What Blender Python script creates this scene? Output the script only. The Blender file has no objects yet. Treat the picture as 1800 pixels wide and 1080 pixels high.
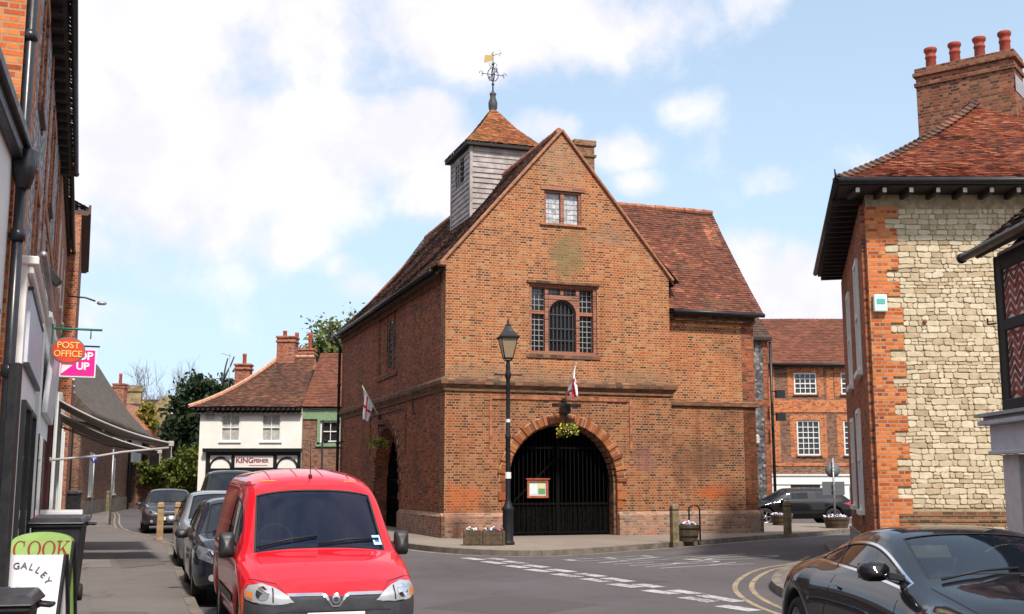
import bpy, bmesh, math, random
from mathutils import Vector, Matrix, geometry, noise
from mathutils.bvhtree import BVHTree
R = math.radians
rnd = random.Random(7)
SC = bpy.context.scene
COL = SC.collection
# ---------------------------------------------------------------- camera
cam_d = bpy.data.cameras.new("camera")
cam = bpy.data.objects.new("camera", cam_d); COL.objects.link(cam)
cam_d.sensor_width = 36; cam_d.lens = 2000/1800*36; cam_d.clip_start = .1; cam_d.clip_end = 3000
cam.location = (0, 0, 1.65); cam.rotation_euler = (R(90)+math.atan(308/2000), 0, 0)
SC.camera = cam
# ---------------------------------------------------------------- light
SC.view_settings.view_transform = 'Standard'; SC.view_settings.look = 'None'
SC.view_settings.exposure = 0.46; SC.view_settings.gamma = 1
SUN = Vector((.32, -.78, 1.1)).normalized()
sd = bpy.data.lights.new("sun", 'SUN'); sd.energy = 3.8; sd.angle = R(5); sd.color = (1, .93, .84)
so = bpy.data.objects.new("sun", sd); COL.objects.link(so); so.rotation_euler = SUN.to_track_quat('Z', 'Y').to_euler()
so.location = (0, 0, 30)
W = bpy.data.worlds.new("World"); SC.world = W; W.use_nodes = True

class NT:
    def __init__(s, tree): s.t = tree; s.n = tree.nodes; s.l = tree.links
    def node(s, typ, **kw):
        n = s.n.new(typ)
        for k, v in kw.items():
            if k == 'i':
                for a, b in v.items():
                    if isinstance(b, bpy.types.NodeSocket): s.l.new(b, n.inputs[a])
                    else: n.inputs[a].default_value = b
            else: setattr(n, k, v)
        return n
    def math(s, op, a, b=0.0, c=None, clamp=False):
        d = {0: a, 1: b}
        if c is not None: d[2] = c
        return s.node('ShaderNodeMath', operation=op, use_clamp=clamp, i=d).outputs[0]
    def mix(s, f, a, b, typ='RGBA', blend='MIX'):
        n = s.n.new('ShaderNodeMix'); n.data_type = 'RGBA'; n.blend_type = blend
        for k, v in ((0, f), (6, a), (7, b)):
            if isinstance(v, bpy.types.NodeSocket): s.l.new(v, n.inputs[k])
            else:
                if k and len(v) == 3: v = (*v, 1)
                n.inputs[k].default_value = v
        return n.outputs[2]
    def ramp(s, f, stops, interp='LINEAR'):
        n = s.n.new('ShaderNodeValToRGB'); s.l.new(f, n.inputs[0]); cr = n.color_ramp; cr.interpolation = interp
        while len(cr.elements) < len(stops): cr.elements.new(.5)
        for e, (p, c) in zip(cr.elements, stops):
            e.position = p; e.color = (*c, 1) if not isinstance(c, (int, float)) else (c, c, c, 1)
        return n.outputs[0]
    def noise(s, vec, scale, detail=3, rough=.55, dist=0.0):
        n = s.node('ShaderNodeTexNoise', i={'Scale': scale, 'Detail': detail, 'Roughness': rough, 'Distortion': dist})
        if vec is not None: s.l.new(vec, n.inputs['Vector'])
        return n.outputs[0]
    def maprange(s, v, a, b, c=0, d=1, smooth=True):
        n = s.node('ShaderNodeMapRange', i={0: v, 1: a, 2: b, 3: c, 4: d})
        n.interpolation_type = 'SMOOTHSTEP' if smooth else 'LINEAR'
        return n.outputs[0]

def pixdir(x, y):
    p = math.atan(308/2000); c, s = math.cos(p), math.sin(p)
    return Vector((x-900, 2000*c-(540-y)*s, 2000*s+(540-y)*c)).normalized()
def build_sky():
    t = NT(W.node_tree); t.n.clear()
    out = t.n.new('ShaderNodeOutputWorld'); bg = t.n.new('ShaderNodeBackground'); t.l.new(bg.outputs[0], out.inputs[0])
    sky = t.n.new('ShaderNodeTexSky'); sky.sky_type = 'NISHITA'; sky.sun_disc = False
    sky.sun_elevation = math.asin(SUN.z); sky.sun_rotation = math.atan2(SUN.x, SUN.y)
    sky.air_density = 1; sky.dust_density = 1.2; sky.ozone_density = 1.5
    co = t.n.new('ShaderNodeTexCoord').outputs['Generated']
    # cloud banks at their places in the sky
    n1 = t.noise(co, 7.0, 12, .60, .10); n2 = t.noise(co, 2.2, 4, .5); nb = t.noise(co, 14, 6, .6, .3)
    blobs = [(350, -10, .22, 1.05), (560, 10, .17, 1.05), (820, 0, .16, 1.1), (1080, 25, .10, .95), (980, 70, .06, .8), (260, 270, .15, 1.15), (420, 270, .14, 1.15), (560, 250, .11, 1.15), (700, 240, .08, 1.2), (330, 360, .11, 1.1), (745, 200, .05, 1.2), (780, 330, .06, 1.0), (950, 225, .045, 1.1),
             (180, 200, .09, .9), (500, 425, .05, .95), (380, 380, .07, .8), (1085, 270, .04, .95), (1110, 320, .03, .8), (1400, 510, .085, 1.15), (1480, 470, .05, 1.0), (1330, 440, .04, .8), (1370, 322, .028, .66), (640, 505, .034, .85), (600, 470, .03, .6),
             (1200, 190, .035, .52), (230, 420, .09, .78), (170, 560, .06, .72), (1330, 0, .05, .7), (700, 60, .08, .7)]
    tot = None
    for x, y, r, a in blobs:
        d = pixdir(x, y)
        mp = t.node('ShaderNodeVectorMath', operation='SUBTRACT', i={0: co, 1: d}).outputs[0]
        mp = t.node('ShaderNodeVectorMath', operation='MULTIPLY', i={0: mp, 1: (1, 1, 1.7)}).outputs[0]
        ln = t.node('ShaderNodeVectorMath', operation='LENGTH', i={0: mp}).outputs['Value']
        v = t.math('MULTIPLY', t.maprange(ln, r*1.5, r*.2, 0, 1), a)
        tot = v if tot is None else t.math('MAXIMUM', tot, v)
    # elsewhere (behind and beside the camera) a broken cloud cover
    sp = t.node('ShaderNodeSeparateXYZ', i={0: co})
    back = t.maprange(sp.outputs[1], .75, .45, 0, .62)
    tot = t.math('MAXIMUM', tot, back)
    dens = t.math('ADD', tot, t.math('MULTIPLY', t.math('SUBTRACT', n1, .5), 3.1))
    dens = t.math('ADD', dens, t.math('MULTIPLY', t.math('SUBTRACT', n2, .5), .5))
    mask = t.maprange(dens, .18, 1.0, 0, 1)
    veil = t.maprange(sp.outputs[2], .45, 0.0, .55, .9)
    shade = t.maprange(t.math('ADD', t.math('MULTIPLY', nb, .45), t.math('MULTIPLY', n1, .65)), .44, .66, 0, 1)
    cloud = t.mix(shade, (.93, .92, 1.03), (1.07, 1.05, 1.09))
    skyc = t.mix(1.0, sky.outputs[0], (.13, .13, .13), blend='MULTIPLY')
    skyc = t.mix(veil, skyc, (.74, .97, 1.22))
    c = t.mix(mask, skyc, cloud)
    c = t.mix(1.0, c, (SKY_S,)*3, blend='MULTIPLY')
    t.l.new(c, bg.inputs[0]); bg.inputs[1].default_value = 1.0
SKY_S = .74
build_sky()

# ---------------------------------------------------------------- mesh helpers
class MB:
    def __init__(s): s.v = []; s.f = []; s.mi = []; s.sm = []
    def add(s, vs, fs, mi=0, smooth=False):
        o = len(s.v); s.v += [Vector(v) for v in vs]
        for f in fs: s.f.append([i+o for i in f]); s.mi.append(mi); s.sm.append(smooth)
        return s
    def box(s, a, b, mi=0):
        x0, y0, z0 = a; x1, y1, z1 = b
        return s.add([(x0,y0,z0),(x1,y0,z0),(x1,y1,z0),(x0,y1,z0),(x0,y0,z1),(x1,y0,z1),(x1,y1,z1),(x0,y1,z1)],
                     [(0,3,2,1),(4,5,6,7),(0,1,5,4),(1,2,6,5),(2,3,7,6),(3,0,4,7)], mi)
    def bar(s, p0, p1, w, h, up=(0,0,1), mi=0, taper=1.0):
        p0 = Vector(p0); p1 = Vector(p1); d = (p1-p0).normalized(); up = Vector(up)
        if abs(d.dot(up)) > .98: up = Vector((1,0,0)) if abs(d.x) < .9 else Vector((0,1,0))
        sx = d.cross(up).normalized(); sz = sx.cross(d).normalized()
        vs = []
        for p, k in ((p0, 1), (p1, taper)):
            for a, b in ((-1,-1),(1,-1),(1,1),(-1,1)): vs.append(p+sx*a*w/2*k+sz*b*h/2*k)
        return s.add(vs, [(0,1,2,3),(7,6,5,4),(0,4,5,1),(1,5,6,2),(2,6,7,3),(3,7,4,0)], mi)
    def tube(s, path, r, n=8, mi=0, smooth=True, cap=True, closed=False):
        P = [Vector(p) for p in path]; m = len(P); rs = r if isinstance(r, (list, tuple)) else [r]*m
        ref = None; rings = []
        for i in range(m):
            a = P[(i-1) % m] if (i > 0 or closed) else P[i]; b = P[(i+1) % m] if (i < m-1 or closed) else P[i]
            d = (b-a).normalized()
            if ref is None: ref = d.orthogonal().normalized()
            sx = (ref-d*ref.dot(d)); sx = sx.normalized() if sx.length > 1e-5 else d.orthogonal().normalized(); ref = sx
            sy = d.cross(sx)
            rings.append([P[i]+(sx*math.cos(2*math.pi*k/n)+sy*math.sin(2*math.pi*k/n))*rs[i] for k in range(n)])
        vs = [v for rg in rings for v in rg]; fs = []
        for i in range(m if closed else m-1):
            j = (i+1) % m
            for k in range(n): fs.append((i*n+k, i*n+(k+1) % n, j*n+(k+1) % n, j*n+k))
        if cap and not closed: fs += [tuple(range(n-1, -1, -1)), tuple(range((m-1)*n, m*n))]
        return s.add(vs, fs, mi, smooth)
    def lathe(s, prof, n=16, c=(0,0,0), mi=0, smooth=True, ax='z', a0=0, cap=True):
        c = Vector(c); vs = []
        for r, z in prof:
            for k in range(n):
                a = 2*math.pi*k/n+a0; p = (r*math.cos(a), r*math.sin(a), z)
                if ax == 'x': p = (p[2], p[0], p[1])
                elif ax == 'y': p = (p[0], p[2], p[1])
                vs.append(c+Vector(p))
        m = len(prof); fs = [(i*n+k, i*n+(k+1) % n, (i+1)*n+(k+1) % n, (i+1)*n+k) for i in range(m-1) for k in range(n)]
        if cap: fs += [tuple(range(n-1, -1, -1)), tuple(range((m-1)*n, m*n))]
        return s.add(vs, fs, mi, smooth)
    def prism(s, outer, t0, t1, f, holes=(), mi=0):
        """2D outline (with holes) given thickness from t0 to t1; f maps (a, b, t) to a point"""
        loops = [list(outer)]+[list(h) for h in holes]
        tris = geometry.tessellate_polygon([[Vector((a, b, 0)) for a, b in l] for l in loops])
        pts = [p for l in loops for p in l]; N = len(pts)
        vs = [f(a, b, t0) for a, b in pts]+[f(a, b, t1) for a, b in pts]
        fs = [tuple(t) for t in tris]+[tuple(i+N for i in reversed(t)) for t in tris]
        k = 0
        for l in loops:
            m = len(l)
            for i in range(m): fs.append((k+i, k+(i+1) % m, N+k+(i+1) % m, N+k+i))
            k += m
        return s.add(vs, fs, mi)
    def quad(s, *p, mi=0): return s.add(p, [tuple(range(len(p)))], mi)
    def xf(s, M):
        s.v = [M @ v for v in s.v]; return s
    def build(s, name, mat, parent=None, bevel=0, closed=True, loc=None, uv=True, weld=False, seg=1):
        me = bpy.data.meshes.new(name); me.from_pydata([tuple(v) for v in s.v], [], s.f)
        mats = mat if isinstance(mat, (list, tuple)) else [mat]
        for m in mats: me.materials.append(m)
        me.polygons.foreach_set('material_index', s.mi); me.polygons.foreach_set('use_smooth', s.sm)
        if closed:
            bm = bmesh.new(); bm.from_mesh(me)
            if weld: bmesh.ops.remove_doubles(bm, verts=bm.verts, dist=1e-4)
            bmesh.ops.recalc_face_normals(bm, faces=bm.faces); bm.to_mesh(me); bm.free()
        if uv: box_uv(me)
        o = bpy.data.objects.new(name, me); COL.objects.link(o)
        if parent: o.parent = parent
        if loc: o.location = loc
        if bevel:
            b = o.modifiers.new('bevel', 'BEVEL'); b.width = bevel; b.segments = seg; b.limit_method = 'ANGLE'; b.angle_limit = R(40)
        return o
def box_uv(me):
    uvl = me.uv_layers.new(name='UVMap'); d = uvl.data; Z = Vector((0,0,1))
    for p in me.polygons:
        n = p.normal
        t = Vector((1,0,0)) if abs(n.z) > .92 else Z.cross(n).normalized()
        b = n.cross(t)
        for li in p.loop_indices:
            c = me.vertices[me.loops[li].vertex_index].co; d[li].uv = (c.dot(t), c.dot(b))
def tag(o, label=None, cat=None, group=None, kind=None):
    if label: o['label'] = label
    if cat: o['category'] = cat
    if group: o['group'] = group
    if kind: o['kind'] = kind
    return o
def empty(name, loc, rz=0, label=None, cat=None, group=None):
    o = bpy.data.objects.new(name, None); COL.objects.link(o); o.location = loc; o.rotation_euler = (0, 0, R(rz))
    o.empty_display_size = .3
    return tag(o, label, cat, group)
def kids(o): return [c for c in bpy.data.objects if c.parent == o]
def copy_tree(o, parent=None, loc=None, rz=None, label=None):
    c = o.copy(); COL.objects.link(c)
    if parent: c.parent = parent
    for ch in kids(o): copy_tree(ch, c)
    if loc is not None: c.location = loc
    if rz is not None: c.rotation_euler = (0, 0, R(rz))
    if label: c['label'] = label
    return c
def text(s, size, mat, parent=None, M=None, name='lettering', ext=.004, sx=1, align='CENTER', bold=0, sp=1.0):
    cu = bpy.data.curves.new(name, 'FONT'); cu.body = s; cu.size = size; cu.extrude = ext; cu.align_x = align; cu.offset = bold; cu.space_character = sp
    o = bpy.data.objects.new('tmp', cu); COL.objects.link(o)
    dg = bpy.context.evaluated_depsgraph_get(); me = bpy.data.meshes.new_from_object(o.evaluated_get(dg))
    bpy.data.objects.remove(o); bpy.data.curves.remove(cu)
    me.materials.clear(); me.materials.append(mat); me.name = name
    m = Matrix.Diagonal((sx, 1, 1, 1)); me.transform((M or Matrix()) @ m)
    ob = bpy.data.objects.new(name, me); COL.objects.link(ob)
    if parent: ob.parent = parent
    return ob
def frame(o, x, n):   # matrix: origin, text x direction, outward normal
    x = Vector(x).normalized(); n = Vector(n).normalized(); y = n.cross(x)
    M = Matrix.Identity(4)
    for i in range(3): M[i][0] = x[i]; M[i][1] = y[i]; M[i][2] = n[i]; M[i][3] = o[i]
    return M
XZ = lambda a, b, t: (a, t, b)        # wall facing -y
YZ = lambda a, b, t: (t, a, b)        # wall facing -x
XY = lambda a, b, t: (a, b, t)
def rect(a0, b0, a1, b1): return [(a0,b0),(a1,b0),(a1,b1),(a0,b1)]
def archpts(c, r, z0, zs, n=20):      # round headed opening outline
    return [(c-r, z0), (c+r, z0)]+[(c+r*math.cos(math.pi*k/n), zs+r*math.sin(math.pi*k/n)) for k in range(n+1)]

# ---------------------------------------------------------------- materials
def pmat(name, col, rough=.6, metal=0, spec=.5, coat=0, emis=None, var=0, vscale=8, bump=0, bscale=40, alpha=1, trans=0):
    m = bpy.data.materials.new(name); m.use_nodes = True; t = NT(m.node_tree); b = t.n['Principled BSDF']
    b.inputs['Base Color'].default_value = (*col, 1); b.inputs['Roughness'].default_value = rough; b.inputs['Metallic'].default_value = metal
    b.inputs['Specular IOR Level'].default_value = spec; b.inputs['Coat Weight'].default_value = coat; b.inputs['Coat Roughness'].default_value = .03
    b.inputs['Transmission Weight'].default_value = trans
    if var or bump:
        co = t.n.new('ShaderNodeTexCoord').outputs['Object']
        if var:
            nz = t.noise(co, vscale, 5, .6)
            f = t.maprange(nz, .3, .7, 1-var, 1+var)
            t.l.new(t.mix(1.0, (*col, 1), t.node('ShaderNodeCombineColor', i={0: f, 1: f, 2: f}).outputs[0], blend='MULTIPLY'), b.inputs['Base Color'])
            t.l.new(t.maprange(nz, .3, .7, rough*.85, min(1, rough*1.15)), b.inputs['Roughness'])
        if bump:
            bp = t.node('ShaderNodeBump', i={'Strength': bump, 'Distance': .01, 'Height': t.noise(co, bscale, 4)})
            t.l.new(bp.outputs[0], b.inputs['Normal'])
    if emis:
        b.inputs['Emission Color'].default_value = (*emis[0], 1); b.inputs['Emission Strength'].default_value = emis[1]
    return m
def brick_mat(name, stops, mortar, bw=.225, bh=.075, ms=.012, squash=.5, stain=(.22,.2,.16), stain_amt=.35, seed=0, bump=.5, spots=(), wscale=.5, streak=.35):
    """coursed brick (alternate header courses), with tone varying per brick and weathering in patches"""
    m = bpy.data.materials.new(name); m.use_nodes = True; t = NT(m.node_tree); b = t.n['Principled BSDF']
    uv = t.n.new('ShaderNodeUVMap').outputs[0]
    off = t.node('ShaderNodeVectorMath', operation='ADD', i={0: uv, 1: (seed*3.7, seed*1.3, 0)}).outputs[0]
    wob = t.node('ShaderNodeTexNoise', i={'Vector': off, 'Scale': 1.1, 'Detail': 2})
    wv = t.node('ShaderNodeVectorMath', operation='SCALE', i={0: t.node('ShaderNodeVectorMath', operation='SUBTRACT', i={0: wob.outputs[1], 1: (.5,.5,.5)}).outputs[0], 'Scale': .05}).outputs[0]
    p = t.node('ShaderNodeVectorMath', operation='ADD', i={0: off, 1: wv}).outputs[0]
    br = t.n.new('ShaderNodeTexBrick'); br.offset = .5; br.offset_frequency = 2; br.squash = squash; br.squash_frequency = 2
    for k, v in {'Color1': (0,0,0,1), 'Color2': (1,1,1,1), 'Mortar': (.5,.5,.5,1), 'Scale': 1, 'Mortar Size': ms, 'Mortar Smooth': .25, 'Bias': 0, 'Brick Width': bw, 'Row Height': bh}.items(): br.inputs[k].default_value = v
    t.l.new(p, br.inputs['Vector'])
    patch = t.noise(off, .55, 5, .62)
    # weathering shifts which tones prevail
    tone = t.math('ADD', br.outputs[0], t.math('MULTIPLY', t.math('SUBTRACT', patch, .5), .55))
    c = t.ramp(tone, stops)
    fine = t.noise(off, 30, 3, .7)
    c = t.mix(1.0, c, t.ramp(fine, [(.25, .72), (.75, 1.2)]), blend='MULTIPLY')
    c = t.mix(t.math('MULTIPLY', br.outputs[1], .92), c, t.mix(t.noise(off, 2.3, 3), mortar, tuple(x*.62 for x in mortar)))
    st = t.maprange(t.noise(off, wscale, 6, .65, .4), .50, .72, 0, stain_amt)
    c = t.mix(st, c, stain)
    # large tonal changes: repaired areas, soot and rain streaks
    rep = t.noise(off, .28, 3, .5, .6); c = t.mix(t.maprange(rep, .54, .60, 0, .22), c, t.mix(1.0, c, (1.25, .88, .68), blend='MULTIPLY'))
    sv = t.node('ShaderNodeVectorMath', operation='MULTIPLY', i={0: off, 1: (2.6, .22, 1)}).outputs[0]
    c = t.mix(t.maprange(t.noise(sv, 1.0, 5, .65), .50, .74, 0, streak), c, tuple(x*.45 for x in stops[len(stops)//2][1]))
    for (sx_, sz_, rx_, rz_, col_, am_) in spots:
        dv = t.node('ShaderNodeVectorMath', operation='MULTIPLY', i={0: t.node('ShaderNodeVectorMath', operation='SUBTRACT', i={0: uv, 1: (sx_, sz_, 0)}).outputs[0], 1: (1/rx_, 1/rz_, 0)}).outputs[0]
        ln = t.node('ShaderNodeVectorMath', operation='LENGTH', i={0: dv}).outputs['Value']
        k = t.math('MULTIPLY', t.maprange(t.math('ADD', ln, t.math('MULTIPLY', t.math('SUBTRACT', t.noise(uv, 2.5, 5, .65), .5), 1.8)), 1.1, .35, 0, 1), am_)
        c = t.mix(k, c, col_)
    t.l.new(c, b.inputs['Base Color']); b.inputs['Roughness'].default_value = .9; b.inputs['Specular IOR Level'].default_value = .25
    if bump:
        h = t.math('SUBTRACT', t.math('MULTIPLY', fine, .35), br.outputs[1])
        t.l.new(t.node('ShaderNodeBump', i={'Strength': bump, 'Distance': .012, 'Height': h}).outputs[0], b.inputs['Normal'])
    return m
def tile_mat(name, stops, moss=(.10,.10,.04), moss_amt=.25, seed=0, rough=.85):
    m = bpy.data.materials.new(name); m.use_nodes = True; t = NT(m.node_tree); b = t.n['Principled BSDF']
    g = t.n.new('ShaderNodeNewGeometry'); co = t.n.new('ShaderNodeTexCoord').outputs['Object']
    co = t.node('ShaderNodeVectorMath', operation='ADD', i={0: co, 1: (seed*5.1, seed*2.3, seed)}).outputs[0]
    big = t.noise(co, .45, 5, .6)
    tone = t.math('ADD', t.math('MULTIPLY', g.outputs['Random Per Island'], .8), t.math('MULTIPLY', t.math('SUBTRACT', big, .4), 1.1))
    c = t.ramp(tone, stops)
    f = t.noise(co, 22, 3, .7)
    c = t.mix(1.0, c, t.ramp(f, [(.2, .65), (.8, 1.25)]), blend='MULTIPLY')
    c = t.mix(t.maprange(t.noise(co, 1.3, 6, .7), .52, .7, 0, moss_amt), c, moss)
    t.l.new(c, b.inputs['Base Color']); b.inputs['Roughness'].default_value = rough; b.inputs['Specular IOR Level'].default_value = .3
    t.l.new(t.node('ShaderNodeBump', i={'Strength': .4, 'Distance': .01, 'Height': f}).outputs[0], b.inputs['Normal'])
    return m
def rubble_mat(name, cols, mortar, sx=3.2, sy=6.5, bump=.8, edge=.07):
    m = bpy.data.materials.new(name); m.use_nodes = True; t = NT(m.node_tree); b = t.n['Principled BSDF']
    uv = t.n.new('ShaderNodeUVMap').outputs[0]
    p = t.node('ShaderNodeVectorMath', operation='MULTIPLY', i={0: uv, 1: (sx, sy, 1)}).outputs[0]
    vo = t.node('ShaderNodeTexVoronoi', voronoi_dimensions='2D', feature='F1', i={'Vector': p, 'Scale': 1, 'Randomness': .85})
    ve = t.node('ShaderNodeTexVoronoi', voronoi_dimensions='2D', feature='DISTANCE_TO_EDGE', i={'Vector': p, 'Scale': 1, 'Randomness': .85})
    s = t.node('ShaderNodeSeparateColor', i={0: vo.outputs['Color']}).outputs[0]
    c = t.ramp(s, cols)
    c = t.mix(1.0, c, t.ramp(t.noise(uv, 14, 4, .7), [(.25, .7), (.75, 1.2)]), blend='MULTIPLY')
    e = t.maprange(ve.outputs['Distance'], edge*.3, edge, 1, 0)
    c = t.mix(e, c, mortar)
    t.l.new(c, b.inputs['Base Color']); b.inputs['Roughness'].default_value = .9
    t.l.new(t.node('ShaderNodeBump', i={'Strength': bump, 'Distance': .02, 'Height': t.math('MINIMUM', ve.outputs['Distance'], .25)}).outputs[0], b.inputs['Normal'])
    return m
def glass_mat(name, tint=(.02,.03,.04), rough=.03, see=.0, spec=.8):
    m = bpy.data.materials.new(name); m.use_nodes = True; t = NT(m.node_tree); b = t.n['Principled BSDF']
    b.inputs['Base Color'].default_value = (*tint, 1); b.inputs['Roughness'].default_value = rough; b.inputs['Specular IOR Level'].default_value = spec
    if see:
        out = t.n['Material Output']; tr = t.node('ShaderNodeBsdfTransparent', i={0: (.75,.85,.85,1)})
        fr = t.node('ShaderNodeFresnel', i={0: 1.5})
        f = t.math('ADD', 1-see, t.math('MULTIPLY', fr.outputs[0], 1.2), clamp=True)
        mx = t.node('ShaderNodeMixShader', i={0: f, 1: tr.outputs[0], 2: b.outputs[0]}); t.l.new(mx.outputs[0], out.inputs[0])
    return m
def asphalt_mat(name, base, patchy=.12, seed=0, grain=1.0, brown=(0,0,0)):
    m = bpy.data.materials.new(name); m.use_nodes = True; t = NT(m.node_tree); b = t.n['Principled BSDF']
    co = t.n.new('ShaderNodeTexCoord').outputs['Object']
    co = t.node('ShaderNodeVectorMath', operation='ADD', i={0: co, 1: (seed*13.1, seed*7.3, 0)}).outputs[0]
    big = t.noise(co, .25, 5, .6, .3); mid = t.noise(co, 2.2, 4, .6); fine = t.noise(co, 90, 3, .8)
    k = t.math('ADD', t.math('MULTIPLY', t.math('SUBTRACT', big, .5), patchy*5), t.math('MULTIPLY', t.math('SUBTRACT', mid, .5), patchy*2))
    k = t.math('ADD', t.math('ADD', k, t.math('MULTIPLY', t.math('SUBTRACT', fine, .5), grain)), 1.0)
    c = t.mix(1.0, (*base, 1), t.node('ShaderNodeCombineColor', i={0: k, 1: k, 2: k}).outputs[0], blend='MULTIPLY')
    sp = t.maprange(t.noise(co, 5, 3, .6), .66, .74, 0, .45)       # old chewing gum and oil spots
    c = t.mix(sp, c, tuple(x*.6 for x in base))
    vr = t.node('ShaderNodeTexVoronoi', feature='DISTANCE_TO_EDGE', i={'Vector': t.node('ShaderNodeVectorMath', operation='ADD', i={0: co, 1: t.node('ShaderNodeVectorMath', operation='SCALE', i={0: t.node('ShaderNodeTexNoise', i={'Vector': co, 'Scale': 1.2, 'Detail': 4}).outputs[1], 'Scale': 1.2}).outputs[0]}).outputs[0], 'Scale': .33})
    cr = t.math('MULTIPLY', t.maprange(vr.outputs['Distance'], .012, .003, 0, .55), t.maprange(t.noise(co, .6, 2), .5, .62))
    c = t.mix(cr, c, tuple(x*.4 for x in base))
    c = t.mix(t.maprange(t.noise(co, .8, 6, .7, 1.0), .52, .68, 0, .22), c, tuple(x*1.35 for x in base))
    t.l.new(c, b.inputs['Base Color']); b.inputs['Roughness'].default_value = .88; b.inputs['Specular IOR Level'].default_value = .3
    t.l.new(t.node('ShaderNodeBump', i={'Strength': .35, 'Distance': .006, 'Height': fine}).outputs[0], b.inputs['Normal'])
    return m
M = {}
M['brick'] = brick_mat('old_orange_brick', [(.0, (.075,.030,.022)), (.10, (.15,.043,.020)), (.24, (.31,.075,.022)), (.62, (.40,.100,.027)), (.88, (.46,.155,.050)), (1, (.46,.23,.11))], (.50,.345,.20), ms=.0145, stain=(.13,.065,.035), stain_amt=.45,
    spots=[(3.75,8.35,.75,.85,(.16,.15,.07),.62), (3.6,11.2,.9,.9,(.28,.22,.15),.35), (1.6,4.75,2.6,.35,(.24,.17,.11),.45), (6.0,4.75,1.6,.3,(.24,.17,.11),.4), (5.2,9.0,.9,.35,(.26,.18,.12),.4)])
M['brick_low'] = brick_mat('lower_storey_brick', [(.0, (.06,.025,.017)), (.15, (.12,.035,.018)), (.34, (.23,.060,.021)), (.7, (.34,.095,.028)), (1, (.36,.15,.068))], (.40,.27,.16), ms=.0145, seed=2, stain=(.085,.045,.028), stain_amt=.65, wscale=.7, streak=.5,
    spots=[(.5,1.2,.7,.5,(.50,.12,.03),.5), (8.6,1.35,.8,.25,(.46,.09,.02),.6), (8.2,2.4,1.2,.6,(.10,.055,.035),.5), (6.2,2.3,.5,.5,(.22,.10,.09),.5)])
M['brick_side'] = brick_mat('shade_toned_side_brick', [(.0, (.08,.032,.026)), (.2, (.18,.052,.032)), (.5, (.33,.080,.034)), (.8, (.44,.115,.042)), (1, (.46,.17,.085))], (.26,.17,.11), seed=4, stain=(.09,.05,.04), stain_amt=.6, wscale=.4)  # hall brick again, with the side wall's shade put into the colour
M['brick_red'] = brick_mat('red_brick', [(.0, (.10,.03,.025)), (.3, (.28,.06,.03)), (.6, (.42,.10,.035)), (1, (.50,.17,.07))], (.38,.30,.24), seed=6, stain_amt=.3)
M['brick_brown'] = brick_mat('brown_brick', [(.0, (.07,.04,.03)), (.3, (.17,.07,.045)), (.6, (.26,.11,.07)), (1, (.33,.17,.11))], (.26,.20,.15), seed=8, stain_amt=.3)
M['brick_bright'] = brick_mat('bright_orange_brick', [(.0, (.25,.05,.02)), (.3, (.50,.11,.025)), (.6, (.66,.17,.04)), (1, (.70,.24,.07))], (.45,.33,.22), seed=9, stain_amt=.2, squash=.5)
M['brick_plinth'] = brick_mat('worn_plinth_brick', [(.0, (.14,.09,.07)), (.3, (.28,.14,.09)), (.6, (.38,.17,.10)), (.8, (.42,.27,.18)), (1, (.48,.12,.05))], (.36,.30,.24), seed=11, stain=(.22,.19,.15), stain_amt=.8, wscale=.9)
M['rubbed'] = pmat('rubbed_brick', (.46,.15,.06), .9, var=.35, vscale=5, bump=.6, bscale=25)
M['mould'] = brick_mat('moulded_brick', [(.0, (.07,.04,.028)), (.4, (.16,.075,.042)), (.75, (.24,.10,.05)), (1, (.30,.16,.09))], (.20,.15,.10), bh=.11, ms=.010, squash=1, seed=21, stain=(.10,.085,.06), stain_amt=.8, wscale=1.4)
M['mullion'] = brick_mat('moulded_brick_courses', [(.0, (.16,.06,.04)), (.5, (.34,.11,.06)), (1, (.42,.17,.10))], (.40,.28,.22), bw=2.0, bh=.075, ms=.012, squash=1, seed=3, stain_amt=.1)
M['coping'] = pmat('verge_brick', (.34,.15,.08), .85, var=.3, vscale=9)
M['tile_old'] = tile_mat('old_brown_tiles', [(.0, (.055,.03,.022)), (.35, (.09,.042,.028)), (.6, (.115,.05,.032)), (.85, (.15,.062,.038)), (1, (.21,.095,.055))])
M['tile_red'] = tile_mat('red_roof_tiles', [(.0, (.07,.03,.022)), (.3, (.15,.045,.028)), (.55, (.235,.062,.032)), (.8, (.30,.085,.038)), (1, (.38,.15,.08))], seed=2, moss_amt=.15)
M['tile_orange'] = tile_mat('orange_roof_tiles', [(.0, (.10,.045,.02)), (.3, (.24,.08,.032)), (.6, (.34,.115,.04)), (1, (.42,.19,.09))], moss=(.12,.12,.03), moss_amt=.5, seed=3)
M['tile_dark'] = tile_mat('dark_mossy_tiles', [(.0, (.03,.025,.02)), (.5, (.075,.045,.035)), (1, (.14,.07,.05))], moss=(.05,.05,.02), moss_amt=.6, seed=5)
M['ridge'] = pmat('ridge_tiles', (.34,.13,.07), .85, var=.4, vscale=7)
M['iron'] = pmat('black_iron', (.012,.012,.014), .45, var=.3, bump=.2)
M['black'] = pmat('black_paint', (.012,.012,.013), .35)
M['black_plastic'] = pmat('black_plastic', (.018,.018,.02), .5, var=.25, bump=.15, bscale=60)
M['dark'] = pmat('dark_interior', (.012,.010,.009), .9)
M['timber_dark'] = pmat('dark_timber', (.022,.016,.014), .75, var=.5, vscale=6, bump=.5)
M['oak'] = pmat('weathered_oak', (.17,.11,.065), .85, var=.4, vscale=7, bump=.5, bscale=30)
M['post_wood'] = pmat('grey_green_post_wood', (.19,.15,.08), .9, var=.4, vscale=6, bump=.6, bscale=30)
M['white'] = pmat('white_paint', (.78,.77,.74), .5, var=.06, vscale=3)
M['render'] = pmat('cream_white_render', (.80,.77,.70), .85, var=.07, vscale=.9, bump=.25, bscale=12)
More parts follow.
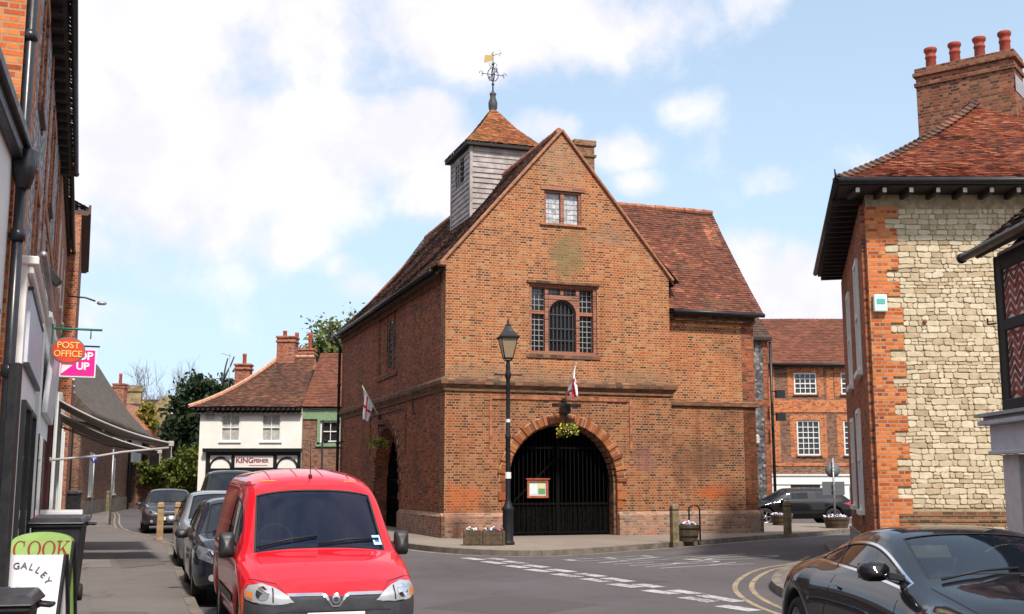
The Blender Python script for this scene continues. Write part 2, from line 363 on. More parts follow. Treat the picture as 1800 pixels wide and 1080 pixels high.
M['white_render'] = pmat('white_render', (.82,.83,.80), .8, var=.06, vscale=.8, bump=.15)
M['grey_metal'] = pmat('galvanised_metal', (.32,.33,.34), .45, metal=.6, var=.2)
M['lead'] = pmat('lead_sheet', (.30,.31,.33), .6, var=.2)
M['glass'] = glass_mat('window_glass', (.018,.02,.022), .06)
M['glass_lead'] = glass_mat('old_leaded_glass', (.012,.013,.015), .12, spec=.9)
M['came'] = pmat('lead_cames', (.36,.38,.38), .5, metal=.2)
M['pale_pane'] = pmat('pale_clouded_pane', (.50,.50,.52), .25, var=.45, vscale=6)
M['curtain'] = pmat('pale_curtain_glass', (.42,.42,.38), .12, var=.2, vscale=5)
M['stone_in'] = pmat('rubble_mortar', (.40,.315,.20), .95, var=.3, vscale=6, bump=.6)
M['gold'] = pmat('gilt', (.46,.33,.12), .45, metal=.6)
M['flint_dark'] = rubble_mat('dark_flint_wall', [(.0, (.03,.03,.035)), (.5, (.10,.10,.11)), (.85, (.22,.21,.21)), (1, (.34,.32,.31))], (.14,.11,.09), 7, 9, .6)
M['flint'] = rubble_mat('flint_wall', [(.0, (.05,.05,.06)), (.45, (.20,.20,.22)), (.75, (.42,.41,.42)), (1, (.60,.58,.56))], (.30,.24,.21), 10, 13, .6)
M['road'] = asphalt_mat('road_asphalt', (.096,.085,.088), .17)
M['pave'] = asphalt_mat('pavement_tarmac', (.150,.128,.118), .16, seed=3)
M['pave_light'] = asphalt_mat('worn_paving', (.235,.195,.160), .14, seed=5)
M['kerb'] = pmat('kerb_stone', (.165,.135,.11), .9, var=.35, vscale=3, bump=.4)
def worn_paint(name, col, under, amt=.5):
    m = bpy.data.materials.new(name); m.use_nodes = True; t = NT(m.node_tree); b = t.n['Principled BSDF']
    co = t.n.new('ShaderNodeTexCoord').outputs['Object']
    f = t.math('ADD', t.math('MULTIPLY', t.noise(co, 18, 5, .75), .6), t.math('MULTIPLY', t.noise(co, 1.6, 3, .6), .4))
    c = t.mix(t.maprange(f, amt, amt+.07, 0, 1), col, under)
    c = t.mix(t.maprange(t.noise(co, 4, 4), .4, .7, 0, .35), c, under)
    t.l.new(c, b.inputs['Base Color']); b.inputs['Roughness'].default_value = .8; return m
M['marking'] = worn_paint('road_paint', (.46,.44,.43), (.12,.11,.11), .50)
M['marking_faint'] = worn_paint('faint_road_paint', (.44,.43,.42), (.12,.11,.11), .52)
M['yellow'] = worn_paint('worn_yellow_paint', (.34,.26,.15), (.13,.11,.10), .50)
M['terracotta'] = pmat('terracotta_pot', (.30,.050,.028), .8, var=.3, vscale=5)
# ---------------------------------------------------------------- ground
def grid_sheet(name, x0, y0, x1, y1, z, mat, kind='structure'):
    o = MB().add([(x0,y0,z),(x1,y0,z),(x1,y1,z),(x0,y1,z)], [(0,1,2,3)]).build(name, mat, closed=False); tag(o, kind=kind); return o
M['far_ground'] = pmat('far_field_ground', (.10,.10,.05), .95, var=.3, vscale=.2)
grid_sheet('ground', -900, -300, 900, 1500, -.02, M['far_ground'])
road = MB().add([(-45,-12,0),(34,-12,0),(34,112,0),(-45,112,0)], [(0,1,2,3)]).build('road', M['road'], closed=False); tag(road, kind='structure')
def pavement(name, kerb, back, mat, h=.12):
    kp = [Vector((a, b)) for a, b in kerb]
    pts = kp+[Vector((a, b)) for a, b in back]
    mb = MB().prism([(p.x, p.y) for p in pts], -.01, h, XY)
    o = mb.build(name, mat); tag(o, kind='structure')
    # kerb stones, laid along the outline just proud of the paving
    area = sum(pts[i].x*pts[(i+1) % len(pts)].y-pts[(i+1) % len(pts)].x*pts[i].y for i in range(len(pts)))
    s = 1 if area > 0 else -1
    def at(p, q, f, off):
        d = (q-p).normalized(); n = Vector((d.y, -d.x))*s      # outward
        return p+(q-p)*f+n*off
    nor = []
    for i in range(len(kp)):
        a = kp[max(i-1, 0)]; b = kp[min(i+1, len(kp)-1)]; d = (b-a).normalized(); nor.append(Vector((d.y, -d.x))*s)
    ks = MB()
    for i in range(len(kp)-1):
        L = (kp[i+1]-kp[i]).length; n = max(1, round(L/.91))
        for k in range(n):
            f0, f1 = k/n, (k+1)/n-.008/L
            P0 = kp[i].lerp(kp[i+1], f0); P1 = kp[i].lerp(kp[i+1], f1); N0 = nor[i].lerp(nor[i+1], f0); N1 = nor[i].lerp(nor[i+1], f1)
            z = h+.006+rnd.uniform(-.003, .003)
            q = [P0+N0*.02, P1+N1*.02, P1-N1*.12, P0-N0*.12]
            ks.add([(p.x, p.y, -.005) for p in q]+[(p.x, p.y, z) for p in q], [(3,2,1,0),(4,5,6,7),(0,1,5,4),(1,2,6,5),(2,3,7,6),(3,0,4,7)])
    k = ks.build('kerb', M['kerb']); tag(k, kind='structure')
    return o
def smooth_path(P, n=6):
    P = [Vector(p) for p in P]; out = []
    for i in range(len(P)-1):
        p0 = P[max(i-1, 0)]; p1 = P[i]; p2 = P[i+1]; p3 = P[min(i+2, len(P)-1)]
        for k in range(n):
            t = k/n; out.append(.5*((2*p1)+(p2-p0)*t+(2*p0-5*p1+4*p2-p3)*t*t+(3*p1-p0-3*p2+p3)*t**3))
    out.append(P[-1]); return out
t2 = lambda L: [(p.x, p.y) for p in L]
left_kerb = t2(smooth_path([(.95,-4), (-2.45,10), (-4.0,14.8), (-7.43,25.5), (-9.85,32.3), (-14.6,42.0), (-21.5,61.7), (-27,75)], 4))
pavement('pavement', left_kerb, [(-44,75), (-44,60), (-9,-4)], M['pave'])
isl = t2(smooth_path([(-9.2,48.5), (-4.7,34.4), (-3.3,30.7), (-1.87,27.9), (-.38,26.45), (1.0,26.5), (3.4,29.0), (7.2,33.6), (8.55,34.9), (10.8,37.9), (12.6,39.6), (15,41.2), (15.2,42.8), (12,43.6), (6.5,44.2)], 5))
pavement('pavement', isl, [(0,48)], M['pave_light'])
rk = t2(smooth_path([(33,34.6), (20,34.5), (12,33.6), (9.7,32.6), (8.6,31.2), (8.05,29.8), (7.3,26.6), (6.4,23.9), (5.45,22.4), (4.65,20.3), (4.08,18.2), (3.95,16.2), (4.2,14.2), (4.75,12), (5.0,9), (5.1,-4)], 5))
pavement('pavement', rk, [(33,-4)], M['pave'])
def line_strip(name, pts, w, mat, label_kind='structure', z=.004):
    P = [Vector(p) for p in pts]; vs = []; fs = []
    for i, p in enumerate(P):
        d = (P[min(i+1, len(P)-1)]-P[max(i-1, 0)]).normalized(); n = Vector((-d.y, d.x))
        ww = w*(1+.12*noise.noise((p.x*3, p.y*3, 0)))
        vs += [(*(p+n*ww/2), z), (*(p-n*ww/2), z)]
        if i: fs.append((2*i-2, 2*i-1, 2*i+1, 2*i))
    o = MB().add(vs, fs).build(name, mat, closed=False); tag(o, kind='structure'); return o
yl = smooth_path([(6.7,26.2), (5.82,24.04), (4.83,22.48), (4.05,20.48), (3.5,18.32), (3.3,16.19), (3.45,14.2), (3.95,12), (4.3,8)], 8)
line_strip('yellow_line', yl, .085, M['yellow'])
yin = []
for i, p in enumerate(yl):
    d = (yl[min(i+1, len(yl)-1)]-yl[max(i-1, 0)]).normalized(); yin.append(p+Vector((-d.y, d.x))*.26)
line_strip('yellow_line', yin, .085, M['yellow'])
ypl = []
ip = [Vector(p) for p in isl]
for i, p in enumerate(ip[6:52], 6):
    d = (ip[min(i+1, len(ip)-1)]-ip[max(i-1, 0)]).normalized(); ypl.append(p+Vector((d.y, -d.x))*.22)
line_strip('yellow_line', ypl, .12, M['yellow'])
lk = [Vector(p) for p in left_kerb][14:26]
for off in (.25, .45):
    q = []
    for i, p in enumerate(lk):
        d = (lk[min(i+1, len(lk)-1)]-lk[max(i-1, 0)]).normalized(); q.append(p+Vector((d.y, -d.x))*off)
    line_strip('yellow_line', q, .055, M['yellow'])
def GP(x, y, z=0):
    d = pixdir(x, y); k = (z-1.65)/d.z; return Vector((d.x*k, d.y*k))
zz = lambda a, b: (680+a/2.5, 900+b/2.5)
dash = [((450,204),(515,211)), ((522,217),(605,228)), ((612,234),(700,245)), ((720,252),(815,265)), ((845,271),(945,285)), ((960,291),(1070,308)), ((1098,317),(1200,333)), ((1252,345),(1375,362)), ((1378,367),(1550,396)),
        ((343,203),(418,212)), ((430,218),(512,229)), ((525,236),(612,247)), ((622,253),(715,265)), ((740,273),(840,287)), ((868,294),(968,308)), ((990,317),(1105,333)), ((1140,345),(1265,362)), ((1305,376),(1440,397)), ((1470,413),(1620,436))]
gw = MB()
for a, b in dash:
    p, q = GP(*zz(*a)), GP(*zz(*b)); d = (q-p).normalized(); n = Vector((-d.y, d.x))*.075; k = Vector((.05,.045))
    gw.add([(*(p-n-k), .004), (*(q-n-k), .004), (*(q+n+k), .004), (*(p+n+k), .004)], [(0,1,2,3)])
tag(gw.build('road_marking', M['marking'], closed=False), kind='structure')
def road_word(s, o, xd, w, h):
    xd = Vector((*xd, 0)).normalized(); yd = Vector((-xd.y, xd.x, 0))
    Mx = Matrix.Identity(4)
    ob = text(s, 1, M['marking_faint'], name='road_marking', ext=.0, align='LEFT', bold=-.02)
    xs = [v.co.x for v in ob.data.vertices]; x0, x1 = min(xs), max(xs); ys = [v.co.y for v in ob.data.vertices]; y1 = max(ys)
    for v in ob.data.vertices:
        a = (v.co.x-x0)/(x1-x0)*w; b = v.co.y/y1*h
        p = Vector((*o, .005))+xd*a+yd*b; v.co = p
    tag(ob, kind='structure')
road_word('ENTRY', (1.0,24.9), (.60,-.80), 3.3, 2.5)
road_word('NO', (3.55,25.7), (.60,-.80), 1.25, 2.4)
# repaired patches and covers in the tarmac
def cover(x, y, r, z=.003, sq=False):
    m = MB()
    if sq:
        m.box((x-r,y-r*.7,z),(x+r,y+r*.7,z+.006))
        for i in range(6): m.box((x-r*.85+i*r*.3,y-r*.6,z+.006),(x-r*.85+i*r*.3+r*.14,y+r*.6,z+.010))
    else:
        m.lathe([(r,z),(r,z+.006),(r*.92,z+.006),(r*.92,z+.003),(0,z+.003)], 28, (x,y,0))
        for i in range(5): m.box((x-r*.6,y-r*.55+i*r*.26,z+.003),(x+r*.6,y-r*.55+i*r*.26+r*.1,z+.008))
    o = m.build('drain_cover', M['cast_iron']); tag(o, ('round' if not sq else 'square')+' cast iron cover let into the '+('road in front of the red van' if not sq else 'tarmac near the kerb'), 'drain cover')
    return o
M['cast_iron'] = pmat('worn_cast_iron', (.06,.055,.05), .6, metal=.3, var=.4)
M['patch'] = asphalt_mat('old_repair_patch', (.205,.175,.16), .1, seed=8)
M['patch_dark'] = asphalt_mat('dark_repair_patch', (.082,.072,.072), .1, seed=9)
M['patch_road'] = asphalt_mat('pale_repair_patch', (.118,.104,.104), .12, seed=19)
M['patch_pave'] = asphalt_mat('dark_pavement_patch', (.12,.102,.094), .1, seed=29)
def patch(pts, z, mat):
    o = MB().add([(a, b, z) for a, b in pts], [tuple(range(len(pts)))]).build('tarmac_patch', mat, closed=False); tag(o, kind='structure')
G4 = lambda *p: [tuple(GP(x, y, .12)) for x, y in p]
patch(G4((146,984),(192,984),(196,998),(140,999)), .125, M['patch'])
patch(G4((198,975),(255,966),(292,992),(215,1000)), .125, M['patch_pave'])
patch(G4((150,998),(232,1002),(262,1078),(160,1078)), .125, M['pave'])
patch([(-1.0,24.6),(-.4,24.9),(2.6,19.6),(2.0,19.2)], .0025, M['patch_dark']); patch([(.2,13.0),(1.6,12.6),(1.9,14.1),(.4,14.6)], .0022, M['patch_road'])
patch([(3.2,27.0),(5.0,29.4),(5.5,28.9),(3.7,26.6)], .0024, M['patch_road'])
patch([(-1.2,15.5),(.2,14.6),(1.2,16.0),(-.2,17.3)], .002, M['patch_dark'])

# ---------------------------------------------------------------- tiled roofs
def tiles(mb, A, B, C, D, rowh=.105, tw=.17, sag=.0, wave=.02, lift=.022, curve=0.0, seed=0, jit=.008, amin=None):
    """roof slope: eaves A-B, ridge D-C, laid as separate lapped tiles"""
    A, B, C, D = map(Vector, (A, B, C, D)); r = random.Random(seed)
    n = (B-A).cross(D-A).normalized()
    if n.z < 0: n = -n
    H = ((D-A).length+(C-B).length)/2; nr = max(2, int(round(H/rowh))); e = (B-A).normalized()
    def pt(a, f):   # a: metres along eaves direction from A
        L = A.lerp(D, f); Rr = B.lerp(C, f); tot = (Rr-L).length
        base = L+e*a
        u = a+(L-A).dot(e)
        z = -sag*math.sin(math.pi*min(1, max(0, f)))-curve*4*f*(1-f)
        z += wave*noise.noise(Vector((u*.35, f*H*.5, seed*1.7)))
        return base+n*z
    for k in range(nr):
        f0 = k/nr; f1 = min(1, (k+1.25)/nr)
        L0 = (A.lerp(D, f0)-A).dot(e); tot0 = (B.lerp(C, f0)-A.lerp(D, f0)).length
        L1 = (A.lerp(D, f1)-A).dot(e); tot1 = (B.lerp(C, f1)-A.lerp(D, f1)).length
        x = math.floor((L0)/tw)*tw+(tw/2 if k % 2 else 0)-tw
        while x < L0+tot0:
            a0, a1 = max(x+.003, L0), min(x+tw-.003, L0+tot0)
            b0, b1 = max(x+.003, L1), min(x+tw-.003, L1+tot1)
            x += tw
            if a1-a0 < .02: continue
            if b1 < b0: b0 = b1 = (b0+b1)/2
            h = lift+r.uniform(-jit, jit); dh = r.uniform(-jit, jit)*.5; dr = r.uniform(-.008, .008)*rowh*10
            p0 = pt(a0-L0, f0); p1 = pt(a1-L0, f0); s = (D-A).normalized()*dr
            q0 = pt(b0-L1, f1); q1 = pt(b1-L1, f1)
            mb.add([p0+n*(h+dh)-s, p1+n*(h-dh)-s, q1+n*.003, q0+n*.003, p0-s-n*.004, p1-s-n*.004], [(0,1,2,3), (4,5,1,0)])
def ridge_line(mb, A, B, r=.11, step=.3, wob=.01, seed=0, curve=0, n=None):
    A, B = Vector(A), Vector(B); L = (B-A).length; k = max(1, int(L/step)); q = random.Random(seed)
    for i in range(k):
        f = (i+.5)/k
        o0 = Vector((0, 0, -curve*4*(i/k)*(1-i/k))); o1 = Vector((0, 0, -curve*4*((i+1)/k)*(1-(i+1)/k)))
        p = A.lerp(B, i/k)+o0+Vector((0,0,q.uniform(-wob, wob))); p2 = A.lerp(B, (i+1)/k-.015/L)+o1+Vector((0,0,q.uniform(-wob, wob)))
        mb.tube([p, p2], r*q.uniform(.93, 1.07), 8, smooth=False)
def slab(mb, A, B, C, D, th=.06, dz=0.0, mi=0):
    A, B, C, D = map(Vector, (A, B, C, D)); n = (B-A).cross(D-A).normalized()
    if n.z < 0: n = -n
    vs = [p-n*(dz) for p in (A, B, C, D)]+[p-n*(dz+th) for p in (A, B, C, D)]
    mb.add(vs, [(0,1,2,3), (7,6,5,4), (0,4,5,1), (1,5,6,2), (2,6,7,3), (3,7,4,0)], mi)

# ---------------------------------------------------------------- the market hall
hall = empty('market_hall', (-1.9, 32.2, 0), 18.8, 'old orange brick market hall with a round arch, steep gable and boarded bell turret', 'market hall')
HT = lambda x, y, z: hall.matrix_basis @ Vector((x, y, z))
def hallbuild():
    P = hall; Zs = 4.22
    arch = 0
    # lower and upper storeys of the front gable wall
    MB().prism(rect(0, 0, 7.1, Zs), 0, .5, XZ, [archpts(3.57, 1.71, .0, 1.66, 28)]).build('front_wall', M['brick_low'], P)
    MB().prism([(0,Zs),(7.1,Zs),(7.1,7.88),(3.6,12.12),(0,8.02)], .004, .5, XZ, [rect(2.54,5.36,4.70,7.46), rect(3.03,9.3,4.22,10.33)]).build('front_wall', M['brick'], P)
    sw = 7.38
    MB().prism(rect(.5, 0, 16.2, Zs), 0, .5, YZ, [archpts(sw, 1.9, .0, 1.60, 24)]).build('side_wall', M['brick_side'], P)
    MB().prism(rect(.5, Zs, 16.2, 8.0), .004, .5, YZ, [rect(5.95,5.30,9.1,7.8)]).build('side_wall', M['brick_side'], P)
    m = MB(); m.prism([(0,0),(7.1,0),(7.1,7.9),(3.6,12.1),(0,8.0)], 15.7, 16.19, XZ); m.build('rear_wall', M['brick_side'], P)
    m = MB(); m.box((6.6,.5,0), (7.1,15.7,7.8)); m.build('inner_wall', M['timber_dark'], P)  # near-black colour stands in for the shade inside the undercroft
    m = MB(); m.box((.5,.5,4.3), (6.6,15.7,4.5)); m.build('upper_floor', M['timber_dark'], P)
    # corner coursing brighter at the foot
    # stair and chimney wing on the right, set back
    M['brick_w'] = M['brick']
    Wr = 10.22
    MB().box((7.1,.36,0), (Wr,.8,3.98)).build('wing_wall', M['brick_low'], P)
    MB().box((7.1,.365,3.98), (Wr-.004,.8,7.05)).build('wing_wall', M['brick'], P)
    g = MB(); g.prism([(.36,0),(5.9,0),(5.9,7.1),(3.1,10.8),(.36,7.1)], Wr-.45, Wr-.002, lambda a, b, t: (t, a, b)); g.build('wing_gable', M['brick_side'], P)
    MB().box((7.1,5.5,0), (Wr-.45,5.9,7.05)).build('wing_wall', M['brick_side'], P)
    # plinth with chamfered top
    pl = MB()
    def plinth(p0, p1, n, h=.80, pr=.10):
        pl = MB()
        p0, p1, n = Vector(p0), Vector(p1), Vector(n)
        vs = [p0+n*pr, p1+n*pr, p1, p0]
        lo = [Vector((v.x, v.y, .0)) for v in vs]; mid = [Vector((v.x, v.y, h-.1)) for v in vs]; top = [Vector((v.x, v.y, h-.1)) for v in vs]
        top = [p0+n*.004+Vector((0,0,h)), p1+n*.004+Vector((0,0,h))]
        pl.add(lo+mid+top, [(0,1,5,4), (4,5,9,8), (0,4,8,7,3), (1,2,6,9,5), (3,2,1,0), (2,3,7,6), (7,8,9,6)])
        pl.build('plinth', M['brick_plinth'], P, closed=False)
    plinth((-.10,0,0), (1.84,0,0), (0,-1,0)); plinth((5.30,0,0), (7.2,0,0), (0,-1,0))
    plinth((7.2,.36,0), (Wr+.1,.36,0), (0,-1,0)); plinth((0,5.35,0), (0,-.1,0), (-1,0,0)); plinth((0,16.2,0), (0,9.4,0), (-1,0,0)); plinth((Wr-.002,.26,0), (Wr-.002,5.9,0), (1,0,0), pr=.102)
    # string course
    def string(p0, p1, n, z0, prof, name='string_course'):
        m = MB(); p0, p1, n = Vector(p0), Vector(p1), Vector(n)
        k = len(prof); d = (p1-p0).normalized()
        for i in range(k-1):
            (a, za), (b, zb) = prof[i], prof[i+1]
            m.add([p0+n*a-d*a+Vector((0,0,z0+za)), p1+n*a+d*a+Vector((0,0,z0+za)), p1+n*b+d*b+Vector((0,0,z0+zb)), p0+n*b-d*b+Vector((0,0,z0+zb))], [(0,1,2,3)])
        m.add([p0+n*a-d*a+Vector((0,0,z0+z)) for a, z in prof], [tuple(range(k))]); m.add([p1+n*a+d*a+Vector((0,0,z0+z)) for a, z in prof], [tuple(range(k-1,-1,-1))])
        m.build(name, M['mould'], P, closed=False)
    pr = [(.0,-.02), (.05,.0), (.05,.07), (.11,.15), (.15,.19), (.15,.30), (.09,.36), (.0,.42)]
    string((0,0,0), (7.1,0,0), (0,-1,0), 4.22, pr)
    string((0,15.95,0), (0,0,0), (-1,0,0), 4.22, pr)
    pr2 = [(.0,0), (.08,.05), (.08,.16), (.0,.22)]
    string((7.28,.362,0), (Wr,.362,0), (0,-1,0), 3.93, pr2); string((Wr-.002,.5,0), (Wr-.002,5.8,0), (1,0,0), 3.93, pr2)
    # projecting panel frame over and beside the arch
    f = MB(); pf = -.035
    f.box((1.32,pf,4.02), (5.78,.0,4.11)); f.box((1.32,pf,2.55), (1.40,.0,4.02)); f.box((5.70,pf,2.55), (5.78,.0,4.02)); f.build('panel_moulding', M['brick_low2'], P)
    f = MB(); f.box((pf,4.6,4.0), (0,10.2,4.1)); f.box((pf,10.1,2.6), (0,10.2,4.0)); f.box((pf,4.6,2.6), (0,4.7,4.0)); f.build('panel_moulding', M['mould'], P)
    # rusticated arch of alternating long and short brick blocks
    def surround(c, r, zs, mapf, nb, mat, sc=1.0):
        sc *= .72
        a = MB(); q = random.Random(5)
        for i in range(nb):
            t0 = math.pi*i/nb+.006; t1 = math.pi*(i+1)/nb-.006; lng = i % 2 == 0
            lng = i % 3 == 0
            ro = r+(.43 if lng else .33)*sc; d = -(.09 if lng else .045)*sc+q.uniform(-.008,.008)
            ring = [(c+R_*math.cos(t), zs+R_*math.sin(t)) for R_, t in ((r-.01,t0), (ro,t0), (ro,(t0+t1)/2), (ro,t1), (r-.01,t1), (r-.01,(t0+t1)/2))]
            a.prism(ring, d, .30 if False else .02, mapf)
        MB().prism([(c+(r+.36*sc)*math.cos(math.pi*k/30), zs+(r+.36*sc)*math.sin(math.pi*k/30)) for k in range(31)]+[(c+(r-.005)*math.cos(math.pi*k/30), zs+(r-.005)*math.sin(math.pi*k/30)) for k in range(30,-1,-1)], -.018, .02, mapf).build('arch_mortar', M['arch_mortar'], P)
        nj = int((zs-.85)/.26)
        for s in (-1, 1):
            for i in range(nj):
                z0 = zs-.26*(i+1)+.01; z1 = zs-.26*i-.01; lng = i % 2 == 1; w = (.38 if lng else .22)*sc
                x0 = c+s*(r-.01); x1 = c+s*(r+w); a.prism(rect(min(x0,x1), z0, max(x0,x1), z1), -(.07 if lng else .035)*sc, .02, mapf)
        a.build('arch_surround', mat, P, bevel=.006)
    surround(3.57, 1.71, 1.66, XZ, 51, M['brick_red_arch']); surround(sw, 1.9, 1.60, YZ, 49, M['brick_side_arch'], .8)
    # inner order of the arch: moulded round the reveal
    a = MB(); n = 28
    for i in range(n):
        t0 = math.pi*i/n+.01; t1 = math.pi*(i+1)/n-.01
        a.prism([(3.57+R_*math.cos(t), 1.66+R_*math.sin(t)) for R_, t in ((1.63,t0), (1.71,t0), (1.71,t1), (1.63,t1))], .10, .42, XZ)
    for x0, x1 in ((1.86,1.94), (5.20,5.28)): a.box((x0,.10,0), (x1,.42,1.66))
    a.build('arch_reveal', M['mould'], P)
    # main window: brick mullions, arched centre light
    def big_window(x0, z0, x1, z1, mapf, side=False):
        w = x1-x0; m = MB(); cx = (x0+x1)/2; cr = .44*w/2.16
        bars = [(x0,z0,x0+.10,z1), (x1-.10,z0,x1,z1), (x0+.10,z1-.10,x1-.10,z1), (x0+.10,z0,x1-.10,z0+.10)]
        m1 = x0+.27*w; m2 = x1-.27*w; zt = z0+.60*(z1-z0)
        for q in bars: m.prism(rect(*q), .06, .30, mapf)
        for xa in (m1, m2): m.prism(rect(xa-.055,z0+.10,xa+.055,z1-.10), .10, .30, mapf)
        for a_, b_ in ((x0+.10,m1-.055), (m2+.055,x1-.10)): m.prism(rect(a_,zt-.05,b_,zt+.05), .12, .30, mapf)
        zc = z0+.58*(z1-z0)       # springing of the centre arch
        za = zc+cr
        hw = (m2-m1)/2-.055
        outer = [(cx-hw,zc)]+[(cx-hw, za+.13), (cx+hw, za+.13), (cx+hw, zc)]
        inner = [(cx+cr*math.cos(math.pi*k/16), zc+cr*math.sin(math.pi*k/16)) for k in range(17)]
        m.prism(outer+inner, .08, .30, mapf)
        m.prism(rect(cx-.05, za+.13, cx+.05, z1-.10), .12, .30, mapf)
        if hw > cr+.005:
            m.prism(rect(cx-hw, z0+.10, cx-cr, zc), .10, .30, mapf); m.prism(rect(cx+cr, z0+.10, cx+hw, zc), .10, .30, mapf)
        wn = m.build('window', M['mullion'], P)
        s = MB(); s.prism(rect(x0-.08, z0-.12, x1+.08, z0), -.03, .3, mapf); s.build('sill', M['mould'], wn, bevel=.01)
        h = MB(); h.prism(rect(x0-.08, z1, x1+.08, z1+.09), -.04, .02, mapf); h.build('hood_moulding', M['mould'], wn, bevel=.01)
        lights = [(x0+.10,z0+.10,m1-.055,zt-.05), (x0+.10,zt+.05,m1-.055,z1-.10), (m2+.055,z0+.10,x1-.10,zt-.05), (m2+.055,zt+.05,x1-.10,z1-.10), (m1+.055,za+.13,cx-.05,z1-.10), (cx+.05,za+.13,m2-.055,z1-.10)]
        for li in lights:
            g = MB(); g.prism(rect(*li), .24, .25, mapf); go = g.build('pane', M['glass_lead'], wn)
            c = MB(); nx = max(2, round((li[2]-li[0])/.125)); nz = max(2, round((li[3]-li[1])/.165))
            for i in range(nx+1):
                a_ = li[0]+(li[2]-li[0])*i/nx; c.prism(rect(a_-.009, li[1], a_+.009, li[3]), .225, .24, mapf)
            for i in range(nz+1):
                b_ = li[1]+(li[3]-li[1])*i/nz; c.prism(rect(li[0], b_-.009, li[2], b_+.009), .222, .238, mapf)
            c.build('glazing_bars', M['came'], wn)
        g = MB(); g.prism(archpts(cx, cr, z0+.10, zc, 16), .26, .28, mapf); g.build('pane', M['glass_lead'], wn)
        c = MB()
        for i in range(7):
            a_ = cx-cr+2*cr*(i+.5)/7; zz_ = zc+math.sqrt(max(0, cr*cr-(a_-cx)**2))
            c.prism(rect(a_-.014, z0+.12, a_+.014, zz_-.02), .21, .24, mapf)
        for zz_ in (z0+.12, z0+.45, z0+.8, zc): c.prism(rect(cx-cr+.01, zz_-.015, cx+cr-.01, zz_+.015), .20, .21, mapf)
        rim = [(cx+(cr)*math.cos(math.pi*k/16), zc+(cr)*math.sin(math.pi*k/16)) for k in range(17)]+[(cx+(cr-.06)*math.cos(math.pi*k/16), zc+(cr-.06)*math.sin(math.pi*k/16)) for k in range(16,-1,-1)]
        c.prism(rim, .19, .25, mapf)
        c.build('iron_grille', M['grille'], wn)
    big_window(2.54, 5.36, 4.70, 7.46, XZ)
    # side elevation: the same window, outer lights blocked up
    m = MB(); x0, z0, x1, z1 = 5.95, 5.30, 9.1, 7.8
    m.prism(rect(x0,z0,x1,z1), .055, .4, YZ, [archpts(7.25, .36, 5.55, 6.85, 14)])
    for q in ((x0,z0,x0+.12,z1), (x1-.12,z0,x1,z1), (x0+.12,z1-.12,x1-.12,z1), (x0+.12,z0,x1-.12,z0+.12), (6.65,z0+.12,6.77,z1-.12), (7.73,z0+.12,7.85,z1-.12)): m.prism(rect(*q), .012, .055, YZ)
    wn = m.build('window', M['brick_side'], P)
    g = MB(); g.prism(archpts(7.25, .36, 5.55, 6.85, 14), .10, .12, YZ); g.build('pane', M['pale_pane'], wn)
    c = MB()
    for i in range(5): c.prism(rect(6.89+.18*i-.01, 5.55, 6.89+.18*i+.01, 7.1), .07, .10, YZ)
    for i in range(9): c.prism(rect(6.89, 5.6+.2*i-.01, 7.61, 5.6+.2*i+.01), .065, .095, YZ)
    c.build('glazing_bars', M['iron'], wn)
    s = MB(); s.prism(rect(x0-.05,z0-.1,x1+.05,z0), -.05, .1, YZ); s.build('sill', M['mould'], wn)
    # gable window, two lights with clouded panes
    m = MB(); x0, z0, x1, z1 = 3.03, 9.3, 4.22, 10.33; cx = (x0+x1)/2
    for q in ((x0,z0,x0+.07,z1), (x1-.07,z0,x1,z1), (x0+.07,z1-.07,x1-.07,z1), (cx-.06,z0,cx+.06,z1-.07), (x0+.07,z0,cx-.06,z0+.03), (cx+.06,z0,x1-.07,z0+.03)): m.prism(rect(*q), .05, .25, XZ)
    wn = m.build('window', M['mullion'], P)
    for a_, b_ in ((x0+.07,cx-.06), (cx+.06,x1-.07)):
        g = MB(); g.prism(rect(a_,z0+.03,b_,z1-.07), .16, .17, XZ); g.build('pane', M['pale_pane'], wn)
        c = MB()
        for i in range(1, 4): c.prism(rect(a_+(b_-a_)*i/4-.005, z0+.03, a_+(b_-a_)*i/4+.005, z1-.07), .15, .16, XZ)
        for i in range(1, 6): c.prism(rect(a_, z0+.03+.155*i-.005, b_, z0+.03+.155*i+.005), .149, .158, XZ)
        c.build('glazing_bars', M['grey_metal'], wn)
    MB().box((x0-.15,-.06,z0-.07), (x1+.15,.2,z0)).build('sill', M['coping'], wn, bevel=.01)
    MB().box((x0-.12,-.03,z1), (x1+.12,.02,z1+.13)).build('lintel', M['mullion'], wn)
    # main roof
    t = MB(); S = 1.139
    tiles(t, (-.38,.10,7.72), (-.38,16.5,7.72), (3.6,16.5,12.26), (3.6,.10,12.26), curve=.12, wave=.07, seed=1)
    tiles(t, (7.5,16.5,7.75), (7.5,.10,7.75), (3.6,.10,12.26), (3.6,16.5,12.26), curve=.05, wave=.05, seed=2, tw=.2, rowh=.14)
    rf = t.build('roof', M['tile_old'], P, closed=False)
    b = MB(); slab(b, (-.36,.12,7.68), (-.36,16.4,7.68), (3.6,16.4,12.2), (3.6,.12,12.2), .06, .12); slab(b, (7.45,16.4,7.72), (7.45,.12,7.72), (3.6,.12,12.2), (3.6,16.4,12.2), .06, .08)
    b.build('roof_boards', M['timber_dark'], rf)
    r = MB(); ridge_line(r, (3.6,.2,12.26), (3.6,16.4,12.26), .10, .35, .012); r.build('ridge_tiles', M['ridge'], rf)
    # brick verge along the gable
    v = MB(); v.bar((-.12,.03,7.93), (3.6,.03,12.22), .22, .08, (0,0,1)); v.bar((7.24,.03,7.77), (3.6,.03,12.22), .22, .08, (0,0,1))
    for o_ in ((-.16,-.03,7.78),): v.box((-.22,-.16,7.80), (.0,.12,7.95))
    vo = v.build('verge', M['coping'], P, bevel=.015)
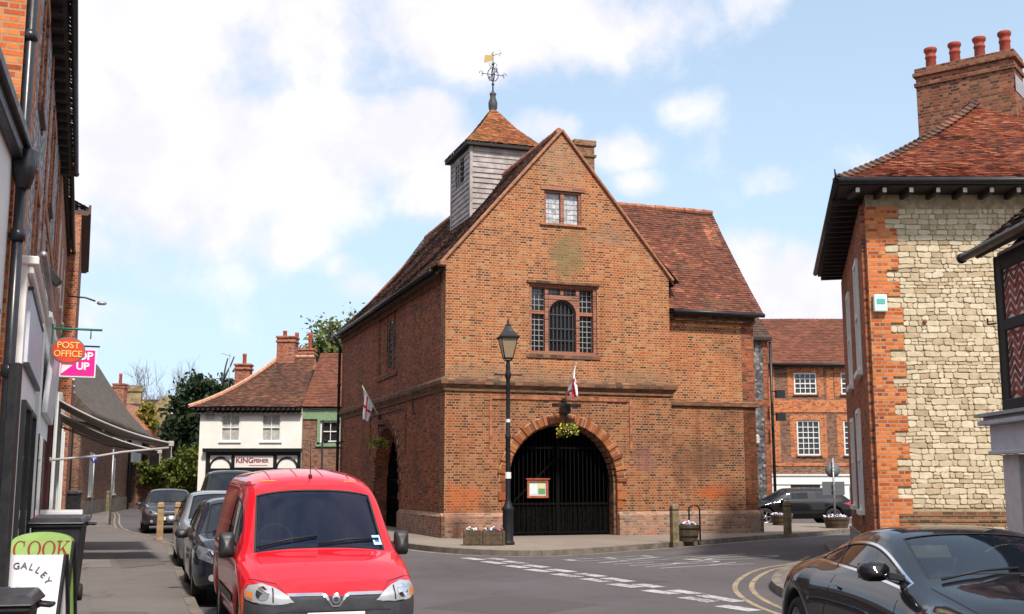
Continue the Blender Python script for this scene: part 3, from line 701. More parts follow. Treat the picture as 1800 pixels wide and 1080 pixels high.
    # eaves: dentils and gutter on the left side
    e = MB(); e.box((-.14,.55,7.60), (.0,16.2,7.98)); e.box((-.08,.55,7.42), (.0,16.2,7.60)); e.build('eaves_cornice', M['mould'], P, bevel=.02)
    gu = MB(); gu.tube([(-.42,.15,7.66), (-.42,16.4,7.66)], .065, 8); gu.build('gutter', M['iron'], P)
    dp = MB(); dp.tube([(-.42,15.95,7.62), (-.15,16.0,7.2), (-.15,16.0,.2)], .06, 8)
    for z in (1.5,3.2,5.6,7.0): dp.tube([(-.15,16.0,z), (-.15,16.0,z+.1)], .085, 8)
    dp.build('downpipe', M['iron'], P)
    # wing roof
    t = MB()
    tiles(t, (5.4,.06,6.92), (10.42,.06,6.92), (10.42,3.12,10.86), (4.9,3.12,10.86), curve=.06, wave=.05, seed=3)
    tiles(t, (10.42,6.2,6.92), (5.4,6.2,6.92), (4.9,3.12,10.86), (10.42,3.12,10.86), wave=.04, seed=4, tw=.2, rowh=.14)
    rf = t.build('roof', M['tile_wing'], P, closed=False)
    b = MB(); slab(b, (6.9,.08,6.88), (10.38,.08,6.88), (10.38,3.12,10.8), (6.2,3.12,10.8), .06, .06); slab(b, (10.38,6.18,6.88), (6.9,6.18,6.88), (6.2,3.12,10.8), (10.38,3.12,10.8), .06, .06); b.build('roof_boards', M['timber_dark'], rf)
    r = MB(); ridge_line(r, (4.9,3.12,10.88), (10.4,3.12,10.88), .10, .35); r.build('ridge_tiles', M['ridge'], rf)
    gu = MB(); gu.tube([(7.25,.0,6.85), (10.42,.0,6.85)], .07, 8); gu.build('gutter', M['iron'], P)
    e = MB(); e.box((7.1,.27,6.62), (Wr+.02,.365,6.78)); e.box((7.1,.22,6.78), (Wr+.04,.365,6.93)); e.build('eaves_cornice', M['mould'], P, bevel=.01)
    # chimney behind the gable
    c = MB(); c.box((6.60,6.3,8.0), (7.36,7.0,14.0)); c.box((6.54,6.24,13.45), (7.42,7.06,13.55)); c.box((6.54,6.24,13.86), (7.42,7.06,14.08)); c.build('chimney', M['brick_mossy'], P, bevel=.015)
    # bell turret
    cx0, cy0, cx1, cy1, zb, zt = 2.38, 5.5, 4.73, 7.9, 9.5, 13.30
    tur = MB().box((cx0+.05,cy0+.05,zb), (cx1-.05,cy1-.05,zt)).build('bell_turret', M['oak_grey_dark'], P)
    wb = MB(); q = random.Random(4); k = 0; z = zb
    while z < zt-.02:
        h = .185; z2 = min(z+h, zt)
        for (a, b_, n) in (((cx0,cy0),(cx1,cy0),(0,-1)), ((cx0,cy1),(cx0,cy0),(-1,0)), ((cx1,cy0),(cx1,cy1),(1,0)), ((cx1,cy1),(cx0,cy1),(0,1))):
            A = Vector((*a, z)); B = Vector((*b_, z)); N = Vector((*n, 0)); o = .035+q.uniform(-.006,.01); w0 = q.uniform(-.012,.012); w1 = q.uniform(-.012,.012)
            wb.add([A+N*o+Vector((0,0,w0)), B+N*o+Vector((0,0,w1)), B+N*.004+Vector((0,0,z2-z)), A+N*.004+Vector((0,0,z2-z)), A+Vector((0,0,w0)), B+Vector((0,0,w1))], [(0,1,2,3), (4,5,1,0), (0,3,4), (1,5,2)])
        z += h
    wb.build('weatherboards', M['oak_grey'], tur, closed=False)
    for x, y in ((cx0,cy0),(cx1,cy0),(cx0,cy1),(cx1,cy1)): MB().box((x-.05,y-.05,zb), (x+.05,y+.05,zt)).build('corner_board', M['oak_grey'], tur)
    lv = MB(); lv.box((cx0-.055,6.3,12.15), (cx0+.02,7.15,12.95)); lo = lv.build('louvre', M['dark'], tur)
    lb = MB()
    for i in range(3): lb.box((cx0-.10,6.3+.283*(i+.92),12.1), (cx0-.03,6.3+.283*(i+1.08),13.0))
    for i in range(4): lb.bar((cx0-.08,6.3,12.28+.19*i), (cx0-.08,7.15,12.28+.19*i), .05, .02)
    lb.build('louvre_bars', M['oak_grey'], lo)
    m = MB(); ccx, ccy = (cx0+cx1)/2, (cy0+cy1)/2; hw, hy = (cx1-cx0)/2, (cy1-cy0)/2
    E = .24; ze = zt+.02; zm = ze+.52; rm = .58; za = 14.95; ra = .10
    lev = [(hw+E, hy+E, ze), (hw*rm, hy*rm, zm+.28), (ra, ra, za)]
    for (a0, b0, z0), (a1, b1, z1) in ((lev[0], lev[1]), (lev[1], lev[2])):
        for s in range(4):
            def cr_(a, b, z, s=s, e=0):
                c4 = [(-a,-b),(a,-b),(a,b),(-a,b)]; p = c4[(s+e) % 4]; return (ccx+p[0], ccy+p[1], z)
            tiles(m, cr_(a0,b0,z0), cr_(a0,b0,z0,s,1), cr_(a1,b1,z1,s,1), cr_(a1,b1,z1), rowh=.10, tw=.16, wave=.01, seed=10+s, curve=.0)
    tr = m.build('roof', M['tile_orange'], tur, closed=False)
    fb = MB(); fb.box((cx0-.22,cy0-.22,zt-.12), (cx1+.22,cy1+.22,zt+.0)); fb.build('eaves_board', M['timber_dark'], tur, bevel=.01)
    fi = MB(); fi.lathe([(.17,14.75), (.19,14.85), (.12,14.95), (.16,15.05), (.17,15.25), (.10,15.45), (.11,15.55), (.13,15.60), (.06,15.66), (.05,15.7)], 12, (ccx,ccy,0)); fi.build('finial', M['lead_dark'], tur)
    v = MB(); v.tube([(ccx,ccy,15.6), (ccx,ccy,17.22)], [.028,.014], 6)
    zc = 16.33
    for rr in (.20,): v.tube([(ccx+rr*math.cos(a*math.pi/12), ccy, zc+rr*math.sin(a*math.pi/12)*1.25) for a in range(24)], .018, 5, closed=True)
    v.tube([(ccx, ccy+.20*math.cos(a*math.pi/12), zc+.25*math.sin(a*math.pi/12)) for a in range(24)], .016, 5, closed=True)
    for dx, dy in ((1,0),(-1,0),(0,1),(0,-1)):
        v.tube([(ccx,ccy,zc), (ccx+dx*.45,ccy+dy*.45,zc)], .014, 5)
        v.tube([(ccx+dx*.45+dx*.07*math.cos(k*.9), ccy+dy*.45+dy*.07*math.cos(k*.9), zc+.10*math.sin(k*.9)) for k in range(6)], .012, 5)
        v.tube([(ccx+dx*.08,ccy+dy*.08,zc+.25), (ccx+dx*.16,ccy+dy*.16,zc+.40), (ccx+dx*.05,ccy+dy*.05,zc+.46)], .011, 5)
    v.lathe([(.02,15.9),(.06,15.96),(.02,16.02)], 8, (ccx,ccy,0)); v.lathe([(.02,16.68),(.055,16.73),(.02,16.78)], 8, (ccx,ccy,0))
    wv = v.build('weathervane', M['vane'], tur)
    f = MB(); d = Vector((.9,.0,.0))
    f.prism([(-.34,17.30),(-.30,17.62),(-.10,17.60),(-.02,17.72),(.0,17.40),(-.12,17.36)], -.006, .006, lambda a, b, t: (ccx+a*.93, ccy+t-a*.3, b-.53))
    f.build('banner', M['gold'], wv)
    f = MB(); f.tube([(ccx,ccy,17.05), (ccx+.18,ccy-.05,17.13), (ccx+.30,ccy-.09,17.17)], .014, 5); f.tube([(ccx+.2,ccy-.06,17.03),(ccx+.30,ccy-.09,17.17),(ccx+.22,ccy-.07,17.29)], .012, 5); f.build('arrow', M['gold'], wv)
    # gates in the arch: iron rails with boarded lower half
    g = MB()
    zs, r, c = 1.66, 1.63, 3.57
    for i in range(25):
        x = c-r+.03+(2*r-.06)*i/24; zt_ = zs+math.sqrt(max(0, r*r-(x-c)**2))-.02; g.box((x-.014,.44,.16), (x+.014,.468,zt_))
    for z in (.18,1.0,2.62): 
        hx = r-.02 if z < zs else math.sqrt(r*r-(z-zs)**2)-.02
        g.box((c-hx,.43,z), (c+hx,.475,z+.06))
    g.box((c-.05,.42,.15), (c+.05,.48,3.05)); g.bar((c-1.35,.452,1.1), (c-.05,.452,2.35), .05, .03, (0,1,0))
    go = g.build('gate', M['gate_iron'], P)
    b = MB()
    for i in range(20): x = c-r+.02+(2*r-.04)*i/20; b.box((x,.48,.17), (x+.143,.505,1.0))
    b.build('gate_boards', M['gate_wood'], go)
    g = MB()
    for i in range(22):
        x = sw-1.86+3.72*i/21; zt_ = 1.60+math.sqrt(max(0, 1.88**2-(x-sw)**2)); g.box((.44,x-.016,.16), (.47,x+.016,max(.3,zt_-.04)))
    for z in (.18,1.1,1.7): g.box((.43,sw-1.85,z), (.475,sw+1.85,z+.06))
    g.build('gate', M['gate_iron'], P)
    fl = MB(); fl.box((.5,.5,.13), (6.6,15.7,.16)); fl.build('undercroft_floor', M['dark'], P)  # undercroft shade is put into the floor colour
    for y in (5.5,10.5): MB().box((3.2,y,.16), (3.9,y+.7,4.3)).build('inner_pier', M['timber_dark'], P)
    # iron wall tie
    w = MB(); w.tube([(-.05,3.35,3.75), (-.05,3.55,3.8), (-.05,3.62,4.1), (-.05,3.75,4.35), (-.05,3.95,4.38)], .028, 6); w.build('wall_tie', M['iron'], P)
M['lead_dark'] = pmat('dark_lead', (.05,.05,.055), .6)
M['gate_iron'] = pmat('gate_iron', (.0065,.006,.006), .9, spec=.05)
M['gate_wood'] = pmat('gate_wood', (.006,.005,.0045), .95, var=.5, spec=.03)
M['brick_low2'] = pmat('worn_band_brick', (.33,.12,.055), .9, var=.45, vscale=6, bump=.5)
M['grille'] = pmat('grille_iron', (.055,.06,.068), .5)
M['vane'] = pmat('blue_black_vane', (.03,.05,.10), .5)
M['oak_grey'] = pmat('silvered_oak_boards', (.36,.315,.30), .85, var=.28, vscale=3.5, bump=.5, bscale=20)
M['oak_grey_dark'] = pmat('turret_core', (.12,.10,.09), .9)
M['tile_wing'] = tile_mat('wing_tiles', [(.0, (.07,.033,.025)), (.35, (.13,.046,.03)), (.6, (.165,.056,.034)), (.88, (.23,.075,.04)), (1, (.36,.13,.075))], seed=7, moss_amt=.3)
M['brick_mossy'] = brick_mat('mossy_chimney_brick', [(.0, (.09,.05,.035)), (.5, (.26,.10,.05)), (1, (.36,.18,.09))], (.30,.23,.14), seed=13, stain=(.14,.11,.05), stain_amt=.7, wscale=1.2)
M['brick_red_arch'] = tile_mat('arch_bricks', [(.0, (.12,.05,.03)), (.3, (.26,.075,.028)), (.65, (.37,.11,.034)), (1, (.44,.20,.09))], moss=(.16,.10,.06), moss_amt=.4, seed=31)
M['brick_side_arch'] = tile_mat('shade_toned_arch_bricks', [(.0, (.07,.03,.022)), (.5, (.17,.055,.03)), (1, (.28,.10,.05))], moss=(.08,.05,.035), moss_amt=.5, seed=32)  # darker copy of the arch bricks; the side's shade is in the colour
M['arch_mortar'] = pmat('pale_arch_mortar', (.46,.34,.22), .95, var=.2)
hallbuild()
def sash(parent, x0, z0, x1, z1, mapf, y=0.0, nx=2, nz=2, frame=.06, glass='glass', mat='white', sill=True, bars=.03, recess=.08):
    """sash window: outer frame, glazing bars, pane, sill; y = wall face, positive into the wall"""
    m = MB(); d0 = y+recess-.05; d1 = y+recess+.05
    for q in ((x0,z0,x0+frame,z1), (x1-frame,z0,x1,z1), (x0+frame,z1-frame,x1-frame,z1), (x0+frame,z0,x1-frame,z0+frame)): m.prism(rect(*q), d0, d1, mapf)
    zm = (z0+z1)/2; m.prism(rect(x0+frame,zm-.025,x1-frame,zm+.025), d0+.015, d1, mapf)
    for i in range(1, nx):
        a = x0+frame+(x1-x0-2*frame)*i/nx; m.prism(rect(a-bars/2,z0+frame,a+bars/2,zm-.025), d0+.02, d1-.02, mapf); m.prism(rect(a-bars/2,zm+.025,a+bars/2,z1-frame), d0+.02, d1-.02, mapf)
    for i in range(1, nz):
        if abs(i/nz-.5) < .01: continue
        b = z0+frame+(z1-z0-2*frame)*i/nz; m.prism(rect(x0+frame,b-bars/2,x1-frame,b+bars/2), d0+.024, d1-.024, mapf)
    w = m.build('window', M[mat], parent)
    g = MB(); g.prism(rect(x0+frame*.5,z0+frame*.5,x1-frame*.5,z1-frame*.5), d1-.015, d1-.005, mapf); g.build('pane', M[glass], w)
    if sill:
        s = MB(); s.prism(rect(x0-.07,z0-.07,x1+.07,z0-.002), y-.07, y+.1, mapf); s.build('sill', M[mat if sill is True else sill], w, bevel=.01)
    return w
def hole(x0, z0, x1, z1): return rect(x0, z0, x1, z1)
def chimney(parent, x, y, z0, z1, w, d, mat, pots=(), pot_h=.5, name='chimney', pr=.12):
    m = MB(); m.box((x-w/2,y-d/2,z0), (x+w/2,y+d/2,z1)); m.box((x-w/2-.06,y-d/2-.06,z1-.3), (x+w/2+.06,y+d/2+.06,z1-.2)); m.box((x-w/2-.06,y-d/2-.06,z1-.08), (x+w/2+.06,y+d/2+.06,z1+.03))
    c = m.build(name, mat, parent, bevel=.01)
    for px, ph in pots:
        q = MB(); q.lathe([(pr,z1), (pr*.95,z1+ph*.1), (pr*.82,z1+ph*.75), (pr*.95,z1+ph*.8), (pr*.95,z1+ph*.88), (pr*.85,z1+ph*.9), (pr*.98,z1+ph), (pr*.7,z1+ph), (pr*.6,z1+ph*.5)], 14, (px,y,0), cap=False); q.build('chimney_pot', M['terracotta'], c, closed=False)
    return c
# ---------------------------------------------------------------- rubble stone house on the right
M['rub_stone'] = None
def stone_material():
    m = bpy.data.materials.new('cream_rubble_stones'); m.use_nodes = True; t = NT(m.node_tree); b = t.n['Principled BSDF']
    g = t.n.new('ShaderNodeNewGeometry'); co = t.n.new('ShaderNodeTexCoord').outputs['Object']
    c = t.ramp(g.outputs['Random Per Island'], [(0, (.43,.33,.21)), (.2, (.565,.46,.305)), (.6, (.64,.535,.37)), (.85, (.71,.61,.445)), (1, (.49,.355,.215))])
    n = t.noise(co, 9, 6, .7); c = t.mix(1.0, c, t.ramp(n, [(.25, .74), (.75, 1.15)]), blend='MULTIPLY')
    c = t.mix(t.maprange(t.noise(co, .8, 5, .7), .5, .75, 0, .3), c, (.42,.31,.18))
    t.l.new(c, b.inputs['Base Color']); b.inputs['Roughness'].default_value = .92
    t.l.new(t.node('ShaderNodeBump', i={'Strength': .7, 'Distance': .015, 'Height': n}).outputs[0], b.inputs['Normal'])
    return m
def stonework(x0, x1, z0, z1, seed=1, skip=lambda x, z: False, start=lambda z: -9):
    """coursed rubble: rounded irregular stones bedded in mortar; wall face y=0"""
    q = random.Random(seed); mb = MB(); z = z0; rows = []
    while z < z1: rows.append(z); z += q.choice((.07,.08,.09,.105,.12,.135))
    rows.append(z1)
    wav = lambda x, k: .028*noise.noise(Vector((x*1.1, k*.37, seed)))+.014*noise.noise(Vector((x*3.7, k*1.3, 5)))
    for k in range(len(rows)-1):
        x = max(x0-q.uniform(0, .2), start((rows[k]+rows[k+1])/2))
        while x < x1:
            hgt = rows[k+1]-rows[k]; w = q.choice((q.uniform(.09,.18),q.uniform(.14,.28),q.uniform(.2,.36)))*(1 if hgt > .09 else .9); xa, xb = max(x, x0), min(x+w, x1); x += w
            if xb-xa < .05: continue
            xm = (xa+xb)/2
            if skip(xm, (rows[k]+rows[k+1])/2): continue
            parts = [(0, 1)]
            if hgt > .13 and w < .26 and q.random() < .35: parts = [(0, .5), (.5, 1)]
            for fa, fb in parts:
                g = .0065
                za0 = rows[k]+wav(xa, k); zb0 = rows[k]+wav(xb, k); za1 = rows[k+1]+wav(xa, k+1); zb1 = rows[k+1]+wav(xb, k+1)
                a0, a1 = za0+(za1-za0)*fa+g, za0+(za1-za0)*fb-g; b0, b1 = zb0+(zb1-zb0)*fa+g, zb0+(zb1-zb0)*fb-g
                j = lambda s: q.uniform(-s, s)
                ya = -q.uniform(.002, .014); r = .28
                xl, xr = xa+g, xb-g; hh = (a1-a0); cut = min(.22*hh, .03)
                out = [(xl+cut+j(.01),a0+j(.008)), (xm+j(.03),(a0+b0)/2+j(.010)), (xr-cut+j(.01),b0+j(.008)), (xr+j(.006),b0+cut), (xr+j(.006),b1-cut), (xr-cut+j(.015),b1+j(.008)), (xm+j(.03),(a1+b1)/2+j(.010)), (xl+cut+j(.015),a1+j(.008)), (xl+j(.006),a1-cut), (xl+j(.006),a0+cut)]
                cx = sum(p[0] for p in out)/10; cz = sum(p[1] for p in out)/10; n = 10
                inn = [(cx+(p[0]-cx)*.93, cz+(p[1]-cz)*.86) for p in out]
                t1, t2_ = j(.008), j(.008)
                vs = [(p[0], .01, p[1]) for p in out]+[(p[0], ya*.55, p[1]) for p in out]+[(p[0], ya+t1*(p[0]-cx)*8, p[1]) for p in inn]
                fs = [(i, (i+1) % n, n+(i+1) % n, n+i) for i in range(n)]+[(n+i, n+(i+1) % n, 2*n+(i+1) % n, 2*n+i) for i in range(n)]+[tuple(range(2*n, 3*n))]
                mb.add(vs, fs)
    return mb
def stone_house():
    H = empty('stone_house', (7.0, 22, 0), 0, 'cream rubble stone house with orange brick quoins, wide dark eaves and red hipped roof', 'house')
    Ex = 8.6; d = Vector((2.2, 9.0)).normalized()   # side wall direction
    MB().prism([(.012,.012),(Ex,.012),(Ex+1.2,9.2),(2.2,9.2)], 0, 7.3, XY).build('wall', M['stone_in'], H)
    M['rub_stone'] = stone_material()
    # quoin blocks: alternate widths, four courses tall
    zq = 0; q = MB(); i = 0; spans = []
    while zq < 7.05:
        h = .225 if i % 2 else .30; w = (.36 if i % 2 else .62)+rnd.uniform(-.03, .03); z2 = min(zq+h, 7.05)
        q.box((-.008-.004*(i % 2), -.022-.004*(i % 2), zq), (w, .06, z2)); spans.append((zq, z2, w)); zq = z2; i += 1
    q.build('quoins', M['brick_bright'], H, closed=True)
    def sk(x, z):
        if .80 < z < 1.12: return True
        return False
    def st(z):
        return max([w for a, b, w in spans if a-.02 <= z < b+.02]+[.3])
    stonework(.30, Ex, 0, 7.0, 3, sk, st).build('stonework', M['rub_stone'], H, closed=False)
    b = MB(); b.box((.36,-.016,.82), (Ex,.03,.90)); b.box((.36,-.030,.905), (Ex,.03,1.0)); b.box((.36,-.016,1.02), (Ex,.03,1.10)); b.build('brick_band', M['brick_mossy'], H)
    # shaded side elevation in red and blue brick
    ang = math.atan2(d.y, d.x)
    S = Matrix.Rotation(ang, 4, 'Z')
    def SM(a, b_, t):   # a along the side, b up, t into the wall
        p = S @ Vector((a, -t, 0)); return (p.x, p.y, b_)
    hs = [hole(1.5,3.95,2.6,6.3), hole(3.0,1.05,4.1,3.25), hole(5.2,3.95,6.2,6.2), hole(5.9,1.1,6.9,3.2)]
    m = MB(); m.prism(rect(.0,0,9.2,7.1), -.0, .02, SM) if False else None
    m = MB(); m.prism(rect(.06,.5,9.2,7.1), -.10, -.014, lambda a, b_, t: SM(a, b_, t), hs); m.build('side_wall', M['brick_side'], H)
    m = MB(); m.prism(rect(.06,.0,9.2,.5), -.16, -.012, SM); m.build('plinth', M['flint'], H)
    for k, hh in enumerate(hs):
        x0, z0 = hh[0]; x1, z1 = hh[2]
        f = MB()
        for qd in ((x0,z0,x0+.09,z1), (x1-.09,z0,x1,z1), (x0+.09,z1-.09,x1-.09,z1), (x0+.09,z0,x1-.09,z0+.09), (x0+.09,(z0+z1)/2-.03,x1-.09,(z0+z1)/2+.03)): f.prism(rect(*qd), -.15, -.02, SM)
        w = f.build('window', M['white'], H)
        g = MB(); g.prism(rect(x0+.05,z0+.05,x1-.05,z1-.05), -.06, -.05, SM); g.build('pane', M['glass'], w)
        s = MB(); s.prism(rect(x0-.08,z0-.10,x1+.08,z0), -.22, -.02, SM); s.build('sill', M['white'], w)
    # eaves, rafter feet, gutter
    ov = .68; A = Vector((-ov, -.62, 7.40)); Bx = Ex+.3
    sb = S @ Vector((9.5, 0, 0)); Fx, Fy = sb.x-ov-.05, sb.y
    so_ = MB(); so_.prism([(A.x,A.y),(Bx,A.y),(Bx+1,Fy),(Fx,Fy)], 7.31, 7.37, XY); so_.build('soffit', M['timber_dark'], H)
    n = 0; x = -.35
    while x < Bx-.2:
        r = MB(); r.box((x,A.y+.06,7.19), (x+.09,.0,7.305)); r.box((x+.005,A.y+.045,7.20), (x+.085,A.y+.06,7.295), 1); r.build('rafter_foot', (M['timber_dark'], M['white_weathered']), H, bevel=.008); x += .52
    y = .3
    rr = MB()
    p = 0.4
    while p < 9.3:
        r = MB(); a0 = S @ Vector((p, ov-.05, 0)); a1 = S @ Vector((p, .02, 0)); r.bar((a0.x,a0.y,7.25), (a1.x,a1.y,7.25), .09, .11); r.build('rafter_foot', M['timber_dark'], H); p += .52
    g = MB(); g.tube([(A.x-.03,A.y-.06,7.40), (Bx,A.y-.06,7.42)], .07, 8); g.tube([(A.x-.06,A.y-.06,7.40), (Fx-.06,Fy,7.40)], .07, 8); g.tube([(A.x-.06,A.y-.06,7.4),(A.x-.1,A.y-.1,7.62)], [.03,.015], 6); g.build('gutter', M['iron'], H)
    # hipped roof with bellcast
    t = MB(); P1 = (4.6, 4.5, 11.05); P2 = (Bx, 4.5, 11.05); zE = 7.47
    tiles(t, (A.x,A.y,zE), (Bx,A.y,zE), P2, P1, rowh=.10, tw=.165, curve=.20, wave=.05, seed=21)
    e = t.build('roof', M['tile_red'], H, closed=False)
    t = MB(); tiles(t, (Fx,Fy+.0,zE), (A.x,A.y,zE), P1, (4.9,6.5,11.05), rowh=.10, tw=.165, curve=.20, wave=.05, seed=22)
    tiles(t, (Bx+1,Fy,zE), (Fx,Fy,zE), (4.9,6.5,11.05), (Bx,5.5,11.05), rowh=.14, tw=.2, seed=23); t.build('roof_side', M['tile_red'], e, closed=False)
    b = MB(); b.add([(A.x+.05,A.y+.05,7.38),(Bx,A.y+.05,7.38),(Bx+1,Fy,7.38),(Fx+.05,Fy,7.38),(4.6,4.5,10.5),(4.9,6.5,10.5),(Bx,4.5,10.5),(Bx,5.5,10.5)], [(0,1,6,4),(0,4,5,3),(3,5,7,2),(4,6,7,5),(0,3,2,1)]); b.build('roof_boards', M['timber_dark'], e, closed=False)
    r = MB(); V = [Vector((A.x,A.y,zE+.02)), Vector(P1)+Vector((0,0,.02))]
    nn = Vector((0,0,1)); K = 34; pts = []
    for i in range(K+1):
        f = i/K; p = V[0].lerp(V[1], f)-Vector((0,0,.20*4*f*(1-f)*1.05)); pts.append(p)
    for i in range(K):
        p, p2 = pts[i], pts[i+1]; dd = (p2-p).normalized(); sd_ = Vector((1,-1,0)).normalized()
        # bonnet tiles stepping up the hip
        for sg in (-1, 1):
            o = sd_*sg*.13-Vector((0,0,.075)); r.add([p+Vector((0,0,.075)), p+o+Vector((0,0,.06)), p2+o+Vector((0,0,.01)), p2+Vector((0,0,.03)), p+Vector((0,0,.03)), p+o+Vector((0,0,.02))], [(0,1,2,3), (0,4,5,1)])
    r.build('bonnet_tiles', M['tile_grey'], e, closed=False)
    # big chimney, turned a little from the walls
    C = empty('tmp', (0,0,0)); bpy.data.objects.remove(C)
    c0 = Vector((4.0, 4.25)); ca = R(-37)
    X = Vector((math.cos(ca), math.sin(ca), 0)); Y = Vector((-X.y, X.x, 0))
    def cb(m, l, w, z0, z1, grow=0):
        o = Vector((c0.x, c0.y, 0)); m.add([o+X*(sx*(l/2+grow))+Y*(sy*(w/2+grow))+Vector((0,0,z)) for z in (z0, z1) for sx, sy in ((-1,-1),(1,-1),(1,1),(-1,1))], [(3,2,1,0),(4,5,6,7),(0,1,5,4),(1,2,6,5),(2,3,7,6),(3,0,4,7)])
    m = MB(); cb(m, 2.25, .85, 8.5, 11.40); cb(m, 2.25, .85, 11.15, 11.25, .04); cb(m, 2.25, .85, 11.40, 11.5, .06); cb(m, 2.25, .85, 11.5, 11.62, .02)
    ch = m.build('chimney', M['brick_chim'], H, bevel=.012)
    m = MB(); m.add([Vector((c0.x,c0.y,0))+X*1.14+Y*.45*s+Vector((0,0,z)) for s in (-1,1) for z in (10.6,11.0)], [(0,1,3,2)]); m.build('flashing', M['lead'], ch, closed=False)
    for i in range(4):
        p = Vector((c0.x, c0.y))+X.xy*(-.86+.575*i); h = .60; q = MB()
        q.lathe([(.135,11.58), (.13,11.62), (.118,11.62+h*.55), (.135,11.62+h*.58), (.135,11.62+h*.64), (.12,11.62+h*.67), (.118,11.62+h*.80), (.15,11.62+h*.85), (.16,11.62+h*.96), (.145,11.62+h), (.11,11.62+h), (.10,11.62+h*.5)], 18, (p.x,p.y,0), cap=False)
        q.build('chimney_pot', M['terracotta'], ch, closed=False)
    # alarm box
    a = MB(); a.box((.05,-.13,4.93), (.31,-.03,5.27)); ao = a.build('alarm_box', M['alarm'], H, bevel=.02, seg=2)
    a = MB(); a.box((.10,-.136,5.08), (.26,-.13,5.18)); a.build('alarm_emblem', M['alarm_mark'], ao)
    w = MB(); w.lathe([(.0,0),(.04,0),(.04,.02),(0,.02)], 8, (1.05,-.05,4.75), ax='y'); w.build('tie_plate', M['rust'], H)
M['white_weathered'] = pmat('weathered_white_paint', (.60,.57,.50), .8, var=.3)
M['alarm'] = pmat('alarm_case', (.62,.80,.74), .4); M['alarm_mark'] = pmat('alarm_mark', (.12,.45,.38), .4)
M['rust'] = pmat('rust', (.20,.07,.03), .9)
M['tile_grey'] = tile_mat('bonnet_tiles_weathered', [(.0, (.07,.045,.035)), (.5, (.14,.075,.055)), (1, (.24,.10,.06))], seed=9, moss=(.13,.11,.09), moss_amt=.6)
M['brick_chim'] = brick_mat('chimney_brick', [(.0, (.08,.03,.025)), (.4, (.20,.06,.035)), (.7, (.30,.095,.05)), (1, (.36,.16,.09))], (.26,.18,.12), seed=15, stain=(.16,.12,.07), stain_amt=.5)
stone_house()

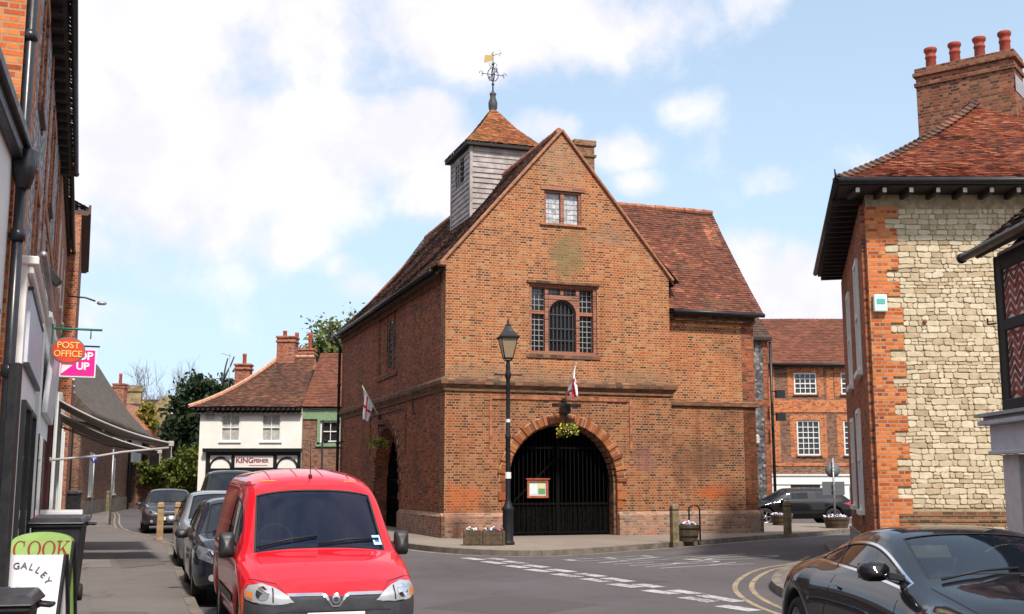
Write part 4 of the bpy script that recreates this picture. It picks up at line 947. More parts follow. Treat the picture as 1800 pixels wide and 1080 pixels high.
# ---------------------------------------------------------------- timber framed house, far right
def timber_house():
    rz = -91
    H = empty('timber_framed_house', (6.12, 14.1, 0), rz, 'black timber framed house with herringbone brick panels over a pale grey shopfront', 'house')
    L = 9.0; D = 5.0; z1 = 2.50; zt = 4.46
    MB().box((.15,.25,0), (L,D,z1)).build('ground_floor_wall', M['dark'], H)
    MB().box((.0,.002,z1), (L,D,zt+.05)).build('upper_wall', M['nog_mortar'], H)
    # herringbone bricks laid as real bricks
    q = random.Random(2); l, w = .215, .062; g = .012; sx = w+g
    mats = M['nog_brick']
    def panel(x0, x1, za, zb):
        hb = MB()
        cols = int((x1-x0)/(l*.72))+2
        i = 0
        cw = .155
        nx = int((x1-x0)/cw)+1
        for c in range(nx):
            sgn = 1 if c % 2 == 0 else -1; cx = x0+(c+.5)*cw
            z = za-.2
            while z < zb+.2:
                a = R(45*sgn); ux, uz = math.cos(a), math.sin(a)
                hl = .103; hw = .026; pts = [(cx+ux*s*hl-uz*t_*hw, z+uz*s*hl+ux*t_*hw) for s, t_ in ((-1,-1),(1,-1),(1,1),(-1,1))]
                z += .105
                pts = [(min(max(a_, x0+.004), x1-.004), min(max(b_, za+.004), zb-.004)) for a_, b_ in pts]
                ar = abs(sum(pts[k][0]*pts[(k+1)%4][1]-pts[(k+1)%4][0]*pts[k][1] for k in range(4)))/2
                if ar < .003: continue
                d = -q.uniform(.002, .008)
                hb.add([(a_, .035, b_) for a_, b_ in pts]+[(a_, d, b_) for a_, b_ in pts], [(4,5,6,7),(0,1,5,4),(1,2,6,5),(2,3,7,6),(3,0,4,7)])
        hb.build('herringbone_panel', M['nog_brick'], H, closed=False)
    xs = [0.0, 1.5, 3.0, 4.5, 6.0, 7.5, 9.0]
    for i in range(6):
        panel(xs[i]+.16, xs[i+1]-.0, z1+.16, 3.50); panel(xs[i]+.16, xs[i+1]-.0, 3.64, 4.26)
    f = MB()
    for x in xs[:-1]: f.box((x,-.03,z1), (x+.16,.05,zt))
    f.box((.0,-.045,z1), (L,.04,z1+.16)); f.box((.16,-.032,3.50), (L,.04,3.64)); f.box((.16,-.032,4.26), (L,.04,zt)); f.box((-.04,-.04,z1),(.0,D,zt))
    f.build('timber_frame', M['timber_dark'], H, bevel=.012)
    f = MB(); f.box((-.02,-.22,2.02), (L,.2,2.34)); f.box((-.10,-.34,2.34), (L,.2,2.40)); f.box((-.06,-.28,2.40), (L,.2,2.44)); f.box((-.04,-.25,1.98), (L,-.18,2.03)); f.build('shop_fascia', M['shop_grey'], H, bevel=.01)
    f = MB(); f.box((-.12,-.37,2.44), (L,.1,2.48)); f.build('fascia_lead', M['lead'], H)
    for x in (.06, 3.2, 6.2):
        f = MB(); f.box((x,-.12,0), (x+.46,.2,1.98)); f.box((x-.03,-.15,0), (x+.49,-.1,.35)); f.build('pilaster', M['shop_cream'], H, bevel=.01)
    f = MB(); f.box((.52,.1,0),(3.2,.2,.5)); f.build('shop_stallriser', M['timber_dark'], H)
    f = MB(); f.box((.6,.13,.5),(3.1,.15,1.95)); f.build('shop_window', M['glass'], H)
    t = MB(); tiles(t, (-.22,-.25,4.55), (L,-.25,4.55), (L,2.4,7.0), (.0,2.4,7.0), rowh=.105, tw=.165, wave=.05, curve=.06, seed=31, lift=.03, jit=.014)
    tiles(t, (L,5.2,4.50), (-.22,5.2,4.50), (.0,2.4,7.0), (L,2.4,7.0), rowh=.14, seed=32)
    rf = t.build('roof', M['tile_dark'], H, closed=False)
    b = MB(); slab(b, (-.20,-.23,4.54), (L,-.23,4.54), (L,2.4,6.94), (.02,2.4,6.94), .05, .04); b.build('roof_boards', M['timber_dark'], rf)
    e = MB(); e.add([(-.05,0,4.4),(-.05,5,4.4),(.05,2.4,6.9)], [(0,1,2)]); e.build('gable', M['timber_dark'], H, closed=False)
    g = MB(); g.tube([(-.27,-.33,4.50), (L,-.33,4.53)], .055, 8); g.tube([(-.27,-.33,4.50),(-.30,-.33,4.50)], .07, 8); g.build('gutter', M['iron'], H)
    h = MB(); h.tube([(-.03,-.05,3.62),(-.16,-.10,3.62),(-.17,-.10,3.70)], .012, 6); h.build('hook', M['iron'], H)
M['nog_mortar'] = pmat('nogging_mortar', (.60,.56,.52), .95, var=.2, vscale=6, bump=.4)
M['nog_brick'] = tile_mat('nogging_bricks', [(.0, (.05,.03,.03)), (.25, (.18,.04,.03)), (.6, (.30,.065,.045)), (1, (.42,.13,.09))], moss=(.25,.15,.12), moss_amt=.15, seed=12)
M['shop_grey'] = pmat('pale_grey_shop_paint', (.50,.49,.53), .5, var=.1); M['shop_cream'] = pmat('pale_pilaster_paint', (.55,.51,.50), .6, var=.1)
timber_house()

# ---------------------------------------------------------------- brick building and flint building in the gap, right
M['glass_green'] = glass_mat('shop_glass', (.10,.16,.15), .08)
M['tile_brown'] = tile_mat('even_brown_tiles', [(.0, (.11,.042,.028)), (.5, (.16,.055,.033)), (1, (.22,.08,.045))], seed=14, moss_amt=.2)
def gap_buildings():
    H = empty('sash_window_house', (12.2, 55, 0), 0, 'red brick building with white sash windows in the gap beside the stone house', 'building')
    L = 9.5; zt = 7.2
    wins = [(1.45,5.85,2.55,6.9,4,4), (3.72,5.85,4.8,6.9,4,4), (1.5,2.92,2.62,4.6,4,6), (3.75,2.92,4.85,4.6,4,6), (6.0,5.85,7.1,6.9,4,4), (6.0,2.92,7.1,4.6,4,6)]
    MB().prism(rect(0,2.0,L,zt), 0, .3, XZ, [hole(*w[:4]) for w in wins]).build('wall', M['brick_brown'], H)
    MB().box((0,.3,0), (L,6,zt)).build('rear_wall', M['dark'], H)
    q = MB()
    for w in wins:
        for a, b in ((w[0]-.32,w[0]-.002), (w[2]+.002,w[2]+.32)): q.box((a,-.012,w[1]-.1), (b,.02,w[3]+.25))
        q.box((w[0]-.32,-.016,w[3]+.002), (w[2]+.32,.02,w[3]+.26))
    q.box((0,-.03,4.98), (L,.02,5.14)); q.box((0,-.012,5.14), (L,.02,5.6)); q.box((.0,-.03,2.42),(L,.02,2.58)); q.box((0,-.014,2.6),(.7,.02,4.98)); q.box((0,-.02,5.6),(.5,.02,7.2)); q.box((3.0,-.014,5.6),(3.35,.02,7.0)); q.build('brick_dressings', M['brick_bright'], H)
    for x0, z0, x1, z1, nx, nz in wins: sash(H, x0, z0, x1, z1, XZ, 0, nx, nz, frame=.07, bars=.035, sill='mould')
    t = MB(); tiles(t, (-.4,-.25,zt+.1), (L,-.25,zt+.1), (L,3.1,10.0), (-.4,3.1,10.0), rowh=.15, tw=.24, wave=.05, seed=41); rf = t.build('roof', M['tile_brown'], H, closed=False)
    b = MB(); slab(b, (-.4,-.2,zt+.08), (L,-.2,zt+.08), (L,3.1,9.95), (-.4,3.1,9.95), .06, .05); b.build('roof_boards', M['timber_dark'], rf)
    g = MB(); g.tube([(-.3,-.32,zt+.05), (L,-.32,zt+.05)], .09, 8); g.build('gutter', M['iron'], H)
    s = MB(); s.box((.0,-.10,1.55), (L,.0,2.0)); s.box((0,-.16,1.96),(L,.0,2.03)); s.build('shop_fascia', M['white_render'], H)
    s = MB(); s.box((0,-.05,0),(1.1,.3,1.55)); s.box((2.5,-.05,0),(L,.3,1.55)); s.build('shop_wall', M['white_render'], H)
    MB().box((1.3,.05,.3),(2.4,.25,1.5)).build('shop_window', M['glass_green'], H); MB().box((3.9,-.08,.5),(5.2,-.05,1.45)).build('shop_window', M['glass_green'], H)
    s = MB(); s.box((1.1,-.06,1.3),(2.5,.0,1.55)); s.build('shop_sign_panel', M['black'], H)
    F = empty('flint_house', (10.35, 50, 0), 9, 'narrow flint walled house with a dark steep roof behind the market hall wing', 'house')
    MB().box((0,0,0), (.98,8,7.9)).build('wall', M['flint_dark'], F)
    m = MB(); m.box((-.01,-.012,5.0),(.985,.0,5.22)); m.box((.74,-.02,0),(.99,.0,7.9)); m.build('brick_dressings', M['brick_side'], F)
    m = MB(); m.box((-1.2,-.25,7.85),(1.12,8.2,7.98)); m.build('eaves_board', M['timber_dark'], F)
    t = MB(); tiles(t, (-3.0,-.2,7.9), (1.15,-.2,7.9), (.45,1.6,10.3), (-3.0,1.6,10.3), rowh=.15, tw=.2, seed=44)
    tiles(t, (1.15,-.2,7.9), (1.15,8,7.9), (.45,8,10.3), (.45,1.6,10.3), rowh=.15, tw=.2, seed=45)
    t.build('roof', M['tile_dark'], F, closed=False)
    g = MB(); g.tube([(1.08,-.1,7.8),(1.08,-.1,.3)], .07, 8); g.build('downpipe', M['iron'], F)
    g = MB(); g.box((-.02,-.22,3.3),(.42,-.02,3.7)); g.build('wall_lamp', M['white_weathered'], F, bevel=.05)
    g = MB(); g.box((.0,-.04,.1),(.35,.0,3.2)); g.build('door', M['dark'], F)
    for i, z in enumerate((5.45, 4.45)):
        s = empty('hanging_sign', (11.62, 49.55, z), 9, ('upper' if i == 0 else 'lower')+' of two small black boxes fixed beside the flint house downpipe', 'sign', 'black wall boxes by the downpipe')
        MB().box((-.15,-.1,-.17),(.25,.1,.17)).build('sign_panel', M['black'], s, bevel=.01)
        m = MB(); m.tube([(-.3,.2,.12),(.2,.0,.12)], .02, 6); m.build('bracket', M['iron'], s)
gap_buildings()

# ---------------------------------------------------------------- white shop house and green fronted cottage, left of the hall
def left_back():
    H = empty('white_shop_house', (-15.3, 56, 0), 0, 'cream rendered house with a brown tiled roof over a black timbered shopfront', 'house')
    L = 5.0; zt = 5.3
    ws = [(1.02,3.62,1.98,4.98), (3.02,3.62,3.98,4.98)]
    MB().prism(rect(0,3.28,L,zt), 0, .3, XZ, [hole(*w) for w in ws]).build('upper_wall', M['render'], H)
    MB().box((0,.3,0), (L,6,zt)).build('rear_wall', M['curtain'], H)
    MB().box((0,0,0), (.35,.29,3.28)).build('corner_wall', M['render'], H)
    for w in ws:
        sash(H, *w, XZ, 0, 2, 4 if False else 2, frame=.07, glass='curtain', bars=.035)
    f = MB(); f.box((.25,-.30,3.10), (L+.05,.0,3.28)); f.box((.4,-.10,2.95),(L,.0,3.10)); f.box((.4,-.08,0),(.58,.0,2.95)); f.box((L-.16,-.08,0),(L,.0,2.95)); f.box((.58,-.07,2.18),(L-.16,.0,2.32)); f.box((1.62,-.08,2.32),(1.78,.0,2.95)); f.box((3.68,-.08,2.32),(3.84,.0,2.95)); f.box((2.6,-.08,0),(2.72,0,2.18))
    fo = f.build('shopfront_timber', M['black'], H, bevel=.01)
    p = MB(); p.box((.58,-.02,0),(L-.16,.28,2.18)); p.build('shop_window', M['glass'], H)
    for xa, xb in ((.58,1.62),(3.84,L-.16)): MB().box((xa,-.03,2.32),(xb,.25,2.95)).build('plaster_panel', M['render'], H)
    c = MB()
    for x0, x1 in ((.58,1.62), (3.84,4.84)):
        cx = (x0+x1)/2; r = (x1-x0)/2
        for s in (-1, 1): c.tube([(cx+s*r*math.cos(a), -.05, 2.34+.50*math.sin(a)) for a in [k*math.pi/12 for k in range(7)]], .05, 6)
    c.build('curved_brace', M['black'], H)
    s = MB(); s.box((1.80,-.10,2.36),(3.66,-.02,2.92)); so_ = s.build('shop_sign', M['sign_cream'], H)
    text('KING', .36, M['sign_red'], so_, frame((2.28,-.102,2.58), (1,0,0), (0,-1,0)), bold=.012)
    text('FISHER', .25, M['sign_red'], so_, frame((3.08,-.102,2.60), (1,0,0), (0,-1,0)), sx=.95, bold=.01)
    text('ANTIQUES', .10, M['sign_red'], so_, frame((2.95,-.102,2.43), (1,0,0), (0,-1,0)), sx=1) if False else None
    b = MB(); b.box((2.5,-.104,2.44),(3.4,-.100,2.47)); b.build('sign_rule', M['sign_red'], so_)
    a = MB(); a.box((.28,-.12,4.75),(.68,-.0,5.1)); a.build('alarm_box', M['grey_metal'], H, bevel=.02)
    t = MB(); P = .45
    tiles(t, (-.5,-.35,zt), (L,-.35,zt), (L,3.0,8.1), (3.2,3.0,8.1), rowh=.13, tw=.2, curve=.28, wave=.05, seed=51)
    tiles(t, (-.5,6.4,zt), (-.5,-.35,zt), (3.2,3.0,8.1), (3.2,3.2,8.1), rowh=.13, tw=.2, curve=.25, wave=.05, seed=52)
    rf = t.build('roof', M['tile_old'], H, closed=False)
    b = MB(); b.add([(-.4,-.25,zt-.35),(L,-.25,zt-.35),(L,3,7.45),(3.3,3,7.45),(-.4,6.3,zt-.03),(L,6.3,zt-.03)], [(0,1,2,3),(4,0,3),(5,4,3,2),(0,4,5,1)]); b.build('roof_boards', M['timber_dark'], rf, closed=False)
    r = MB(); n = 20; A, B = Vector((-.5,-.35,zt+.02)), Vector((3.2,3.0,8.12)); pts = [A.lerp(B, i/n)-Vector((0,0,.30*4*(i/n)*(1-i/n))) for i in range(n+1)]
    for i in range(n): r.tube([pts[i], pts[i+1]], .10, 6, smooth=False)
    ridge_line(r, (3.2,3.0,8.12), (L,3.0,8.12), .09, .3); r.build('ridge_tiles', M['ridge_light'], rf)
    e = MB()
    for i in range(22): e.box((-.3+i*.245,-.33,zt-.16),(-.22+i*.245,.0,zt-.06))
    e.box((-.4,-.30,zt-.06),(L,.0,zt-.02)); e.build('eaves_board', M['timber_dark'], H)
    chimney(H, 3.55, 3.2, 7.0, 9.15, .95, .9, M['brick_red'], [(3.4,.35)], .4)
    # lower cottage joined to the hall side
    G = empty('green_front_cottage', (-10.28, 56.2, 0), 0, 'brown brick cottage with sage green window frame and fascia, tucked against the market hall', 'house')
    w = (.85,3.58,1.85,4.65)
    MB().prism(rect(0,0,3.6,4.9), 0, .3, XZ, [hole(*w)]).build('wall', M['brick_brown'], G)
    MB().box((0,.3,0),(3.6,5,5.2)).build('rear_wall', M['dark'], G)
    MB().box((0,-.06,4.72),(3.6,.1,5.25)).build('fascia', M['sage'], G)
    MB().box((-.05,-.14,5.22),(3.6,-.02,5.30)).build('gutter', M['white_weathered'], G)
    sash(G, *w, XZ, 0, 2, 2, frame=.09, mat='white')
    f = MB()
    for q in ((w[0]-.14,w[1]-.1,w[0],w[3]+.12), (w[2],w[1]-.1,w[2]+.14,w[3]+.12), (w[0],w[3],w[2],w[3]+.12), (w[0]-.2,w[1]-.2,w[2]+.2,w[1]-.0)): f.prism(rect(*q), -.08, .0, XZ)
    f.build('window_surround', M['sage'], G)
    t = MB(); tiles(t, (-.05,-.25,5.33), (3.6,-.25,5.33), (3.6,3.2,8.35), (.25,3.2,8.35), rowh=.13, tw=.2, wave=.03, seed=55); rf = t.build('roof', M['tile_brown'], G, closed=False)
    b = MB(); slab(b, (-.05,-.2,5.3), (3.6,-.2,5.3), (3.6,3.2,8.3), (.25,3.2,8.3), .08, .04); b.build('roof_boards', M['timber_dark'], rf)
    # houses further back showing only chimneys and roof tops
    B = empty('distant_brick_house', (-12.6, 62, 0), 0, 'brick house behind the cream house, only its big two-pot chimney stack showing', 'house')
    m = MB(); m.box((-1,0,0),(4,5,7.2)); m.prism([(-1.2,7.1),(4.2,7.1),(1.5,8.3)], 0, 5, XZ); m.build('wall', M['brick_red'], B)
    chimney(B, .95, 1.0, 6.5, 8.95, 1.35, .8, M['brick_red'], [(.6,.95),(1.35,.95)], .95)
    m = MB(); m.bar((-.05,.5,9.0),(.75,.4,8.1), .3, .1, (0,0,1)); m.build('gable_coping', M['coping'], B)
    C = empty('distant_cottage', (-15.3, 60.5, 0), 0, 'cottage behind the cream house, showing one brick chimney and a roof aerial', 'house')
    m = MB(); m.box((-.6,0,0),(2,4,5.4)); m.prism([(-.6,5.4),(2,5.4),(.7,6.9)], 0, 4, XZ); m.build('wall', M['brick_red'], C)
    chimney(C, .75, 1.0, 5, 7.95, .8, .7, M['brick_red'], [(.78,.6)], .6)
    a = MB(); a.tube([(.02,.8,5.8),(.02,.8,8.55)], .02, 5); a.tube([(-.45,.8,8.55),(.1,.8,8.4)], .015, 5)
    for i in range(4): a.tube([(-.4+.14*i,.6,8.53-.04*i),(-.4+.14*i,1.0,8.53-.04*i)], .008, 4)
    a.build('aerial', M['grey_metal'], C)
M['sage'] = pmat('sage_green_paint', (.20,.30,.17), .55, var=.1)
M['sign_cream'] = pmat('sign_board_cream', (.74,.70,.66), .6); M['sign_red'] = pmat('sign_letter_red', (.22,.03,.03), .6)
M['ridge_light'] = pmat('pale_orange_ridge', (.55,.28,.18), .85, var=.3)
left_back()
M['sign_back'] = pmat('sign_back_grey', (.12,.125,.135), .5)
M['sign_blue'] = pmat('sign_blue', (.02,.10,.50), .4); M['sign_green'] = pmat('bracket_green', (.02,.16,.10), .5); M['sign_grey'] = pmat('sign_rim_grey', (.16,.15,.16), .5)
M['po_red'] = pmat('post_sign_red', (.68,.06,.03), .4); M['po_yellow'] = pmat('post_sign_yellow', (.80,.55,.12), .5); M['pink'] = pmat('hot_pink', (.80,.01,.28), .4)
# ---------------------------------------------------------------- left hand terrace
ROW = 110.58
def rowthing(name, t, label, cat='shop', group=None, z=0, out=0):
    a = R(ROW); o = Vector((-.855, 0, 0))+Vector((math.cos(a), math.sin(a), 0))*t+Vector((.9362,.3515,0))*out+Vector((0,0,z))
    return empty(name, o, ROW, label, cat, group)
def terrace():
    dx, dy = math.cos(R(107.6)), math.sin(R(107.6))
    H = empty('white_shop', (-5.20-10.4*dx, 11.5-10.4*dy, 0), 107.6, 'white walled shop at the left edge with a black eaves gutter and black ironwork window', 'shop')
    L = 10.3; w = (8.3,.95,9.7,3.3)
    MB().prism(rect(0,0,L,5.0), -.0, .2, XZ, [hole(*w)]).build('wall', M['white_render'], H)
    MB().box((0,.2,0),(L,4,5.0)).build('rear_wall', M['dark'], H)
    m = MB(); m.box((0,-.11,4.94),(L+.1,-.005,5.12)); m.box((0,-.17,5.08),(L+.12,-.005,5.20)); m.bar((0,.8,5.6),(L,.8,5.6),2.0,.06,(0,-.45,1)); m.build('gutter', M['iron'], H, bevel=.015)
    m = MB(); m.prism(rect(w[0],w[1],w[2],w[3]), .06, .1, XZ); m.build('pane', M['glass'], H)
    m = MB()
    for i in range(7): m.box((w[0]+i*.232-.015,-.05,w[1]), (w[0]+i*.232+.015,-.01,w[3]))
    for z in (.95,2.2,3.25): m.box((w[0],-.06,z),(w[2],-.02,z+.05))
    m.build('window_ironwork', M['iron'], H)
    m = MB(); m.box((w[0]-.1,-.05,.30),(w[2]+.1,-.004,.93)); m.build('stallriser', M['brick_red'], H)
    m = MB(); m.tube([(L,-.10,0.1),(L,-.10,4.8)], .055, 8)
    for z in (.9,2.7,4.1): m.tube([(L,-.10,z),(L,-.10,z+.12)], .075, 8)
    m.lathe([(.07,4.65),(.12,4.85),(.13,5.05)], 8, (L,-.12,0)); m.tube([(L,-.10,5.0),(L+.12,-.08,5.3),(L+.12,-.08,8.7)], .055, 8)
    for z in (6.3,7.6): m.tube([(L+.12,-.08,z),(L+.12,-.08,z+.1)], .075, 8)
    m.build('downpipe', M['pipe_black'], H)
def eaves_block(parent, x0, x1, z, out, dz=.3, rise=3.0, mat='tile_dark', seed=60):
    m = MB(); m.box((x0,-out+.03,z-.02),(x1,.0,z+.05)); m.build('soffit', M['timber_dark'], parent)
    x = x0+.2
    while x < x1: MB().box((x,-out+.08,z-.14),(x+.08,.0,z-.022)).build('rafter_foot', M['timber_dark'], parent); x += .6
    t = MB(); tiles(t, (x0,-out-.04,z+.06), (x1,-out-.04,z+.06), (x1,2.6,z+rise), (x0,2.6,z+rise), rowh=.11, tw=.17, wave=.05, seed=seed, lift=.03); tr = t.build('roof', M[mat], parent, closed=False)
    b = MB(); slab(b, (x0,-out,z+.06), (x1,-out,z+.06), (x1,2.6,z+rise-.06), (x0,2.6,z+rise-.06), .05, .03); b.build('roof_boards', M['timber_dark'], tr)
    g = MB(); g.tube([(x0,-out-.07,z+.04), (x1,-out-.07,z+.04)], .055, 8); g.tube([(x1,-out-.07,z+.04),(x1+.03,-out-.07,z+.04)], .07, 8); g.build('gutter', M['iron'], parent)
M['pipe_black'] = pmat('glossy_black_pipe', (.02,.02,.025), .3, var=.2)
M['frame_dark'] = pmat('dark_window_frame', (.09,.02,.02), .6)
M['brick_row'] = brick_mat('terrace_red_brick', [(.0, (.12,.035,.025)), (.3, (.32,.07,.03)), (.6, (.46,.12,.04)), (1, (.52,.20,.09))], (.40,.30,.22), seed=17, stain_amt=.4)
def terrace2():
    L = 25.4; zt = 8.75
    B = rowthing('brick_and_flint_house', 2.0, 'tall orange brick and flint house at the left edge with dark overhanging eaves', 'house')
    hs = [(13.9,6.75,14.9,8.25), (19.2,6.6,20.2,8.1), (14.6,4.2,15.5,5.7), (19.6,4.2,20.6,5.7)]
    MB().prism(rect(10.25,0,13.0,zt), 0, .3, XZ).build('wall', M['brick_bright'], B)
    MB().prism([(.3,0),(5,0),(5,zt),(2.7,11.3),(.3,zt)], 10.25, 10.5, YZ).build('end_wall', M['brick_bright'], B)
    MB().prism(rect(13.0,0,L,zt), 0, .3, XZ, [hole(*w) for w in hs]).build('flint_wall', M['flint'], B)
    MB().box((10.5,.3,0),(L,5,zt)).build('rear_wall', M['dark'], B)
    q = MB()
    for w in hs: q.box((w[0]-.22,-.03,w[1]-.1),(w[0]-.002,.03,w[3])); q.box((w[2]+.002,-.03,w[1]-.1),(w[2]+.22,.03,w[3])); q.box((w[0]-.22,-.035,w[3]+.002),(w[2]+.22,.03,w[3]+.24))
    q.box((17.2,-.025,3.6),(17.6,.03,zt)); q.box((23.6,-.025,3.6),(24.0,.03,zt)); q.box((L-.4,-.025,3.6),(L,.03,zt)); q.box((13.0,-.028,3.75),(17.2,.03,3.95)); q.box((17.6,-.028,6.1),(L-.4,.03,6.3)); q.build('brick_dressings', M['brick_row'], B)
    for w in hs: sash(B, *w, XZ, 0, 2, 2, mat='frame_dark')
    eaves_block(B, 10.2, L, 8.72, .27, seed=61)
    l = MB(); l.box((13.0,-.22,4.25),(13.08,-.04,4.35)); l.bar((13.05,-.42,4.13),(13.05,-.18,4.42),.18,.10); l.build('floodlight', M['iron'], B, bevel=.01)
    a = MB(); a.box((15.8,-.20,4.1),(16.05,-.04,4.5)); a.build('alarm_box', M['white'], B, bevel=.02)
    S = rowthing('white_shopfront', 12.9, 'white shopfront with sloping cornice pipe and pale fascia beyond the black downpipe', 'shop')
    w = 4.2
    MB().box((0,-.15,0),(w,-.04,4.0)).build('wall', M['white_render'], S)
    m = MB(); m.box((-.03,-.26,3.98),(w+.03,-.04,4.08)); m.box((0,-.21,3.88),(w,-.15,3.98)); m.build('cornice', M['white'], S, bevel=.015)
    m = MB(); m.tube([(-.03,-.30,4.10),(w+.05,-.30,4.10)], .04, 8); m.build('gutter', M['grey_metal'], S)
    m = MB(); m.box((.3,-.19,2.95),(w-.1,-.152,3.75)); m.build('fascia_sign', M['fascia_grey'], S)
    m = MB(); m.box((.28,-.21,2.91),(w-.08,-.152,2.95)); m.box((.28,-.21,3.75),(w-.08,-.152,3.79)); m.build('fascia_moulding', M['iron'], S)
    for a_, b_ in ((.5,1.9),(2.3,3.8)):
        wo = MB().box((a_,-.17,.75),(b_,-.152,2.5)).build('shop_window', M['glass'], S); m = MB()
        for x in (a_-.06, b_): m.box((x,-.20,.7),(x+.06,-.152,2.55))
        m.box((a_,-.20,2.5),(b_,-.152,2.55)); m.box((a_,-.20,.7),(b_,-.152,.75)); m.build('frame', M['black'], wo)
    D = rowthing('grey_shopfront', 17.3, 'pale grey shopfront panel on white pilasters just before the folding awnings', 'shop')
    w = 4.9
    MB().box((0,-.20,0),(w,-.05,4.0)).build('wall', M['white_render'], D)
    m = MB(); m.bar((.8,-.28,3.2),(4.8,-.28,3.2),.08,1.05,(0,-.07,1)); m.build('fascia_sign', M['fascia_pale'], D, bevel=.01)
    m = MB(); m.box((0,-.30,4.0),(w,-.05,4.10)); m.build('cornice', M['white'], D, bevel=.01)
    for a_, b_ in ((.4,2.2),(2.6,4.5)): MB().box((a_,-.22,.6),(b_,-.202,2.35)).build('shop_window', M['glass'], D)
    F = rowthing('dark_shopfront', 22.3, 'dark glazed shopfront with white posts under the folding awnings', 'shop')
    MB().box((0,-.28,0),(5.0,-.05,3.4)).build('wall', M['frame_dark'], F)
    MB().box((.3,-.30,.5),(4.7,-.282,2.7)).build('shop_window', M['glass'], F)
    for x in (0,2.4,4.75): MB().box((x,-.36,0),(x+.25,-.302,3.3)).build('pilaster', M['white_render'], F)
    C = rowthing('red_brick_terrace_house', 27.42, 'tall narrow red brick terrace house with dark eaves beyond the flint house', 'house')
    L = 10.6; zt = 8.9
    ws = [(1.2,6.3,2.1,7.9), (4.6,6.3,5.5,7.9), (8.0,6.3,8.9,7.9), (1.2,4.0,2.1,5.5), (4.6,4.0,5.5,5.5), (8.0,4.0,8.9,5.5)]
    MB().prism(rect(0,0,L,zt), -.04, .3, XZ, [hole(*w_) for w_ in ws]).build('wall', M['brick_row'], C)
    MB().box((0,.3,0),(L,5,zt)).build('rear_wall', M['dark'], C)
    for w_ in ws: sash(C, *w_, XZ, -.04, 2, 2, recess=.05)
    eaves_block(C, .02, L, 8.88, .16, seed=62)
    MB().box((.3,-.2,.4),(10.2,-.05,2.9)).build('shop_window', M['glass'], C)
    for x in (0,3.3,6.6,10.2): MB().box((x,-.30,0),(x+.3,-.205,3.2)).build('pilaster', M['white_render'], C)
    E = rowthing('tall_gutter_house', 38.05, 'taller red brick house with a projecting brown gutter at the terrace end', 'house')
    L = 11.0; zt = 10.2
    ws = [(1.4,5.0,2.3,6.6), (4.2,5.0,5.1,6.6), (7.2,5.0,8.1,6.6)]
    MB().prism(rect(0,0,L,zt), -.40, .3, XZ, [hole(*w_) for w_ in ws]).build('wall', M['brick_row'], E)
    MB().box((0,.3,0),(L,5,zt)).build('rear_wall', M['dark'], E)
    for w_ in ws: sash(E, *w_, XZ, -.40, 2, 2, recess=.05)
    m = MB(); m.box((0,-.60,10.15),(L,.0,10.3)); m.box((0,-.68,10.2),(L,-.60,10.5)); m.build('gutter', M['brown_gutter'], E)
    t = MB(); tiles(t, (0,-.6,10.4),(L,-.6,10.4),(L,2.5,12.0),(0,2.5,12.0), rowh=.13, tw=.2, seed=64); t.build('roof', M['tile_dark'], E, closed=False)
M['fascia_grey'] = pmat('blue_grey_fascia', (.56,.58,.65), .5, var=.1); M['fascia_pale'] = pmat('pale_fascia', (.68,.67,.68), .4, var=.12)
M['brown_gutter'] = pmat('brown_gutter', (.10,.05,.035), .6)
terrace()
terrace2()
# awnings (each its own thing)
M['awning'] = pmat('brown_grey_awning_cloth', (.36,.31,.28), .85, var=.15, bump=.2)
M['awning_in'] = pmat('awning_trim', (.42,.37,.35), .7)
def awning(t0, t1, label, zi, zo, out=2.05, arm=False):
    A = rowthing('shop_awning', t0, label, 'awning', 'folding awnings over the terrace shops'); w = t1-t0
    m = MB(); n = 12; vs = []; P = []
    for i in range(n+1):
        f = i/n; y = -.32-out*f; z = zi+(zo-zi)*f-.10*4*f*(1-f); P.append((y, z))
    for (y, z) in P: vs += [(0,y,z),(w,y,z)]
    m.add(vs, [(2*i,2*i+1,2*i+3,2*i+2) for i in range(n)]); c = m.build('cloth', M['awning'], A, closed=False); s = c.modifiers.new('thick', 'SOLIDIFY'); s.thickness = .02
    m = MB(); m.box((0,-.40-out,zo-.05),(w,-.30-out,zo+.05)); m.tube([(0,y,z+.015) for y, z in P], .02, 6); m.build('front_bar', M['awning_in'], A, bevel=.01)
    m = MB(); y, z = P[-1]; m.add([(0,y-.03,z-.05),(w,y-.03,z-.05),(w,y-.03,z-.26),(0,y-.03,z-.26)], [(0,1,2,3)]); v = m.build('valance', M['awning'], A, closed=False); s = v.modifiers.new('thick', 'SOLIDIFY'); s.thickness = .015
    m = MB(); m.box((0,-.42,zi-.02),(w,-.30,zi+.14)); m.build('cassette', M['awning_in'], A, bevel=.02)
    m = MB(); m.tube([(w*.15,-.34,zi-.25),(w*.5,-.32-out*.5,(zi+zo)/2-.22),(w*.15,-.34-out,zo-.02)], .022, 6); m.build('folding_arm', M['awning_in'], A)
awning(22.5, 24.9, 'nearer of two brown folding awnings, sloping out over the pavement above the black bins', 3.17, 2.38)
awning(25.9, 29.8, 'farther brown folding awning with a pale top edge, just behind the nearer one', 3.10, 2.32)
o = rowthing('awning_pole', 20.6, 'long thin white pole stretched from the shop wall to the tip of the nearer awning', 'pole')
MB().tube([(0,-.30,2.02),(1.2,-1.1,2.12),(1.5,-1.5,2.20),(1.85,-2.35,2.30)], .022, 6).build('rod', M['awning_in'], o)
m = MB(); m.lathe([(.0,0),(.05,0),(.05,.03),(0,.03)], 8, (0,-.33,2.02), ax='y'); m.build('wall_plate', M['awning_in'], o)
